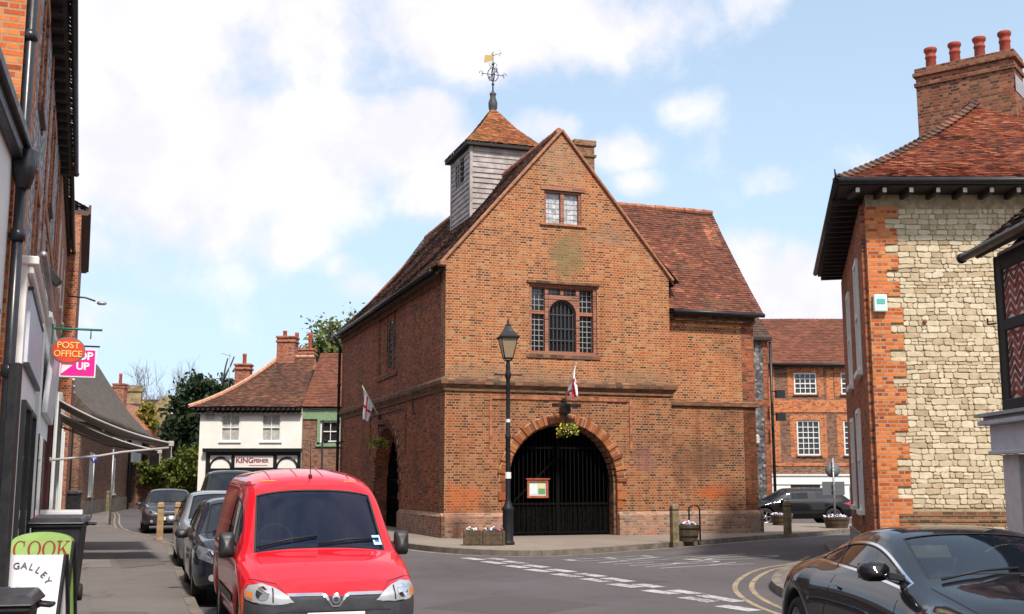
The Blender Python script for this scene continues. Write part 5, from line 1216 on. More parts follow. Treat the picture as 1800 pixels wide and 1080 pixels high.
# hanging signs
def oval(cy, cz, a, b, x0, x1, mb, n=28):
    mb.prism([(cy+a*math.cos(2*math.pi*k/n), cz+b*math.sin(2*math.pi*k/n)) for k in range(n)], x0, x1, lambda p, q, t: (t, p, q))
s = rowthing('post_office_sign', 18.0, 'oval red hanging sign reading POST OFFICE in yellow letters on a green bracket', 'sign')
m = MB(); m.tube([(0,-.30,3.94),(0,-1.0,3.94)], .018, 6); m.tube([(0,-.42,3.94),(0,-.42,3.80)], .01, 5); m.tube([(0,-.84,3.94),(0,-.84,3.80)], .01, 5); m.bar((0,-.30,3.7),(0,-.30,4.0),.03,.03); m.build('bracket', M['sign_green'], s)
m = MB(); oval(-.53, 3.61, .245, .205, -.02, .02, m); b = m.build('sign_border', M['sign_grey'], s)
m = MB(); oval(-.53, 3.61, .225, .185, -.026, .026, m); b = m.build('sign_face', M['po_red'], s)
text('POST', .135, M['po_yellow'], b, frame((-.03,-.53,3.645), (0,-1,0), (-1,0,0)), sx=1, bold=.002)
text('OFFICE', .135, M['po_yellow'], b, frame((-.03,-.53,3.515), (0,-1,0), (-1,0,0)), sx=.92, bold=.002)
s = rowthing('pink_sign', 20.2, 'bright pink square hanging sign with white letters behind the oval post office sign', 'sign')
m = MB(); m.box((-.02,-.95,3.40),(.02,-.38,3.88)); b = m.build('sign_border', M['white'], s)
m = MB(); m.box((-.026,-.93,3.425),(.026,-.40,3.86)); b2 = m.build('sign_face', M['pink'], s)
text('TOP', .18, M['white'], b2, frame((-.03,-.72,3.70), (0,-1,0), (-1,0,0)), bold=.006); text('UP', .17, M['white'], b2, frame((-.03,-.74,3.53), (0,-1,0), (-1,0,0)), bold=.006)
m = MB(); m.add([(-.03,-.41,3.45),(-.03,-.58,3.60),(-.03,-.41,3.60)], [(0,1,2)]); m.build('sign_flash', M['white'], b2, closed=False)
m = MB(); m.tube([(0,-.30,3.93),(0,-1.0,3.93)], .015, 6); m.build('bracket', M['iron'], s)
s = rowthing('wall_lamp', 27.9, 'slim street light on a thin arm reaching out from the brick terrace', 'street lamp')
m = MB(); m.tube([(0,-.3,5.95),(0,-.7,5.93),(0,-.92,5.86)], .02, 6); m.build('arm', M['iron'], s)
m = MB(); m.lathe([(.02,-.12),(.045,-.07),(.05,.05),(.02,.10)], 8, (0,-1.05,5.82), ax='y'); m.build('lamp_head', M['grey_metal'], s)
# ---------------------------------------------------------------- things on the left pavement
def tapered_bin(name, loc, rz, w, d, h, label, group, lid=True):
    B = empty(name, loc, rz, label, 'bin', group); m = MB(); k = .82
    m.add([(-w/2*k,-d/2*k,.06),(w/2*k,-d/2*k,.06),(w/2*k,d/2*k,.06),(-w/2*k,d/2*k,.06),(-w/2,-d/2,h-.1),(w/2,-d/2,h-.1),(w/2,d/2,h-.1),(-w/2,d/2,h-.1)], [(0,3,2,1),(4,5,6,7),(0,1,5,4),(1,2,6,5),(2,3,7,6),(3,0,4,7)])
    m.build('body', M['black_plastic'], B, bevel=.03, seg=2)
    m = MB(); m.box((-w/2-.03,-d/2-.03,h-.12),(w/2+.03,d/2+.03,h-.07)); m.build('rim', M['black_plastic'], B, bevel=.015)
    m = MB(); m.add([(-w/2-.05,-d/2-.06,h-.07),(w/2+.05,-d/2-.06,h-.07),(w/2+.05,d/2+.05,h-.05),(-w/2-.05,d/2+.05,h-.05),(-w/2-.0,-d/2+.02,h-.0),(w/2+.0,-d/2+.02,h-.0),(w/2,d/2-.02,h+.03),(-w/2,d/2-.02,h+.03)], [(0,3,2,1),(4,5,6,7),(0,1,5,4),(1,2,6,5),(2,3,7,6),(3,0,4,7)]); m.build('lid', M['bin_lid'], B, bevel=.02, seg=2)
    m = MB(); m.tube([(w/2+.02,d/2*.6,h-.08),(w/2+.12,d/2*.6,h-.09),(w/2+.12,-d/2*.0,h-.09),(w/2+.02,-d/2*.0,h-.08)], .018, 6); m.build('handle', M['black_plastic'], B)
    for s in (-1, 1):
        m = MB(); m.lathe([(.03,-.03),(.10,-.03),(.11,0),(.10,.03),(.03,.03)], 16, (s*(w/2*k+.01),d/2*k,.11), ax='x'); m.build('wheel', M['tyre'], B)
    return B
M['bin_lid'] = pmat('grey_black_lid', (.028,.026,.03), .4, var=.25)
M['tyre'] = pmat('tyre_rubber', (.018,.018,.018), .8)
tapered_bin('wheelie_bin', (-5.86,15.0,.12), 14, .60, .68, 1.08, 'large black wheelie bin with a grey lid standing behind the green COOK board', 'black bins on the left pavement')
tapered_bin('wheelie_bin', (-15.25,40.0,.12), 8, .50, .55, 1.22, 'small black bin far along the pavement near the shop doorway', 'black bins on the left pavement')
tapered_bin('litter_bin', (-3.74,8.6,.12), 12, .42, .40, .72, 'squat black bin at the bottom left corner in front of the white board', 'black bins on the left pavement')
def aboard(name, loc, rz, w, h, face, label, arch=0, frm='iron'):
    B = empty(name, loc, rz, label, 'sign', None); sp = .28
    def outline(b): 
        pts = [(-w/2,.0),(w/2,.0),(w/2,h-arch)]
        if arch: pts += [(w/2*math.cos(math.pi*k/12), h-arch+arch*math.sin(math.pi*k/12)) for k in range(1,12)]
        pts.append((-w/2,h-arch)); return pts
    tl = sp/h
    for s, nm in ((-1,'front_board'), (1,'rear_board')):
        m = MB(); m.prism(outline(0), -.012, .012, lambda a, b, t, s=s: (a, s*(sp-b*tl)*.9+t+s*.02, b)); o = m.build(nm, M[face], B)
        if s == -1: front = o
    m = MB()
    for s in (-1, 1): m.bar((w/2+.012,s*sp*.9,.0),(w/2+.012,s*.02,h-arch), .024, .04)
    m.build('side_rail', M[frm], B)
    return B, front, tl*.9
M['cook_green'] = pmat('leaf_green_board', (.27,.42,.12), .55, var=.08); M['cook_red'] = pmat('dark_red_letters', (.25,.03,.02), .5)
M['board_white'] = pmat('white_board', (.72,.70,.74), .5); M['grey_ink'] = pmat('grey_print', (.10,.10,.12), .6); M['pale_ink'] = pmat('pale_print', (.50,.50,.54), .6)
B, fr, tl = aboard('pavement_sign', (-5.05,12.5,.12), 6, .62, 1.0, 'cook_green', 'round topped leaf green pavement sign reading COOK in dark red serif letters', arch=.10)
nb = Vector((0,-1,tl)).normalized()
def tfr(x, z, h, sp=.28): return frame((x, -(sp-z*(sp/h))*.9-.036, z), (1,0,0), nb)
def serif(s, size, mat, parent, Mx, bold=0.0):
    """letters with slab serifs, flat on the board"""
    ob = text(s, size, mat, parent, Mx, bold=bold); return ob
# COOK drawn with thick-and-thin strokes
def cook_letters(parent):
    m = MB(); z0, hh = .74, .17; f = lambda a, b, t: (a, -(.28-b*.28)*.9-.034-t, b)
    def ringo(cx, a0, a1, rx=.070, wt=.024, wn=.009):
        n = 28; out = []; inn = []
        for k in range(n+1):
            t = R(a0+(a1-a0)*k/n); thick = wn+(wt-wn)*abs(math.cos(t)); out.append((cx+rx*math.cos(t), z0+hh/2+hh/2*math.sin(t))); inn.append((cx+(rx-thick)*math.cos(t), z0+hh/2+(hh/2-.010)*math.sin(t)))
        for k in range(n): m.prism([out[k],out[k+1],inn[k+1],inn[k]], 0, .003, f)
    ringo(-.215, 50, 310); m.prism(rect(-.180,z0+.112,-.170,z0+.168), 0, .003, f); ringo(-.065, 0, 360); ringo(.085, 0, 360)
    m.prism(rect(.18,z0,.202,z0+hh), 0, .003, f); m.prism(rect(.163,z0,.219,z0+.010), 0, .003, f); m.prism(rect(.163,z0+hh-.010,.219,z0+hh), 0, .003, f)
    m.prism([(.202,z0+.075),(.27,z0+hh-.008),(.279,z0+hh-.008),(.208,z0+.066)], 0, .003, f); m.prism([(.215,z0+.092),(.262,z0+.008),(.292,z0+.008),(.232,z0+.108)], 0, .003, f)
    m.prism(rect(.252,z0,.300,z0+.010), 0, .003, f); m.prism(rect(.25,z0+hh-.010,.295,z0+hh), 0, .003, f)
    m.build('lettering', M['cook_red'], parent)
cook_letters(fr)
m = MB(); m.lathe([(.0,0),(.03,0),(.03,.004),(0,.004)], 12, (.24,-.155,.42), ax='y'); m.build('emblem', M['cook_red'], fr)
B, fr, tl = aboard('pavement_sign', (-4.42,10.5,.12), 5, .74, .88, 'board_white', 'white square pavement sign with THE GALLEY SHOP in a curve, black edged', frm='iron')
nb = Vector((0,-1,tl)).normalized()
arc = 'THE GALLEY'
for i, ch in enumerate(arc):
    if ch == ' ': continue
    a = R(152-i*13.2); x = .02+.265*math.cos(a); z = .50+.265*math.sin(a); Mx = frame((x, -(.28-z*(.28/.88))*.9-.036, z), (math.sin(a),0,-math.cos(a)), nb)
    text(ch, .082, M['grey_ink'], fr, Mx, bold=.001)
text('SHOP', .085, M['grey_ink'], fr, frame((.14,-(.28-.20*(.28/.88))*.9-.036,.20), (1,0,0), nb), sx=1.1)
m = MB()
q = random.Random(3)
for k in range(9):
    a = q.uniform(0, 6.28); r = q.uniform(.03, .10); x, z = .02+r*math.cos(a), .52+r*math.sin(a)*.8
    m.tube([(x+.05*math.cos(t), -(.28-(z+.04*math.sin(t))*(.28/.88))*.9-.033, z+.04*math.sin(t)) for t in [j*.6+a for j in range(8)]], .003, 4)
m.build('printed_drawing', M['pale_ink'], fr)
B = empty('shop_notice_board', (-7.80,20.0,.12), 4, 'low white framed notice board half hidden behind the big wheelie bin', 'sign')
m = MB(); m.box((-.36,-.02,.15),(.36,.02,1.06)); b = m.build('panel', M['white'], B); m = MB(); m.box((-.32,-.026,.2),(.32,-.02,1.02)); b = m.build('poster', M['board_white'], B)
m = MB(); m.lathe([(.0,0),(.05,0),(.05,.003),(0,.003)], 14, (-.22,-.031,.93), ax='y'); m.build('red_spot', M['po_red'], b)
m = MB()
for s in (-1, 1): m.bar((s*.3,-.2,0),(s*.3,.2,0),.03,.03); m.bar((s*.3,0,0),(s*.3,0,.2),.03,.03)
m.build('stand', M['grey_metal'], B)
B = empty('black_post', (-4.29,9.8,.12), 0, 'thick black square post with a steel clamp in front of the pavement signs', 'post')
m = MB(); m.box((-.045,-.045,0),(.045,.045,2.55)); m.build('shaft', M['black_plastic'], B, bevel=.008)
m = MB(); m.box((-.055,-.055,.62),(.055,.055,.66)); m.tube([(-.09,-.06,.64),(.03,-.06,.64)], .012, 6); m.build('clamp', M['grey_metal'], B)
m = MB(); m.box((-.055,-.055,0),(.055,.055,.04)); m.build('base_plate', M['black_plastic'], B)
def bollard(loc, h, label, sq=.15, mat='post_wood', rz=0, lean=0):
    B = empty('wooden_bollard', loc, rz, label, 'bollard', 'wooden bollards along the pavements')
    m = MB(); s = sq/2; m.add([(-s,-s,0),(s,-s,0),(s,s,0),(-s,s,0),(-s*.96,-s*.96,h-.05),(s*.96,-s*.96,h-.05),(s*.96,s*.96,h-.05),(-s*.96,s*.96,h-.05),(-s*.7,-s*.7,h),(s*.7,-s*.7,h),(s*.7,s*.7,h),(-s*.7,s*.7,h)],
        [(0,1,5,4),(1,2,6,5),(2,3,7,6),(3,0,4,7),(4,5,9,8),(5,6,10,9),(6,7,11,10),(7,4,8,11),(8,9,10,11),(3,2,1,0)]); m.build('post', M[mat], B, bevel=.006)
    m = MB(); m.box((-s-.004,-s-.004,h-.16),(s+.004,s+.004,h-.13)); m.build('groove_band', M['timber_dark'], B)
    B.rotation_euler.y = R(lean); return B
M['post_tan'] = pmat('tan_post_wood', (.34,.22,.11), .85, var=.3, vscale=6, bump=.4)
bollard((-9.42,31.0,.12), 1.0, 'tan wooden bollard in front of the dark saloon, left of two by the lay-by', .17, 'post_tan', 15)
bollard((-9.02,31.2,.12), 1.0, 'tan wooden bollard beside the silver car mirror, right of two by the lay-by', .15, 'post_tan', 10)
bollard((-21.0,60.0,.12), 1.1, 'small far-off wooden bollard by the old thatched house wall', .16, 'post_wood')
bollard((4.15,29.6,.12), .98, 'grey green wooden bollard beside the cycle hoop at the foot of the hall', .18, 'post_wood', 20)
bollard((7.9,33.2,.12), 1.0, 'grey green wooden bollard on the kerb corner in front of the black estate car', .17, 'post_wood', 25)
# sign poles
s = empty('one_way_sign', (-18.2,50,.12), 0, 'small round blue arrow sign on a thin grey pole by the thatched house', 'road sign')
m = MB(); m.tube([(0,0,0),(0,0,2.75)], .03, 8); m.build('pole', M['grey_metal'], s)
m = MB(); m.lathe([(0,-.01),(.15,-.01),(.15,.01),(0,.01)], 20, (0,-.05,2.55), ax='y'); d = m.build('sign_disc', M['sign_blue'], s)
m = MB(); m.prism([(-.02,2.44),(.02,2.44),(.02,2.56),(.06,2.56),(0,2.66),(-.06,2.56),(-.02,2.56)], -.066, -.062, XZ); m.build('arrow', M['white'], d)
s = empty('sign_pole', (-14.6,42.0,.12), 0, 'plain grey pole standing at the kerb end of the left pavement', 'pole')
m = MB(); m.tube([(0,0,0),(0,0,2.75)], .035, 8); m.build('shaft', M['grey_metal'], s); m = MB(); m.lathe([(.04,2.74),(.045,2.76),(.02,2.80)], 8); m.build('cap', M['black'], s)
s = empty('no_entry_sign', (10.95,39.2,.12), 0, 'grey sign pole seen from behind, round disc over square plate, rising from the barrel planter', 'road sign')
m = MB(); m.tube([(0,0,0),(0,0,2.35)], .035, 8); m.build('pole', M['grey_metal'], s)
m = MB(); m.lathe([(0,-.01),(.26,-.01),(.26,.01),(0,.01)], 24, (0,.05,1.95), ax='y'); m.build('sign_disc', M['sign_back'], s)
m = MB(); m.box((-.38,.04,1.10),(.38,.06,1.55)); m.build('sign_plate', M['sign_back'], s)
m = MB()
for z in (1.25,1.42,1.9,2.0): m.box((-.05,-.04,z),(.05,.04,z+.03))
m.build('clips', M['grey_metal'], s)
# ---------------------------------------------------------------- on and around the hall
def hallthing(name, x, y, z, label, cat, group=None, rz=18.8):
    p = HT(x, y, z); return empty(name, p, rz, label, cat, group)
HT_M = Matrix.Translation((-1.9, 32.2, 0)) @ Matrix.Rotation(R(18.8), 4, 'Z')
def HT(x, y, z): return HT_M @ Vector((x, y, z))
M['flag_white'] = pmat('flag_cloth_white', (.80,.78,.80), .8); M['flag_red'] = pmat('flag_cloth_red', (.60,.02,.03), .8)
M['leaf_y'] = pmat('basket_leaves', (.22,.26,.03), .6, var=.5, vscale=30); M['leaf_g'] = pmat('plant_leaves', (.05,.13,.025), .6, var=.5, vscale=30)
def flag(base, tip, label, drop, fold_dir, seed):
    F = hallthing('flag', *base, label, 'flag', 'red cross flags on the market hall'); b = Vector((0,0,0)); t = Vector(tip)-Vector(base)
    m = MB(); m.tube([b, t], .022, 8); m.lathe([(.0,0),(.035,.02),(.0,.06)], 8, t); m.build('pole', M['white_weathered'], F)
    m = MB(); m.box((-.06,-.05,-.09),(.06,.05,.09)); m.build('wall_socket', M['iron'], F)
    fd = Vector(fold_dir).normalized(); d = t.normalized(); L = t.length
    # cloth hangs from the outer part of the pole in folds
    nu, nv = 18, 26; vs = []; fs = []; mi = []
    for i in range(nu+1):
        u = i/nu
        for j in range(nv+1):
            v = j/nv
            p = t-d*(.05+u*.74*(1-.40*v))
            side = d.cross(Vector((0,0,1))).normalized()
            w = .055*math.sin(u*15+seed)*min(1, v*2.5)+.03*math.sin(u*7+v*4)
            p = p+Vector((0,0,-drop*v*(1-.22*u)))+side*w+fd*(.10*v*v)
            vs.append(p)
    for i in range(nu):
        for j in range(nv):
            u, v = (i+.5)/nu, (j+.5)/nv; fs.append((i*(nv+1)+j, (i+1)*(nv+1)+j, (i+1)*(nv+1)+j+1, i*(nv+1)+j+1)); mi.append(1 if (abs(u-.5) < .12 or abs(v-.48) < .075) else 0)
    m = MB(); m.v = [Vector(p) for p in vs]; m.f = [list(f) for f in fs]; m.mi = mi; m.sm = [True]*len(fs)
    c = m.build('cloth', (M['flag_white'], M['flag_red']), F, closed=False); s = c.modifiers.new('thick', 'SOLIDIFY'); s.thickness = .004
flag((3.58,-.12,3.98), (3.58,-1.05,4.98), 'furled red cross flag on a pole above the front arch', .85, (0,-1,0), 0)
flag((-.10,8.2,3.90), (-.62,8.7,5.0), 'red cross flag drooping from a pole over the side arch', 1.2, (0,0,0.01), 1)
def basket(x, y, z, label, beam=None, rz=0):
    B = hallthing('hanging_basket', x, y, z, label, 'hanging basket', 'hanging baskets over the arches')
    m = MB(); m.lathe([(.0,-.20),(.10,-.17),(.19,-.08),(.22,.0),(.20,.0),(.10,-.1)], 14, cap=False); m.build('bowl', M['moss'], B, closed=False)
    m = MB()
    for k in range(4): a = k*math.pi/2; m.tube([(.21*math.cos(a),.21*math.sin(a),0),(0,0,.42)], .006, 4)
    m.tube([(0,0,.42),(0,0,.55)], .012, 5); m.build('chains', M['iron'], B)
    q = random.Random(int(x*10)); g = MB(); h = MB()
    for k in range(420):
        a = q.uniform(0, 6.28); r = .34*math.sqrt(q.random()); zz_ = q.uniform(-.06, .12)-(.22*q.random() if r > .22 else 0)+.02*math.cos(a*5)
        p = Vector((r*math.cos(a), r*math.sin(a), zz_)); s = q.uniform(.02, .045); n = Vector((q.gauss(0,1),q.gauss(0,1),q.gauss(0,1))).normalized(); u = n.orthogonal().normalized()*s; v = n.cross(u.normalized())*s
        (h if q.random() < .25 else g).add([p-u, p-v*.6, p+u, p+v*.6], [(0,1,2,3)])
    g.build('foliage', M['leaf_y'], B, closed=False); h.build('blossom', M['pansy_yellow'], B, closed=False)
    if beam:
        m = MB()
        for bb in beam: m.box(*bb)
        m.build('bracket', M['iron'], B, bevel=.01)
M['moss'] = pmat('moss_liner', (.07,.06,.03), .95, var=.4); M['pansy_yellow'] = pmat('yellow_flowers', (.62,.50,.06), .6)
basket(3.56,-.38,3.20, 'hanging basket of yellow green trailing plants on a black beam over the front arch', [((-.45,-.06,.60),(.42,.06,.70)), ((-.10,-.05,.42),(.10,.43,.60)), ((-.03,-.03,.52),(.03,.40,.58))])
basket(-.22,7.75,3.05, 'hanging basket in the shade at the top of the side arch', [((-.05,-.05,.5),(.22,.05,.58))])
# notice board on the gate
N = hallthing('notice_board', 2.92, .40, 1.20, 'wooden framed notice board with white and green papers fixed to the iron gate', 'notice board')
m = MB()
for q_ in ((-.37,0,-.30,.60),(.30,0,.37,.60),(-.30,.53,.30,.60),(-.30,0,.30,.07)): m.prism(rect(*q_), -.05, .0, XZ)
m.box((-.42,-.08,.60),(.42,.0,.64)); m.build('frame', M['board_frame'] if 'board_frame' in M else pmat('red_brown_frame', (.36,.09,.04), .6, var=.2), N)
m = MB(); m.box((-.30,-.01,.07),(.30,-.002,.53)); b = m.build('back_panel', M['cream_paper'] if 'cream_paper' in M else pmat('notice_back', (.55,.58,.60), .7), N)
m = MB(); m.box((-.26,-.014,.12),(-.14,-.011,.47)); m.box((-.12,-.014,.14),(-.02,-.011,.48)); m.build('papers', M['white'], b)
m = MB(); m.box((.03,-.014,.12),(.27,-.011,.30)); m.build('green_poster', pmat('poster_green', (.12,.30,.10), .6), b)
m = MB(); m.box((.03,-.014,.32),(.27,-.011,.49)); m.build('yellow_poster', pmat('poster_yellow', (.62,.62,.30), .6), b)
N.scale = (.88, 1, .88)
# ---------------------------------------------------------------- street lamp
def street_lamp():
    x, y = -.10, 28.75
    Lm = empty('street_lamp', (x, y, .12), 12, 'black Victorian style street lamp with tapering glass lantern standing before the hall', 'street lamp')
    m = MB(); m.lathe([(.17,0),(.17,.05),(.15,.08),(.135,.12),(.135,.82),(.15,.85),(.15,.90),(.11,.95),(.085,1.02),(.062,1.10),(.060,2.6),(.072,2.62),(.072,2.68),(.055,2.72),(.050,4.10),(.070,4.14),(.085,4.22),(.060,4.30),(.052,4.36),(.06,4.42),(.05,4.52),(.04,4.60)], 16)
    c = m.build('column', M['lamp_black'], Lm)
    m = MB(); m.tube([(-.34,0,4.22),(.34,0,4.22)], .018, 8)
    for s in (-1, 1): m.lathe([(.0,-.03),(.028,0),(.0,.03)], 8, (s*.34,0,4.22))
    m.build('ladder_bar', M['lamp_black'], Lm)
    m = MB(); m.lathe([(.078,1.62),(.078,1.78)], 16, cap=False); m.build('sticker', M['white'], c, closed=False)
    m = MB(); m.lathe([(.058,3.02),(.058,3.10)], 16, cap=False); m.build('sticker', M['white'], c, closed=False)
    m = MB(); m.lathe([(.0725,2.55),(.0725,2.58)], 16, cap=False)
    # lantern: four tapering glazed sides
    z0, z1, r0, r1 = 4.64, 5.16, .15, .30
    m = MB()
    for k in range(4):
        a = math.pi/4+k*math.pi/2; b = a+math.pi/2
        p = [Vector((r0*math.cos(t)*1.0, r0*math.sin(t), z0)) for t in (a, b)]+[Vector((r1*math.cos(t), r1*math.sin(t), z1)) for t in (b, a)]
        m.add(p, [(0,1,2,3)])
    m.build('lantern_glass', M['lamp_glass'], Lm, closed=False)
    m = MB()
    for k in range(4):
        a = math.pi/4+k*math.pi/2; b = a+math.pi/2
        m.tube([(r0*math.cos(a),r0*math.sin(a),z0),(r1*math.cos(a),r1*math.sin(a),z1)], .013, 5)
        m.bar((r0*math.cos(a),r0*math.sin(a),z0),(r0*math.cos(b),r0*math.sin(b),z0), .025, .03); m.bar((r1*math.cos(a),r1*math.sin(a),z1),(r1*math.cos(b),r1*math.sin(b),z1), .035, .04)
    for k in range(4): a = k*math.pi/2+math.pi/4; m.tube([(.04,0,4.58),(.10*math.cos(a),.10*math.sin(a),4.58),(r0*math.cos(a),r0*math.sin(a),z0)], .012, 5)
    m.build('lantern_frame', M['lamp_black'], Lm)
    m = MB(); n = 4
    m.lathe([(.36,5.15),(.365,5.18),(.30,5.22),(.18,5.33),(.11,5.44),(.085,5.47),(.10,5.49),(.045,5.53),(.028,5.58),(.035,5.60),(.014,5.64),(.008,5.72)], 4, a0=math.pi/4, smooth=False); m.build('lantern_roof', M['lamp_black'], Lm)
    m = MB(); m.lathe([(.03,4.7),(.05,4.82),(.04,4.98),(.0,5.0)], 10); m.build('bulb', M['lamp_bulb'], Lm)
M['lamp_black'] = pmat('lamp_black_paint', (.012,.013,.017), .6, var=.2, spec=.3)
M['lamp_glass'] = glass_mat('lantern_glass', (.42,.31,.20), .25, see=.30, spec=.4); M['lamp_bulb'] = pmat('lamp_bulb', (.7,.66,.55), .4)
street_lamp()
# slim black column by the cottage
s = empty('black_lamp_column', (-7.55,45.6,.0), 0, 'slim black column with a short side arm in front of the green framed cottage', 'lamp post')
m = MB(); m.tube([(0,0,0),(0,0,.9),(0,0,.92),(0,0,4.1)], [.07,.07,.045,.035], 8); m.build('column', M['lamp_black'], s)
m = MB(); m.tube([(0,0,3.2),(.9,0,3.25)], .022, 6); m.lathe([(.02,.0),(.10,.02),(.12,.06),(.03,.14)], 10, (.12,0,3.22)); m.build('side_arm', M['lamp_black'], s)
# ---------------------------------------------------------------- planters
def flowers(parent, cx, cy, z, rx, ry, n, seed, cols):
    q = random.Random(seed); g = MB()
    for k in range(n*4):
        a = q.uniform(0, 6.28); r = math.sqrt(q.random()); p = Vector((cx+rx*r*math.cos(a), cy+ry*r*math.sin(a), z+q.uniform(-.02,.09)*(1.2-r*.6))); s = q.uniform(.02,.05); nn = Vector((q.gauss(0,1),q.gauss(0,1),q.gauss(.8,1))).normalized(); u = nn.orthogonal().normalized()*s; v = nn.cross(u.normalized())*s*.7
        g.add([p-u, p-v, p+u, p+v], [(0,1,2,3)])
    g.build('leaves', M['leaf_g'], parent, closed=False)
    for ci, c in enumerate(cols):
        f = MB()
        for k in range(n//len(cols)):
            a = q.uniform(0, 6.28); r = math.sqrt(q.random()); p = Vector((cx+rx*r*math.cos(a), cy+ry*r*math.sin(a), z+q.uniform(.05,.13)*(1.2-r*.5))); nn = Vector((q.gauss(0,.5),-.8+q.gauss(0,.4),.9)).normalized(); u = nn.orthogonal().normalized(); v = nn.cross(u); s = q.uniform(.025,.04)
            f.add([p+nn*.008]+[p+(u*math.cos(t*math.pi/3)+v*math.sin(t*math.pi/3))*s*(1 if t % 2 else .7) for t in range(6)], [(0,i+1,(i+1) % 6+1) for i in range(6)])
        f.build('flower_heads', M[c], parent, closed=False)
M['fl_white'] = pmat('white_pansies', (.78,.74,.78), .6); M['fl_purple'] = pmat('purple_pansies', (.16,.06,.36), .6); M['fl_red'] = pmat('wine_red_pansies', (.30,.02,.04), .6)
def box_planter(loc, rz, w, label, cols, seed):
    P = empty('planter_box', loc, rz, label, 'planter', 'flower planters round the market hall'); h = .38; d = .38
    m = MB(); 
    for i in range(3): m.box((-w/2,-d/2,.02+i*.135),(w/2,-d/2+.03,.02+i*.135+.13)); m.box((-w/2,d/2-.03,.02+i*.135),(w/2,d/2,.02+i*.135+.13)); m.box((-w/2,-d/2+.03,.02+i*.135),(-w/2+.03,d/2-.03,.15+i*.135)); m.box((w/2-.03,-d/2+.03,.02+i*.135),(w/2,d/2-.03,.15+i*.135))
    for x in (-w/2-.012, w/2-.05): m.box((x,-d/2-.02,0),(x+.062,-d/2-.001,h+.02))
    m.build('box', M['planter_wood'], P, bevel=.006)
    m = MB(); m.box((-w/2+.03,-d/2+.03,.1),(w/2-.03,d/2-.03,.34)); m.build('soil', M['moss'], P)
    P.scale = (1, 1, .86)
    flowers(P, 0, 0, .38, w/2-.02, d/2-.02, 46, seed, cols)
M['planter_wood'] = pmat('planter_wood', (.085,.056,.032), .85, var=.4, vscale=9, bump=.4)
box_planter((-.98,28.55,.12), 6, .42, 'left wooden planter box with white and green pansies at the foot of the hall corner', ['fl_white','fl_red'], 3)
box_planter((-.46,28.50,.12), 6, .52, 'wooden planter box with purple and white pansies beside the street lamp', ['fl_purple','fl_white','fl_red'], 4)
def barrel(loc, r, h, label, seed, cols=('fl_white','fl_purple')):
    P = empty('barrel_planter', loc, 0, label, 'planter', 'flower planters round the market hall')
    m = MB(); m.lathe([(r*.80,0),(r*.92,h*.5),(r,h),(r*.93,h),(r*.9,h-.06)], 20, cap=False, smooth=False); m.build('staves', M['planter_wood'], P, closed=False)
    m = MB()
    for z in (.10, h-.12): rr = r*(.80+.20*z/h)+.006; m.lathe([(rr,z),(rr+.01,z+.045)], 20, cap=False)
    m.build('hoops', M['iron'], P, closed=False)
    m = MB(); m.lathe([(0,h-.05),(r*.92,h-.05)], 20, cap=False); m.build('soil', M['moss'], P, closed=False)
    flowers(P, 0, 0, h-.04, r*.95, r*.95, 70, seed, list(cols))
barrel((4.62,30.4,.12), .30, .42, 'small barrel planter half hidden behind the grey green bollard by the cycle hoop', 5)
barrel((9.75,41.8,.12), .40, .36, 'half barrel planter with white flowers in front of the black estate car', 6)
barrel((11.0,39.2,.12), .44, .36, 'half barrel planter with white flowers around the foot of the grey sign pole', 7)
s = empty('cycle_hoop', (4.85,30.75,.12), 12, 'black tubular cycle stand hoop against the brick wing of the hall', 'cycle stand')
m = MB(); w, h, r = .30, .92, .12
m.tube([(-w/2,0,0),(-w/2,0,h-r)]+[(-w/2+r-r*math.cos(a), 0, h-r+r*math.sin(a)) for a in [k*math.pi/12 for k in range(1,7)]]+[(w/2-r+r*math.sin(a), 0, h-r+r*math.cos(a)) for a in [k*math.pi/12 for k in range(0,7)]]+[(w/2,0,0)], .024, 8); m.build('tube', M['iron'], s)
m = MB(); m.lathe([(.06,0),(.06,.012),(.03,.012)], 12, (-w/2,0,0)); m.build('foot_plate', M['iron'], s); m = MB(); m.lathe([(.06,0),(.06,.012),(.03,.012)], 12, (w/2,0,0)); m.build('foot_plate', M['iron'], s)

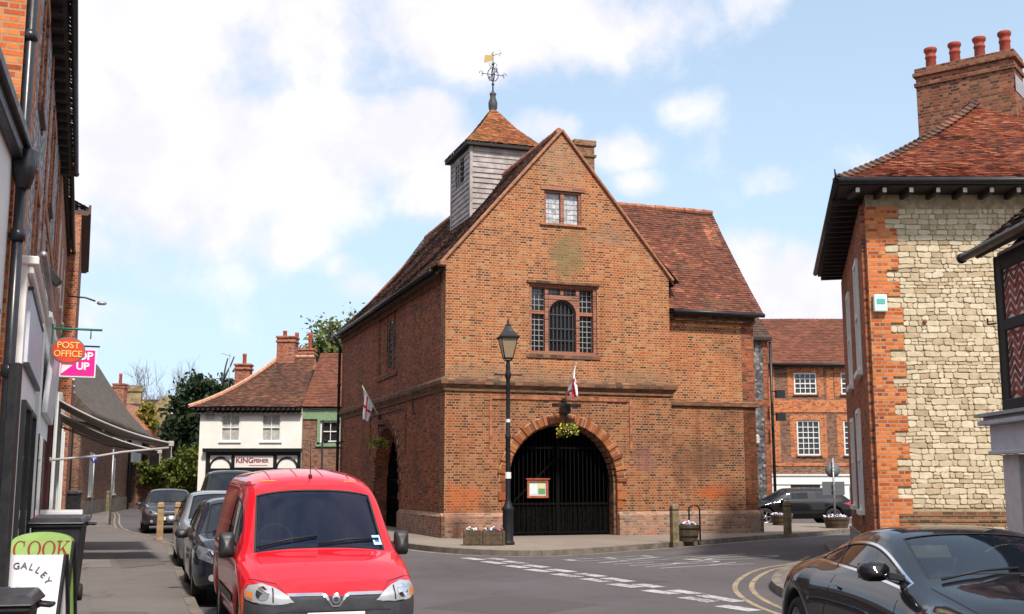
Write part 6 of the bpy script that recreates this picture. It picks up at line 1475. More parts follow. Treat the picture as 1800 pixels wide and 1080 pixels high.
# ---------------------------------------------------------------- thatched house and stone cottages at the end of the left street
def far_left():
    rz = 102.3; H = empty('thatched_house', (-19.6,52,0), rz, 'old house with a steep dark thatched roof and brown brick walls beyond the awnings', 'house'); L = 28.6
    wn = [(3.2,1.0,4.6,3.1), (12.0,1.0,13.6,3.0)]
    MB().prism(rect(0,0,L,5.0), 0, .3, XZ, [hole(*w) for w in wn]+[hole(20.0,.3,24.5,2.9)]).build('wall', M['brick_brown'], H)
    MB().box((0,.3,0),(L,6,4.9)).build('rear_wall', M['dark'], H)
    for w in wn: sash(H, *w, XZ, 0, 2, 2, frame=.14, glass='curtain')
    m = MB(); m.box((0,-.08,0),(19.5,.0,.75)); m.build('plinth', M['kerb'], H)
    m = MB(); m.box((19.8,-.05,2.9),(26.5,.0,4.6)); m.build('white_boarding', M['white'], H)
    m = MB(); m.box((17.2,-.04,4.0),(17.8,.0,4.7)); m.box((6.8,-.04,3.9),(7.6,.0,4.7)); m.build('upper_panel', M['white'], H)
    m = MB(); m.tube([(19.3,-.1,0),(19.3,-.1,4.8)], .08, 6); m.build('downpipe', M['iron'], H)
    # thatch: thick rounded slope
    t = MB(); nu, nv = 60, 18; vs = []
    for i in range(nu+1):
        x = -.4+(L+.6)*i/nu
        for j in range(nv+1):
            f = j/nv; y = -.55+3.9*f; z = 4.75+5.0*f-.35*math.sin(math.pi*f)+.10*noise.noise(Vector((x*.5, f*5, 1))); vs.append((x, y, z))
        for j, (y, z) in enumerate(((3.6,9.6),(6.6,4.8))): vs.append((x, y, z))
        vs.append((x, -.30, 4.35)); vs.append((x,-.50,4.50))
    K = nv+1+4
    for i in range(nu):
        for j in range(K-2 if False else K-1):
            if j == nv+2: continue
            t.f.append([i*K+j, (i+1)*K+j, (i+1)*K+j+1, i*K+j+1]); t.mi.append(0); t.sm.append(True)
        t.f.append([i*K+K-1, (i+1)*K+K-1, (i+1)*K, i*K]); t.mi.append(0); t.sm.append(True)
        t.f.append([i*K+nv+2, (i+1)*K+nv+2, (i+1)*K+nv+3, i*K+nv+3]); t.mi.append(0); t.sm.append(True)
    t.v = [Vector(v) for v in vs]
    for i in (0, nu): t.f.append([i*K+j for j in range(K)]); t.mi.append(0); t.sm.append(False)
    t.build('thatch', M['thatch'], H, closed=False)
    m = MB(); m.prism([(-.6,0),(1.1,0),(1.1,6.4),(.3,6.9),(-.6,6.4)], 0, .3, XZ); m.build('cream_gable_panel', M['render'], H) if False else None
    # stone cottages with ivy
    C = empty('stone_cottage', (-29.6,88,0), 12, 'brown stone cottage with a square stone chimney and yellow green ivy beyond the thatched house', 'house')
    MB().prism([(0,0),(5.5,0),(5.5,5.6),(2.7,8.4),(0,5.6)], 0, 6, lambda a, b, t: (a, t, b)).build('wall', M['stone_brown'], C)
    t = MB(); tiles(t, (-2.0,-.3,4.9),(3.4,-.3,4.9),(3.4,3,8.2),(-2.0,3,8.2), rowh=.2, tw=.3, seed=71); t.build('roof', M['tile_dark'], C, closed=False)
    m = MB(); m.box((-1.0,2.6,6),(.6,3.6,9.3)); m.box((-1.1,2.5,8.8),(.7,3.7,9.05)); m.build('chimney', M['stone_brown'], C)
    m = MB(); m.box((3.2,-.35,2.5),(3.45,-.1,8.0)); m.build('white_trim', M['white'], C)
    D = empty('far_stone_house', (-32.3,100,0), 10, 'far stone house with a dark roof between the cottage and the bare tree', 'house')
    MB().prism([(0,0),(3.2,0),(3.2,6.0),(1.6,7.8),(0,6.0)], 0, 7, lambda a, b, t: (a, t, b)).build('wall', M['stone_brown'], D)
    m = MB(); m.add([(-.2,-.3,6.0),(1.6,-.3,7.9),(1.6,7,7.9),(-.2,7,6.0),(3.4,-.3,6.0),(3.4,7,6.0)], [(0,1,2,3),(1,4,5,2)]); m.build('roof', M['tile_dark'], D, closed=False)
    m = MB(); m.box((3.15,-.25,0),(3.35,-.05,6.4)); m.build('white_trim', M['white'], D)
    E = empty('red_chimney_house', (-31.2,84,0), 0, 'house behind the thatch showing only its red brick chimney with one pot', 'house')
    MB().prism([(0,0),(4,0),(4,5.5),(2,7.5),(0,5.5)], 0, 5, lambda a, b, t: (a, t, b)).build('wall', M['brick_red'], E)
    chimney(E, 1.9, 1, 6, 8.9, .85, .8, M['brick_red'], [(1.9,.8)], .8, pr=.13)
    Wl = empty('garden_wall', (-23.5,72,0), 4, 'low dark garden wall under the shrubs behind the parked saloon', 'wall')
    m = MB(); m.box((0,0,0),(8.6,.35,1.9)); m.build('wall', M['brick_brown'], Wl); m = MB(); m.box((-.05,-.06,1.9),(8.65,.41,2.0)); m.build('coping', M['kerb'], Wl)
    F = empty('wooden_fence', (-24.9,66,0), 80, 'brown boarded fence beside the dark garage opening of the thatched house', 'fence')
    m = MB()
    for i in range(20): m.box((i*.3,0,0),(i*.3+.27,.03,2.3+.03*(i % 3)))
    m.build('boards', M['timber_brown'], F); m = MB(); m.box((0,.03,.5),(6,.1,.6)); m.box((0,.03,1.8),(6,.1,1.9)); m.build('rails', M['timber_brown'], F)
M['thatch'] = pmat('dark_thatch', (.085,.065,.05), .95, var=.45, vscale=3.5, bump=1.0, bscale=18)
M['stone_brown'] = pmat('brown_stone', (.26,.19,.10), .9, var=.45, vscale=2.5, bump=.5); M['timber_brown'] = pmat('brown_boards', (.11,.075,.055), .85, var=.3)
far_left()
# ---------------------------------------------------------------- trees
def leafmat(name, a, b, c):
    m = bpy.data.materials.new(name); m.use_nodes = True; t = NT(m.node_tree); bs = t.n['Principled BSDF']
    g = t.n.new('ShaderNodeNewGeometry'); cc = t.ramp(g.outputs['Random Per Island'], [(0, a), (.5, b), (1, c)])
    t.l.new(cc, bs.inputs['Base Color']); bs.inputs['Roughness'].default_value = .6; bs.inputs['Specular IOR Level'].default_value = .3
    tr = t.node('ShaderNodeBsdfTranslucent', i={0: cc}); mx = t.node('ShaderNodeMixShader', i={0: .25, 1: bs.outputs[0], 2: tr.outputs[0]}); t.l.new(mx.outputs[0], t.n['Material Output'].inputs[0]); return m
M['lf_yew'] = leafmat('yew_foliage', (.010,.022,.010), (.022,.042,.016), (.045,.070,.025))
M['lf_mid'] = leafmat('spring_foliage', (.05,.075,.02), (.11,.14,.035), (.22,.24,.07))
M['lf_shrub'] = leafmat('shrub_foliage', (.04,.06,.012), (.10,.13,.02), (.20,.22,.04))
M['lf_ivy'] = leafmat('ivy_foliage', (.14,.13,.02), (.26,.23,.03), (.36,.31,.06))
M['bark'] = pmat('tree_bark', (.10,.075,.055), .95, var=.3, bump=.6); M['bark_pale'] = pmat('pale_bark', (.23,.20,.19), .9, var=.2)
def crown(parent, c, rad, nclump, per, leaf, mat, seed, hollow=.35, name='crown', flat=1.0):
    q = random.Random(seed); m = MB(); c = Vector(c); V = []; F = []
    for k in range(nclump):
        d = Vector((q.gauss(0,1), q.gauss(0,1), q.gauss(0,1))).normalized(); r = q.uniform(hollow, 1)**.6
        r *= .80+.35*noise.noise(d*2.1+Vector((seed,0,0)))+.1
        cc = c+Vector((d.x*rad[0]*r, d.y*rad[1]*r, d.z*rad[2]*r)); cs = q.uniform(.10, .22)*min(rad)
        for j in range(per):
            p = cc+Vector((q.gauss(0,cs), q.gauss(0,cs), q.gauss(0,cs*.8))); s = leaf*q.uniform(.6, 1.4)
            n = Vector((q.gauss(0,1), q.gauss(0,1), q.gauss(.3,1))).normalized(); u = n.orthogonal().normalized(); u = (u*math.cos(j)+n.cross(u)*math.sin(j))*s; v = n.cross(u)*.55
            b = len(V); V += [p-u, p-v, p+u, p+v]; F.append([b, b+1, b+2, b+3])
    m.v = V; m.f = F; m.mi = [0]*len(F); m.sm = [False]*len(F)
    return m.build(name, mat, parent, closed=False, uv=False)
def limbs(m, p, d, L, r, depth, q, spread=.6, up=.15, tips=None, nb=(2,3)):
    n = 3; pts = [p]; dd = d.copy()
    for i in range(n): dd = (dd+Vector((q.gauss(0,.12), q.gauss(0,.12), q.gauss(0,.08)+up*.3))).normalized(); pts.append(pts[-1]+dd*L/n)
    m.tube(pts, [r*(1-.35*i/n) for i in range(n+1)], 6 if depth > 2 else (4 if depth > 1 else 3), cap=False)
    if depth == 0: return
    for k in range(q.randint(*nb)+(1 if depth < 3 else 0)):
        s = pts[-1] if k < 2 else pts[q.randint(1, n-1)]
        nd = (dd+Vector((q.gauss(0,spread), q.gauss(0,spread), q.gauss(0,spread*.6)+up))).normalized()
        limbs(m, s, nd, L*q.uniform(.62,.82), r*.60, depth-1, q, spread, up)
def tree(name, loc, h, rad, mat, seed, label, nclump=60, per=70, leaf=.16, trunk=.25, hollow=.35, cz=None, cat='tree', bark='bark', depth=3):
    T = empty(name, loc, 0, label, cat); q = random.Random(seed); m = MB(); limbs(m, Vector((0,0,0)), Vector((0,0,1)), h*.38, trunk, depth, q, .5, .2); m.build('trunk', M[bark], T, closed=False, uv=False)
    crown(T, (0,0,cz if cz else h-rad[2]), rad, nclump, per, leaf, M[mat], seed, hollow)
    return T
tree('yew_tree', (-20.4,76,0), 9.3, (2.7,2.7,4.4), 'lf_yew', 3, 'large dark evergreen yew standing left of the cream rendered house', 190, 110, .20, .35, .25, cz=4.6)
tree('garden_tree', (-12.0,80,0), 13.0, (2.6,2.6,3.0), 'lf_mid', 5, 'loose leafed green tree rising behind the cottage roof next to the hall', 90, 60, .17, .30, .2, cz=10.7)
tree('evergreen_shrub', (-19.6,70.5,0), 3.4, (1.8,1.4,1.5), 'lf_shrub', 7, 'bushy olive green shrub at the foot of the dark yew', 60, 80, .14, .06, .2, cz=2.4, cat='shrub', depth=2)
tree('evergreen_shrub', (-22.3,71.4,0), 2.9, (1.1,1.2,1.0), 'lf_shrub', 8, 'low yellowish shrub over the garden wall, left of the olive green one', 40, 70, .14, .06, .2, cz=2.3, cat='shrub', depth=2)
tree('ivy_bush', (-25.6,80,0), 4.6, (1.0,1.0,1.9), 'lf_ivy', 9, 'tall yellow green ivy bush climbing against the stone cottage', 60, 70, .14, .08, .2, cz=3.0, cat='shrub', depth=2)
tree('ivy_bush', (-27.6,86.5,0), 7.0, (1.0,.8,1.8), 'lf_ivy', 10, 'patch of yellow ivy high on the cottage roof edge', 40, 50, .14, .08, .2, cz=6.2, cat='shrub', depth=2)
def bare_tree():
    T = empty('bare_tree', (-33.5,110,0), 0, 'bare leafless tree with a fan of fine pale twigs against the sky', 'tree'); q = random.Random(12); m = MB()
    limbs(m, Vector((0,0,0)), Vector((0,0,1)), 3.2, .22, 1, q, .3, .3)
    for k in range(7): limbs(m, Vector((0,0,3.0+.2*k)), Vector((q.gauss(0,.5),q.gauss(0,.5),1)).normalized(), 3.0, .12, 5, q, .42, .10, nb=(2,3))
    m.build('trunk', M['bark_pale'], T, closed=False, uv=False)
bare_tree()
# distant wooded skyline closing the view beyond the streets
def skyline():
    q = random.Random(20); V = []; F = []
    for k in range(2600):
        x = q.uniform(-120, 70); y = 150+q.uniform(0, 25); top = 5.0+2.2*noise.noise(Vector((x*.05, 0, 3)))+1.0*noise.noise(Vector((x*.3, 2, 3)))
        cz = q.uniform(0, top)
        for j in range(9):
            p = Vector((x+q.gauss(0,.7), y+q.gauss(0,.7), cz+q.gauss(0,.5))); n = Vector((q.gauss(0,1),-1+q.gauss(0,.7),q.gauss(.3,.7))).normalized(); u = n.orthogonal().normalized()*q.uniform(.3,.6); v = n.cross(u)*.6; b = len(V); V += [p-u,p-v,p+u,p+v]; F.append([b,b+1,b+2,b+3])
    m = MB(); m.v = V; m.f = F; m.mi = [0]*len(F); m.sm = [False]*len(F); o = m.build('far_woodland', M['lf_far'], None, closed=False, uv=False)
    tag(o, 'distant wooded skyline beyond the rooftops', 'woodland', kind='stuff')
M['lf_far'] = leafmat('far_foliage', (.05,.065,.045), (.07,.085,.055), (.09,.10,.07))
skyline()
# ---------------------------------------------------------------- vehicles
def paint(name, col, flake=.0, rough=.28, metal=0.0):
    m = pmat(name, col, max(rough, .45), metal=metal, spec=.12, coat=1.0); m.node_tree.nodes['Principled BSDF'].inputs['Coat Roughness'].default_value = .045; m.node_tree.nodes['Principled BSDF'].inputs['Coat IOR'].default_value = 1.45; return m
M['car_glass'] = glass_mat('car_glass', (.010,.013,.020), .03, see=.42, spec=.9)
M['car_glass_dark'] = glass_mat('dark_car_glass', (.012,.016,.025), .03, spec=.9)
M['seal'] = pmat('rubber_seal', (.012,.012,.013), .6); M['chrome'] = pmat('chrome', (.75,.75,.77), .12, metal=1.0); M['satin_chrome'] = pmat('satin_chrome', (.72,.73,.75), .25, metal=1.0)
M['under'] = pmat('underbody', (.012,.012,.012), .9); M['bumper_grey'] = pmat('grey_plastic_bumper', (.045,.045,.050), .5, var=.15, bump=.1, bscale=80)
M['rim'] = pmat('alloy_rim', (.50,.51,.53), .3, metal=.9); M['lens'] = pmat('headlamp_reflector', (.55,.56,.58), .32, metal=.5, coat=1.0); M['lens_clear'] = glass_mat('lamp_cover', (.5,.52,.55), .03, see=.7)
M['lens_car'] = pmat('car_lamp_reflector', (.26,.27,.29), .2, metal=.6, coat=1.0)
M['amber'] = pmat('amber_lens', (.65,.20,.03), .2, coat=1); M['red_lens'] = pmat('red_lamp_lens', (.45,.015,.015), .15, coat=1); M['seat'] = pmat('seat_fabric', (.035,.036,.04), .85); M['seat_beige'] = pmat('seat_leather', (.30,.25,.19), .5)
M['plate'] = pmat('number_plate', (.70,.70,.66), .5); M['dash'] = pmat('dashboard', (.02,.02,.022), .7); M['plate_ink'] = pmat('plate_ink', (.02,.02,.02), .5)
def interp(keys, y):
    if y <= keys[0][0]: return keys[0][1]
    for i in range(len(keys)-1):
        (a, va), (b, vb) = keys[i], keys[i+1]
        if y <= b:
            t = (y-a)/(b-a); return va+(vb-va)*t
    return keys[-1][1]
NAMES = ['zs','ws','zm','wm','zb','wb','zg','wg','zc','wc','zr','wr','zt']
def make_wheel(r, w, spokes, rimr=.66, mat='rim'):
    """wheel standing on its tyre, axle along x, outer face at +x"""
    t = MB(); t.lathe([(r*.62,-w/2),(r*.90,-w/2),(r*.98,-w*.36),(r,-w*.2),(r,w*.2),(r*.98,w*.36),(r*.92,w*.48),(r*.72,w*.5),(r*rimr,w*.44)], 36, ax='x', cap=False)
    q = MB(); q.lathe([(r*rimr,w*.44),(r*rimr*.93,w*.40),(r*rimr*.90,w*.15),(r*rimr*.88,-w*.1)], 32, ax='x', cap=False)
    q.lathe([(0,w*.30),(r*.16,w*.30),(r*.18,w*.22),(r*.18,0)], 16, ax='x', cap=False)
    for k in range(spokes):
        a = 2*math.pi*k/spokes; d = Vector((0, math.cos(a), math.sin(a)))
        q.bar(d*r*.12+Vector((w*.24,0,0)), d*r*rimr*.93+Vector((w*.32,0,0)), r*.13 if spokes < 8 else r*.07, .03, (1,0,0), taper=.75)
    b = MB(); b.lathe([(0,-w*.1),(r*rimr*.9,-w*.1)], 24, ax='x', cap=False)
    return t, q, b
class Car:
    def __init__(s, name, label, cat, loc, rz, curves, ys, wheels, r, parts, paint_m, glass='car_glass', ring='seal', ring_w=.022, tw=.20, spokes=5, rimr=.66, dark_in=False, trackout=None, group='cars and vans in the street'):
        s.E = empty(name, loc, rz, label, cat, group)
        base = interp(curves['zs'], 0)
        allys = sorted(set(ys)|set(w+d for w in wheels for d in (-r-.09,-r-.035,-r*.78,-r*.42,0,r*.42,r*.78,r+.035,r+.09)))
        # drop stations crowding the arch ones
        arch = [w+d for w in wheels for d in (-r-.09,-r-.035,-r*.78,-r*.42,0,r*.42,r*.78,r+.035,r+.09)]
        Y = []
        for y in allys:
            if y in arch or all(abs(y-a) > .045 for a in arch) or y in parts.get('keep', ()): Y.append(y)
        st = []
        for y in Y:
            v = {k: interp(curves[k], y) for k in NAMES}
            for w in wheels:
                dy = abs(y-w); ra = r+.05
                if dy < ra:
                    v['zs'] = max(v['zs'], r+math.sqrt(ra*ra-dy*dy)-.0); v['zm'] = max(v['zm'], v['zs']+.07); v['zb'] = max(v['zb'], v['zm']+.05)
            st.append(v)
        s.Y = Y
        half = []
        for v in st: half.append([(0,v['zs']+.04),(v['ws']-.12,v['zs']+.02),(v['ws'],v['zs']),(v['wm'],v['zm']),(v['wb'],v['zb']),(v['wg'],v['zg']),(v['wc'],v['zc']),(v['wr'],v['zr']),(v['wr']*.52,v['zt']-.12*abs(v['zt']-v['zr'])),(0,v['zt'])])
        J = 10; ringn = 2*J-2; vs = []
        for y, h in zip(Y, half):
            ring_ = [(x, y, z) for x, z in h]+[(-x, y, z) for x, z in h[-2:0:-1]]
            vs += ring_
        mats = ['body','glass','under','bumper']; fs = []; mi = []
        def side(j): return j if j < J-1 else 2*J-3-j
        keep = parts['windows']   # list of (ya, yb, j set)
        bump = parts.get('bumper', [])
        for i in range(len(Y)-1):
            ym = (Y[i]+Y[i+1])/2
            for j in range(ringn):
                a = i*ringn+j; b = i*ringn+(j+1) % ringn; fs.append((a, b, b+ringn, a+ringn)); jj = side(j)
                m_ = 0
                if jj in (0, 1): m_ = 2
                for ya, yb, js in keep:
                    if ya < ym < yb and jj in js: m_ = 1
                for ya, yb, js in bump:
                    if ya < ym < yb and jj in js: m_ = 3
                mi.append(m_)
        for base_i, sg in ((0, 1), (len(Y)-1, -1)):
            o = base_i*ringn
            for j in range(J-1):
                l0 = o+j; l1 = o+j+1; r1 = o+(ringn-j-1) % ringn; r0 = o+(ringn-j) % ringn
                f = [l0, l1]+([r1] if r1 != l1 else [])+([r0] if r0 != l0 else [])
                f = f if sg < 0 else f[::-1]
                if len(f) > 2: fs.append(tuple(f)); mi.append(3 if (parts.get('capbump', 0) > j) else 0)
        me = bpy.data.meshes.new('tmp'); me.from_pydata(vs, [], fs)
        for k in range(6): me.materials.append(None)
        me.polygons.foreach_set('material_index', mi)
        ob = bpy.data.objects.new('tmp', me); COL.objects.link(ob); sb = ob.modifiers.new('s', 'SUBSURF'); sb.levels = 3 if parts.get('fine') else 2; sb.render_levels = sb.levels
        # sharpen chosen lines
        dg = bpy.context.evaluated_depsgraph_get(); ev = bpy.data.meshes.new_from_object(ob.evaluated_get(dg)); bpy.data.objects.remove(ob)
        bm = bmesh.new(); bm.from_mesh(ev); tagl = bm.faces.layers.int.new('win'); bmesh.ops.recalc_face_normals(bm, faces=bm.faces)
        gf = [f for f in bm.faces if f.material_index == 1]
        rings = [(ring_w, 4)]
        if ring == 'chrome': rings = [(.020, 5), (.012, 4)]
        # separate each glass island, inset it twice for its surround
        win_groups = []; seen = set()
        for f in gf:
            if f in seen: continue
            isl_ = []; stack = [f]; seen.add(f)
            while stack:
                g = stack.pop(); isl_.append(g)
                for e in g.edges:
                    for h in e.link_faces:
                        if h.material_index == 1 and h not in seen: seen.add(h); stack.append(h)
            win_groups.append(isl_)
        for k, g in enumerate(win_groups):
            zmean = sum(f.calc_center_median().z for f in g)/len(g); ax = sum(abs(f.normal.x) for f in g)/len(g)
            side_w = ax > .6
            for th, mm in (rings if side_w else [(ring_w, 4)]):
                rr = bmesh.ops.inset_region(bm, faces=[f for f in g], thickness=th, use_even_offset=False, use_boundary=True)
                for f in rr['faces']: f.material_index = mm
            bmesh.ops.inset_region(bm, faces=g, thickness=.004, depth=-.006, use_even_offset=False)
            for f in g: f[tagl] = k+1
        bm.normal_update()
        s.bvh = BVHTree.FromBMesh(bm)
        pm = {0: ('body', paint_m), 2: ('underbody', 'under'), 3: ('bumper', parts.get('bumper_mat', 'bumper_grey')), 4: ('window_seal', 'seal'), 5: ('window_trim', 'chrome')}
        def extract(sel, name, mat):
            vmap = {}; V = []; F = []
            for f in bm.faces:
                if not sel(f): continue
                idx = []
                for v in f.verts:
                    if v.index not in vmap: vmap[v.index] = len(V); V.append(v.co.copy())
                    idx.append(vmap[v.index])
                F.append(idx)
            if not F: return None
            if name in ('bumper', 'window_trim'):
                par = list(range(len(V)))
                def root(x):
                    while par[x] != x: par[x] = par[par[x]]; x = par[x]
                    return x
                for f in F:
                    for q in f[1:]: par[root(q)] = root(f[0])
                out = None
                for r_ in set(root(f[0]) for f in F):
                    fs_ = [f for f in F if root(f[0]) == r_]; us = sorted(set(q for f in fs_ for q in f)); mp = {u: k for k, u in enumerate(us)}
                    m = MB(); m.v = [V[u] for u in us]; m.f = [[mp[q] for q in f] for f in fs_]; m.mi = [0]*len(fs_); m.sm = [True]*len(fs_); out = m.build(name, mat, s.E, closed=False, uv=False)
                return out
            m = MB(); m.v = V; m.f = F; m.mi = [0]*len(F); m.sm = [True]*len(F); return m.build(name, mat, s.E, closed=False, uv=False)
        bm.verts.index_update()
        s.parts = {}
        for k, (nm, mt) in pm.items():
            s.parts[nm] = extract(lambda f, k=k: f.material_index == k, nm, M[mt] if isinstance(mt, str) else mt)
        for k in range(len(win_groups)):
            g = [f for f in bm.faces if f[tagl] == k+1]
            c = sum((f.calc_center_median() for f in g), Vector())/len(g); ax = sum(abs(f.normal.x) for f in g)/len(g)
            nm = 'side_window' if ax > .6 else ('windscreen' if c.y < 0 else 'rear_window')
            gset = set(f.index for f in g)
            bm.faces.index_update(); ids = set(f.index for f in g)
            extract(lambda f, ids=ids: f.index in ids, nm, M[glass] if not (nm == 'side_window' and c.y > .9 and dark_in) else M['car_glass_dark'])
        bm.free()
        # wheels
        for y in wheels:
            wmx = interp(curves['ws'], y)
            for sd_ in (-1, 1):
                t, q, b = make_wheel(r, tw, spokes, rimr)
                x = (trackout or wmx)-tw/2-.01
                Mx = Matrix.Translation((sd_*x, y, r)) @ (Matrix.Identity(4) if sd_ > 0 else Matrix.Rotation(math.pi, 4, 'Z'))
                wo = t.xf(Mx).build('wheel', M['tyre'], s.E, closed=False, uv=False); q.xf(Mx).build('rim', M['rim'], wo, closed=False, uv=False); b.xf(Mx).build('brake_disc', M['under'], wo, closed=False, uv=False)
    def cast(s, mode, a, b, off):
        if mode == 'front': o, d = Vector((a, -5, b)), Vector((0,1,0))
        elif mode == 'rear': o, d = Vector((a, 5, b)), Vector((0,-1,0))
        elif mode == 'left': o, d = Vector((-3, a, b)), Vector((1,0,0))
        elif mode == 'right': o, d = Vector((3, a, b)), Vector((-1,0,0))
        elif mode == 'top': o, d = Vector((a, b, 4)), Vector((0,0,-1))
        hit = s.bvh.ray_cast(o, d)
        if hit[0] is None: return None
        n = hit[1]
        if n.dot(d) > 0: n = -n
        return hit[0]+n*off
    def patch(s, name, mode, poly, mat, off=.006, rings=4, parent=None, n_sub=3):
        P = []
        for i in range(len(poly)):
            a, b = poly[i], poly[(i+1) % len(poly)]
            for k in range(n_sub): P.append((a[0]+(b[0]-a[0])*k/n_sub, a[1]+(b[1]-a[1])*k/n_sub))
        cx = sum(p[0] for p in P)/len(P); cy = sum(p[1] for p in P)/len(P); V = []; n = len(P)
        for k in range(rings, 0, -1):
            for p in P:
                v = s.cast(mode, cx+(p[0]-cx)*k/rings, cy+(p[1]-cy)*k/rings, off)
                if v is None: v = V[-1] if V else s.cast(mode, cx, cy, off)
                V.append(v)
        c = s.cast(mode, cx, cy, off); V.append(c)
        if any(v is None for v in V): return None
        F = [(r_*n+i, r_*n+(i+1) % n, (r_+1)*n+(i+1) % n, (r_+1)*n+i) for r_ in range(rings-1) for i in range(n)]+[((rings-1)*n+i, (rings-1)*n+(i+1) % n, rings*n) for i in range(n)]
        m = MB(); m.add(V, F, smooth=True); o = m.build(name, M[mat], parent or s.E, closed=False, uv=False); return o
    def seam(s, name, mode, path, w=.008, mat='seal', off=.002, parent=None, step=.05):
        pts = []
        for i in range(len(path)-1):
            a, b = Vector(path[i]), Vector(path[i+1]); k = max(1, int((b-a).length/step))
            for j in range(k): pts.append(a.lerp(b, j/k))
        pts.append(Vector(path[-1])); m = MB(); pr = None; V = []; F = []
        for i, p in enumerate(pts):
            d = (pts[min(i+1, len(pts)-1)]-pts[max(i-1, 0)]).normalized(); nn = Vector((-d.y, d.x))*w/2
            a, b = s.cast(mode, *(p+nn), off), s.cast(mode, *(p-nn), off)
            if a is None or b is None: continue
            V += [a, b]
            if len(V) > 2 and (V[-1]-V[-3]).length < step*2.2 and (a-b).length < w*3: k = len(V); F.append((k-4, k-3, k-1, k-2))
        if F: return MB().add(V, F, smooth=True).build(name, M[mat], parent or s.E, closed=False, uv=False)
    def mirror(s, y, x, z, mat, w=.20, h=.14, d=.10, tall=False):
        for sg in (-1, 1):
            m = MB(); n = 14; prof = [(0,-1),(.55,-.92),(.9,-.5),(1,.1),(.93,.8),(.88,1)]
            V = []
            for r_, t in prof:
                for k in range(n):
                    a = 2*math.pi*k/n; ca, sa = math.cos(a), math.sin(a); e = .34 if tall else .75
                    V.append(Vector((sg*(x+w/2)+w/2*r_*math.copysign(abs(ca)**e, ca), y+d/2*t, z+h/2*r_*math.copysign(abs(sa)**e, sa))))
            F = [(i*n+k, i*n+(k+1) % n, (i+1)*n+(k+1) % n, (i+1)*n+k) for i in range(len(prof)-1) for k in range(n)]+[tuple(range(n-1,-1,-1)), tuple(range((len(prof)-1)*n, len(prof)*n))]
            m.add(V, F, smooth=True); o = m.build('door_mirror', M[mat], s.E, uv=False)
            m = MB(); m.bar((sg*(x-.10), y+.02, z-h*.35), (sg*(x+.04), y, z-h*.15), .06, .05); m.build('mirror_arm', M['seal'], o, bevel=.008)
            m = MB(); m.box((sg*(x+w/2)-w*.40, y+d/2+.001, z-h*.36),(sg*(x+w/2)+w*.40, y+d/2+.004, z+h*.36)); m.build('mirror_glass', M['chrome'], o)
    def interior(s, y0, y1, zf, w, zt, seats, mat='seat', rhd=True, dash_y=None):
        m = MB(); m.box((-w, y0, .25),(w, y1, zf)); m.build('cabin_floor', M['dash'], s.E)
        m = MB(); dy = dash_y if dash_y is not None else y0; m.box((-w, dy-.25, zf),(w, dy+.25, zt)); m.build('dashboard', M['dash'], s.E, bevel=.05, seg=2)
        for sy, sz in seats:
            for sx in (-w*.5, w*.5):
                m = MB(); m.box((sx-.24, sy-.25, zf),(sx+.24, sy+.25, zf+.18)); m.add([(sx-.23,sy+.18,zf+.1),(sx+.23,sy+.18,zf+.1),(sx+.23,sy+.30,zf+.1),(sx-.23,sy+.30,zf+.1),(sx-.20,sy+.30,sz-.18),(sx+.20,sy+.30,sz-.18),(sx+.20,sy+.40,sz-.18),(sx-.20,sy+.40,sz-.18)], [(0,3,2,1),(4,5,6,7),(0,1,5,4),(1,2,6,5),(2,3,7,6),(3,0,4,7)])
                m.box((sx-.12,sy+.32,sz-.16),(sx+.12,sy+.42,sz)); m.build('seat', M[mat], s.E, bevel=.05, seg=3)
        sx = -w*.5; m = MB(); c = Vector((sx, dy+.42, zt+.02)); m.tube([c+Vector((.18*math.cos(a), .07*math.sin(a), .17*math.sin(a))) for a in [k*math.pi/12 for k in range(24)]], .014, 6, closed=True); m.bar(c+Vector((-.17,0,0)), c+Vector((.17,0,0)), .04, .02); m.build('steering_wheel', M['seat'], s.E)
    def plate(s, y, z, txt, mat='plate', rear=False, w=.52, h=.11):
        m = MB(); m.box((-w/2, y-.012, z-h/2),(w/2, y, z+h/2)); o = m.build('number_plate', M[mat], s.E, bevel=.004)
        text(txt, .085, M['plate_ink'], o, frame((0, (y-.0135) if not rear else y+.0005, z-.032), (1,0,0) if not rear else (-1,0,0), (0,-1,0) if not rear else (0,1,0)), ext=.0005, sx=.85)
        return o
    def wipers(s, y, xs, z_off=.012, L=.5, mat='seal'):
        for x0, x1, ya, yb in xs:
            m = MB(); a = s.cast('top', x0, ya, .02); b = s.cast('top', x1, yb, .02)
            if a is None or b is None: continue
            mid = s.cast('top', (x0+x1)/2, (ya+yb)/2, .03); m.tube([a, mid or a.lerp(b,.5), b], .010, 5); m.build('wiper', M[mat], s.E)

M['mirror_black'] = pmat('black_mirror_plastic', (.022,.022,.025), .5, var=.15)
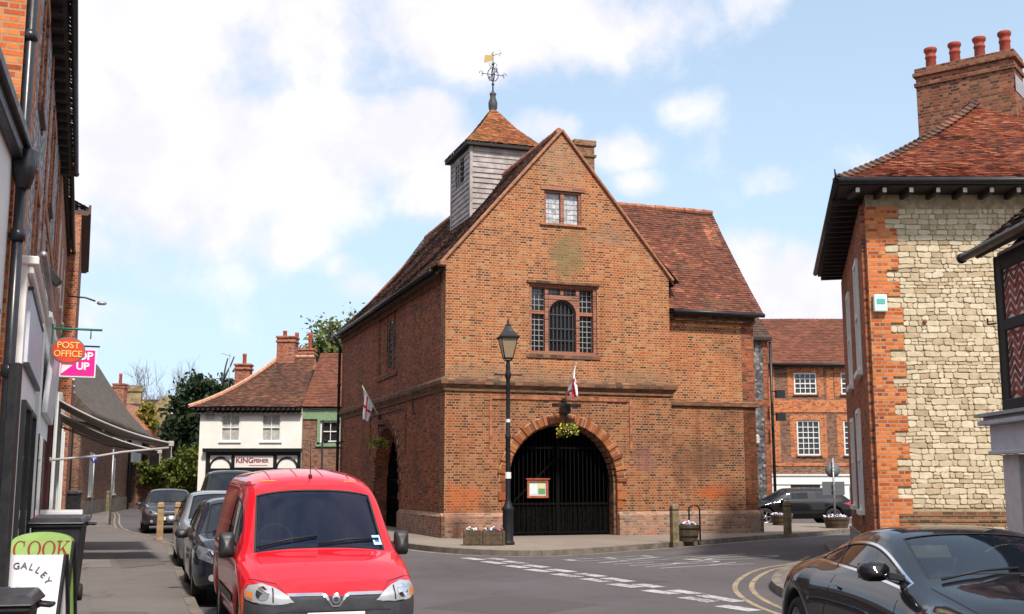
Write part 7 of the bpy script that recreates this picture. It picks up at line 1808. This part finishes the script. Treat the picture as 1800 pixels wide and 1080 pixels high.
# --- red van -------------------------------------------------------------
M['paint_red'] = paint('red_van_paint', (.60,.004,.014), rough=.35)
def red_van():
    C = dict(
        zs=[(-2.2,.30),(-1.9,.24),(2.1,.26),(2.2,.32)], ws=[(-2.17,.50),(-2.05,.72),(-1.75,.80),(2.0,.81),(2.16,.76)],
        zm=[(-2.17,.48),(-2.0,.52),(-1.6,.60),(2.16,.60)], wm=[(-2.17,.52),(-2.06,.74),(-1.8,.835),(1.9,.845),(2.16,.80)],
        zb=[(-2.17,.60),(-2.05,.67),(-1.7,.79),(-1.2,.90),(2.16,.97)], wb=[(-2.17,.50),(-2.04,.68),(-1.8,.78),(-1.3,.83),(1.9,.84),(2.16,.80)],
        zg=[(-2.17,.61),(-2.02,.70),(-1.6,.84),(-1.15,.93),(-.5,.98),(2.16,1.02)], wg=[(-2.17,.46),(-2.0,.62),(-1.6,.72),(-1.15,.79),(-.5,.82),(1.9,.82),(2.16,.78)],
        zc=[(-2.17,.62),(-2.0,.72),(-1.6,.86),(-1.16,.955),(-.52,1.49),(0,1.58),(1.9,1.63),(2.14,1.55)], wc=[(-2.17,.42),(-2.0,.55),(-1.6,.66),(-1.16,.745),(-.52,.70),(0,.70),(1.9,.71),(2.14,.70)],
        zr=[(-2.17,.625),(-2.0,.73),(-1.6,.87),(-1.18,.96),(-.52,1.575),(-.2,1.69),(.4,1.74),(1.95,1.74),(2.14,1.62)], wr=[(-2.17,.36),(-2.0,.48),(-1.6,.58),(-1.18,.70),(-.52,.62),(0,.61),(1.9,.62),(2.14,.60)],
        zt=[(-2.17,.63),(-2.0,.755),(-1.6,.90),(-1.20,.985),(-.54,1.615),(-.30,1.73),(.4,1.81),(1.9,1.81),(2.14,1.68)])
    ys = [-2.17,-2.10,-1.98,-1.86,-1.60,-1.35,-1.18,-.86,-.54,-.36,-.1,.28,.36,1.1,1.5,1.9,2.06,2.16]
    v = Car('red_van', 'bright red small delivery van parked nose towards the camera with a grey bumper', 'van', (-2.265,12.65,0), 18, C, ys, [-1.38,1.34], .31,
            dict(fine=True, windows=[(-1.20,-.50,(7,8)), (-.90,.24,(5,))], bumper=[(-2.3,-1.86,(2,3)), (1.95,2.3,(2,))], capbump=4, keep=(-1.18,-.54,.28)), 'paint_red', glass='van_glass', dark_in=False, spokes=6)
    # headlamps, grille and badge
    for sg in (-1, 1):
        pol = [(sg*a, b) for a, b in ((.37,.585),(.55,.570),(.71,.580),(.775,.61),(.78,.665),(.745,.715),(.64,.73),(.54,.70),(.45,.65))]
        v.patch('headlight_bezel', 'front', [(sg*.60+(a-sg*.60)*1.05-0*sg, .65+(b-.65)*1.10) for a, b in pol], 'chrome', .006, rings=7, n_sub=6)
        h = v.patch('headlight', 'front', pol, 'lens', .012, rings=7, n_sub=6)
        v.patch('indicator', 'front', [(sg*a, b) for a, b in ((.715,.60),(.765,.62),(.768,.67),(.715,.66))], 'amber', .017, parent=h, rings=2)
        v.patch('lamp_bowl', 'front', [(sg*(.635+.055*math.cos(t)), .65+.055*math.sin(t)) for t in [k*math.pi/6 for k in range(12)]], 'lens_bowl', .018, parent=h, rings=3, n_sub=1)
        v.patch('lamp_divider', 'front', [(sg*a, b) for a, b in ((.545,.585),(.557,.585),(.557,.695),(.545,.69))], 'seal', .018, parent=h, rings=2)
    v.patch('grille', 'front', [(-.52,.50),(.52,.50),(.42,.57),(.40,.63),(-.40,.63),(-.42,.57)], 'bumper_grey', .010)
    g = v.seam('grille_bar', 'front', [(-.43,.640),(-.12,.640),(-.085,.624),(-.03,.545),(.03,.545),(.085,.624),(.12,.640),(.43,.640)], .020, 'chrome', .016, step=.02)
    v.patch('badge', 'front', [(.040*math.cos(t), .603+.038*math.sin(t)) for t in [k*math.pi/8 for k in range(16)]], 'chrome', .022, rings=2, n_sub=1)
    v.patch('badge_figure', 'front', [(.022*math.cos(t)*(1.3 if k % 3 else .6), .603+.022*math.sin(t)) for k, t in enumerate([k*math.pi/6 for k in range(12)])], 'bumper_grey', .026, rings=2, n_sub=1)
    v.seam('bonnet_seam', 'front', [(-.80,.76),(-.70,.765),(-.52,.735),(-.45,.66)], .007, 'seal', .002); v.seam('bonnet_seam', 'front', [(.80,.76),(.70,.765),(.52,.735),(.45,.66)], .007, 'seal', .002)
    v.seam('door_seam', 'left', [(-1.05,.35),(-1.08,.95),(-1.02,1.02)], .008); v.seam('door_seam', 'left', [(.32,.32),(.33,1.0),(.30,1.62),(-.45,1.62)], .008)
    v.seam('door_seam', 'right', [(-1.05,.35),(-1.08,.95),(-1.02,1.02)], .008); v.seam('door_seam', 'right', [(.32,.32),(.33,1.0),(.30,1.62),(-.45,1.62)], .008)
    v.seam('rubbing_strip', 'left', [(-1.0,.52),(.3,.52),(.95,.52)], .09, 'bumper_grey', .012); v.seam('rubbing_strip', 'right', [(-1.0,.52),(.3,.52),(.95,.52)], .09, 'bumper_grey', .012)
    for md in ('left', 'right'): v.patch('door_handle', md, [(.10,.86),(.26,.86),(.26,.90),(.10,.90)], 'bumper_grey', .02, rings=2)
    for x in (-.42, -.14, .14, .42): v.seam('roof_rib', 'top', [(x,-.28),(x,1.9)], .012, 'rib_red', .003, step=.1)
    m = MB(); p = v.cast('top', 0, -.34, 0); m.tube([p, p+Vector((0,.02,.03))], .02, 6); m.tube([p+Vector((0,.01,.02)), p+Vector((0,.05,.40))], .005, 5); m.build('aerial', M['seal'], v.E)
    # lettering strips over the windscreen
    for x, w, s_ in ((-.44,.16,''), (.43,.16,'WAY')):
        if s_:
            p = v.cast('front', x-.02, 1.645, .004); q = v.cast('front', x-.02, 1.68, .004)
            if p and q: u = (q-p).normalized(); n = Vector((1,0,0)).cross(u); text(s_, .055, M['van_letters'], v.E, frame(p+n*.004, (1,0,0), n), ext=.001, bold=.001, sp=1.15)
        else: v.patch('lettering', 'front', [(x-.07,1.655),(x+.07,1.659),(x+.07,1.667),(x-.07,1.663)], 'van_letters', .004, rings=1)
    v.patch('permit_sticker', 'front', [(.55,1.02),(.63,1.02),(.615,1.11),(.535,1.11)], 'sticker_blue', .007, rings=2)
    v.patch('permit_mark', 'front', [(.565,1.045),(.61,1.045),(.605,1.075),(.56,1.075)], 'sign_blue', .009, rings=2)
    v.wipers(0, [(-.62,-.02,-1.13,-1.06),(-.02,.60,-1.14,-1.06)])
    v.mirror(-.86, .81, 1.03, 'mirror_black', w=.155, h=.25, d=.12, tall=True)
    v.interior(-1.0, .6, .50, .72, 1.02, [(-.10,1.42)], dash_y=-.82)
    m = MB(); m.box((-.62,.5,.4),(.62,.55,1.48)); m.build('bulkhead', M['dash'], v.E)
    v.plate(-2.215, .44, 'RV54 KXO')
    return v
M['van_glass'] = glass_mat('van_windscreen', (.006,.010,.035), .02, see=.5, spec=.8)
M['lens_bowl'] = pmat('reflector_bowl', (.85,.86,.88), .05, metal=1); M['van_letters'] = pmat('yellow_van_letters', (.85,.34,.02), .5); M['rib_red'] = pmat('roof_rib_shadow_gap', (.30,.01,.015), .4)
M['sticker_blue'] = pmat('pale_blue_sticker', (.42,.66,.74), .4)
red_van()

# --- dark sports coupe -----------------------------------------------------
M['paint_dark'] = paint('dark_plum_coupe_paint', (.0035,.0025,.0045), rough=.2)
M['paint_black'] = paint('black_car_paint', (.004,.004,.005), rough=.2)
def coupe():
    C = dict(
        zs=[(-2.4,.28),(-2.1,.20),(2.1,.22),(2.4,.34)], ws=[(-2.39,.30),(-2.2,.60),(-1.8,.84),(-1.2,.88),(0,.86),(1.3,.91),(1.9,.86),(2.36,.62)],
        zm=[(-2.39,.42),(-2.0,.52),(-1.4,.60),(0,.52),(1.3,.62),(2.36,.58)], wm=[(-2.39,.34),(-2.25,.62),(-1.9,.84),(-1.4,.925),(-.6,.905),(0,.90),(.7,.92),(1.3,.965),(1.9,.90),(2.25,.76),(2.38,.60)],
        zb=[(-2.39,.50),(-2.2,.60),(-1.8,.70),(-1.4,.775),(-.7,.83),(0,.85),(.8,.90),(1.3,.93),(1.9,.90),(2.25,.86),(2.38,.80)], wb=[(-2.39,.32),(-2.25,.56),(-1.9,.76),(-1.4,.87),(-.7,.87),(0,.875),(.7,.89),(1.3,.90),(1.9,.80),(2.25,.68),(2.38,.54)],
        zg=[(-2.39,.53),(-2.2,.64),(-1.8,.77),(-1.4,.855),(-.75,.94),(0,.945),(.7,.965),(1.15,1.01),(1.5,1.00),(1.9,.95),(2.25,.91),(2.38,.84)], wg=[(-2.39,.26),(-2.2,.46),(-1.8,.66),(-1.4,.78),(-.75,.78),(0,.80),(.7,.78),(1.15,.72),(1.5,.68),(1.9,.62),(2.25,.54),(2.38,.44)],
        zc=[(-2.39,.54),(-2.2,.655),(-1.8,.765),(-1.4,.835),(-.80,.965),(-.05,1.20),(.3,1.245),(.7,1.215),(1.0,1.12),(1.20,1.035),(1.5,1.02),(1.9,.965),(2.25,.92),(2.38,.85)], wc=[(-2.39,.20),(-2.2,.38),(-1.8,.55),(-1.4,.66),(-.80,.72),(-.05,.60),(.3,.58),(.7,.585),(1.0,.625),(1.20,.66),(1.5,.60),(1.9,.55),(2.38,.38)],
        zr=[(-2.39,.545),(-2.2,.66),(-1.8,.775),(-1.4,.885),(-.80,.975),(-.05,1.255),(.3,1.295),(.7,1.27),(1.2,1.14),(1.7,1.00),(2.1,.955),(2.38,.87)], wr=[(-2.39,.15),(-2.2,.28),(-1.8,.42),(-1.4,.52),(-.80,.68),(-.05,.52),(.3,.50),(.7,.49),(1.2,.50),(1.7,.50),(2.1,.48),(2.38,.34)],
        zt=[(-2.39,.55),(-2.2,.68),(-1.8,.82),(-1.4,.93),(-.86,.995),(-.08,1.29),(.25,1.335),(.6,1.325),(1.2,1.19),(1.7,1.03),(2.1,.985),(2.25,.97),(2.38,.88)])
    ys = [-2.39,-2.33,-2.2,-2.0,-1.8,-1.1,-.95,-.80,-.45,-.05,.3,.7,1.2,1.7,1.85,2.1,2.25,2.34,2.38]
    v = Car('sports_coupe', 'dark plum sports coupe with chrome edged side glass parked at the lower right', 'car', (3.40,8.72,0), 3, C, ys, [-1.40,1.35], .345,
            dict(windows=[(-.80,-.07,(7,8)), (-.82,1.20,(5,)), (.62,1.70,(7,8))], keep=(-.80,-.05,1.2,.7,1.7), fine=False), 'paint_dark', ring='chrome', ring_w=.02, tw=.25, spokes=10, rimr=.76, glass='car_glass')
    v.mirror(-.62, .82, 1.04, 'paint_dark', w=.22, h=.14, d=.15)
    v.seam('door_seam', 'left', [(-.72,.30),(-.80,.60),(-.76,.86)], .008); v.seam('door_seam', 'left', [(.60,.30),(.62,.60),(.50,.93)], .008)
    v.seam('door_seam', 'right', [(-.72,.30),(-.80,.60),(-.76,.86)], .008); v.seam('door_seam', 'right', [(.60,.30),(.62,.60),(.50,.93)], .008)
    v.seam('window_divider', 'left', [(.62,.985),(.80,1.20)], .016, 'seal', .004)
    v.seam('window_divider', 'right', [(.62,.985),(.80,1.20)], .016, 'seal', .004)
    for md in ('left', 'right'):
        v.patch('door_handle', md, [(.30,.83),(.48,.845),(.48,.865),(.30,.85)], 'paint_dark', .02, rings=2)
        v.patch('side_vent', md, [(-1.0,.55),(-.93,.55),(-.90,.74),(-.97,.74)], 'satin_chrome', .01, rings=2)
        v.patch('fuel_flap', md, [(1.55+.08*math.cos(t), .84+.06*math.sin(t)) for t in [k*math.pi/6 for k in range(12)]], 'paint_dark', .004, rings=2, n_sub=1)
    v.seam('bonnet_seam', 'top', [(-.66,-.92),(-.60,-1.4),(-.50,-2.0),(-.25,-2.28)], .008); v.seam('bonnet_seam', 'top', [(.66,-.92),(.60,-1.4),(.50,-2.0),(.25,-2.28)], .008)
    for sg in (-1, 1):
        v.patch('headlight', 'top', [(sg*a, b) for a, b in ((.56,-1.85),(.70,-1.85),(.66,-2.12),(.52,-2.24),(.46,-2.15))], 'lens', .005)
        v.patch('tail_light', 'rear', [(sg*a, b) for a, b in ((.45,.72),(.66,.74),(.70,.84),(.50,.86))], 'red_lens', .005)
    v.patch('grille', 'front', [(.26*math.cos(t), .42+.10*math.sin(t)) for t in [k*math.pi/8 for k in range(16)]], 'seal', .004, n_sub=1)
    v.wipers(0, [(-.55,.05,-.84,-.70),(-.02,.50,-.86,-.72)])
    v.interior(-.7, 1.2, .42, .68, .88, [(.15,1.10),(.75,1.02)], 'seat_beige', dash_y=-.55)
    v.plate(-2.42, .40, 'KV58 WJT', w=.50)
    m = MB(); p = v.cast('top', -.25, -.35, -.03); m.box((-.56,-.12,1.185),(-.20,-.09,1.205)); 
    m = MB(); m.add([(-.56,-.17,1.10),(-.18,-.17,1.105),(-.18,-.10,1.19),(-.55,-.10,1.185)], [(0,1,2,3)]); o = m.build('sun_visor', M['seat_beige'], v.E, closed=False); sm_ = o.modifiers.new('thick', 'SOLIDIFY'); sm_.thickness = .012
coupe()

# --- hatchbacks, saloon, estate ------------------------------------------------
def family_car(name, label, cat, loc, rz, L, Wd, H, pm, kind='hatch', spokes=5, plate='', mirror=None, glass='car_glass', r=.31, lampc='lens_car'):
    a = L/2; w = Wd/2; cow = -a+ (1.02 if kind != 'saloon' else 1.25); hd = cow+.72; hz = .92*H/1.48
    e = {'hatch': a-.62, 'estate': a-.42, 'saloon': a-1.15, 'suv': a-.25}[kind]   # roof end
    tb = {'hatch': a-.10, 'estate': a-.10, 'saloon': a-.62, 'suv': a-.06}[kind]   # foot of rear window
    belt = .60*H+.02
    C = dict(
        zs=[(-a,.30),(-a+.2,.22),(a-.2,.24),(a,.34)], ws=[(-a,w*.62),(-a+.15,w*.86),(-a+.5,w*.95),(a-.4,w*.95),(a,w*.80)],
        zm=[(-a,.50),(-a+.3,.55),(a,.60)], wm=[(-a,w*.66),(-a+.10,w*.85),(-a+.45,w*.97),(0,w),(a-.45,w*.98),(a-.08,w*.90),(a,w*.84)],
        zb=[(-a,.60),(-a+.12,.68),(-a+.5,.80),(cow,belt-.04),(a-.3,belt+.02),(a,belt-.04)], wb=[(-a,w*.62),(-a+.10,w*.80),(-a+.45,w*.90),(cow,w*.95),(0,w*.96),(a-.4,w*.94),(a,w*.82)],
        zg=[(-a,.62),(-a+.12,.72),(-a+.5,.85),(cow,belt),(hd,belt+.03),(a-.3,belt+.07),(a,belt)], wg=[(-a,w*.56),(-a+.12,w*.72),(-a+.5,w*.82),(cow,w*.90),(hd,w*.92),(a-.4,w*.89),(a,w*.76)],
        zc=[(-a,.63),(-a+.12,.735),(-a+.5,.87),(cow,belt+.03),(hd,H-.16),(0,H-.11),(e,H-.14),(tb,belt+.09),(a,belt+.02)], wc=[(-a,w*.48),(-a+.12,w*.62),(-a+.5,w*.73),(cow,w*.85),(hd,w*.74),(0,w*.73),(e,w*.73),(tb,w*.80),(a,w*.70)],
        zr=[(-a,.635),(-a+.12,.745),(-a+.5,.88),(cow,belt+.04),(hd,H-.075),(0,H-.03),(e,H-.06),(tb,belt+.10),(a,belt+.03)], wr=[(-a,w*.36),(-a+.12,w*.50),(-a+.5,w*.62),(cow,w*.80),(hd,w*.64),(0,w*.63),(e,w*.62),(tb,w*.68),(a,w*.60)],
        zt=[(-a,.64),(-a+.12,.77),(-a+.5,.91),(cow-.03,belt+.06),(hd,H-.035),(0,H),(e,H-.02),(tb,belt+.13),(a,belt+.05)])
    mid = (hd+e)/2
    ys = sorted(set([-a,-a+.06,-a+.2,-a+.5,(cow-a+.5)/2,cow-.12,cow,(cow+hd)/2,hd,hd+.15,mid-.05,mid+.05,e-.35,e-.05,e,(e+tb)/2,tb,(tb+a)/2,a-.04,a]))
    wins = [(cow,hd,(7,8)), (cow+.3,mid-.05,(5,)), (mid+.05,e-.02,(5,))]
    if tb-e > .2: wins.append((e+.0,tb,(7,8)))
    v = Car(name, label, cat, loc, rz, C, ys, [-a+.82,a-.80], r, dict(windows=wins, keep=(cow,hd,mid-.05,mid+.05,e,tb)), pm, glass=glass, spokes=spokes, dark_in=True)
    v.mirror(cow+.42, w*.98, belt+.04, mirror or pm, w=.19, h=.13, d=.12)
    for sg in (-1, 1):
        pol = [(sg*w*k, z) for k, z in ((.44,.60),(.66,.58),(.86,.64),(.90,.72),(.86,.80),(.72,.765),(.52,.69))]
        h = v.patch('headlight', 'front', pol, lampc, .008)
        if h: v.patch('lamp_bowl', 'front', [(sg*(w*.70+.05*math.cos(t)), .68+.05*math.sin(t)) for t in [k*math.pi/6 for k in range(12)]], 'lens_bowl', .013, parent=h, rings=2, n_sub=1)
        v.patch('fog_light', 'front', [(sg*(w*.66+.045*math.cos(t)), .40+.045*math.sin(t)) for t in [k*math.pi/6 for k in range(12)]], 'lens', .006, rings=2, n_sub=1)
        v.patch('tail_light', 'rear', [(sg*w*k, z) for k, z in ((.60,.74),(.82,.72),(.86,.86),(.76,.96),(.66,.92))], 'red_lens', .008)
        md = 'left' if sg < 0 else 'right'
        v.patch('tail_light_side', md, [(a-.42,.84),(a-.14,.76),(a-.10,.90),(a-.18,belt-.01)], 'red_lens', .008)
        v.seam('door_seam', md, [(cow+.12,.32),(cow+.10,.6),(cow+.16,belt-.04)], .008); v.seam('door_seam', md, [(mid,.32),(mid,belt),(mid,H-.2)], .008); v.seam('door_seam', md, [(a-.95,.62),(a-.80,belt-.05)], .008)
        v.patch('door_handle', md, [(mid-.26,belt-.11),(mid-.10,belt-.105),(mid-.10,belt-.08),(mid-.26,belt-.085)], pm, .018, rings=2); v.patch('door_handle', md, [(mid+.62,belt-.10),(mid+.78,belt-.095),(mid+.78,belt-.07),(mid+.62,belt-.075)], pm, .018, rings=2)
    v.patch('grille', 'front', [(-w*.38,.56),(w*.38,.56),(w*.42,.66),(w*.30,.70),(-w*.30,.70),(-w*.42,.66)], 'seal', .005)
    v.seam('grille_bar', 'front', [(-w*.36,.69),(w*.36,.69)], .022, 'chrome', .012); v.seam('grille_bar', 'front', [(-w*.36,.62),(w*.36,.62)], .010, 'chrome', .012)
    v.patch('lower_grille', 'front', [(-w*.45,.30),(w*.45,.30),(w*.48,.40),(-w*.48,.40)], 'seal', .005)
    v.wipers(0, [(-.5,.05,cow+.02,cow+.08),(0,.5,cow+.02,cow+.08)])
    v.interior(cow+.1, a-.4, .42, w*.74, belt+.0, [(mid-.55,H-.22),(mid+.45,H-.24)], dash_y=cow+.30)
    if plate: v.plate(-a-.045, .49, plate)
    return v
M['paint_blue'] = paint('blue_black_hatchback_paint', (.012,.012,.022), rough=.22); M['paint_silver'] = paint('silver_paint', (.34,.35,.38), rough=.3, metal=.55); M['paint_grey'] = paint('dark_grey_metallic', (.045,.042,.05), rough=.3, metal=.3)
family_car('dark_hatchback', 'blue black hatchback parked tight behind the red van, half hidden by it', 'car', (-4.02,17.35,0), 18, 3.85, 1.66, 1.44, 'paint_blue', 'hatch', plate='LD05 UZF', mirror='black_plastic', r=.30)
family_car('silver_hatchback', 'silver hatchback parked between the dark hatchback and the tall dark vehicle', 'car', (-5.80,22.9,0), 18, 3.95, 1.70, 1.50, 'paint_silver', 'hatch', plate='KR53 NTV', spokes=7)
family_car('offroad_vehicle', 'tall dark off road vehicle, only its roof and windows showing over the red van', 'car', (-7.35,30.2,0), 16, 4.5, 1.80, 1.98, 'paint_black', 'suv', plate='', r=.36)
s_ = family_car('dark_saloon', 'dark grey saloon with chrome grille facing the camera at the far end of the pavement', 'car', (-11.85,39.8,0), 19, 4.75, 1.80, 1.45, 'paint_grey', 'saloon', plate='BX04 OYL', r=.33)
e_ = family_car('black_estate_car', 'shiny black estate car seen side on in the gap beside the stone house', 'car', (11.1,45.6,0), -87, 4.30, 1.78, 1.45, 'paint_black', 'hatch', spokes=5, r=.33)
for sg, md in (): e_.seam('roof_rail', 'top', [(sg*.56,-.7),(sg*.56,1.5)], .03, 'satin_chrome', .03)
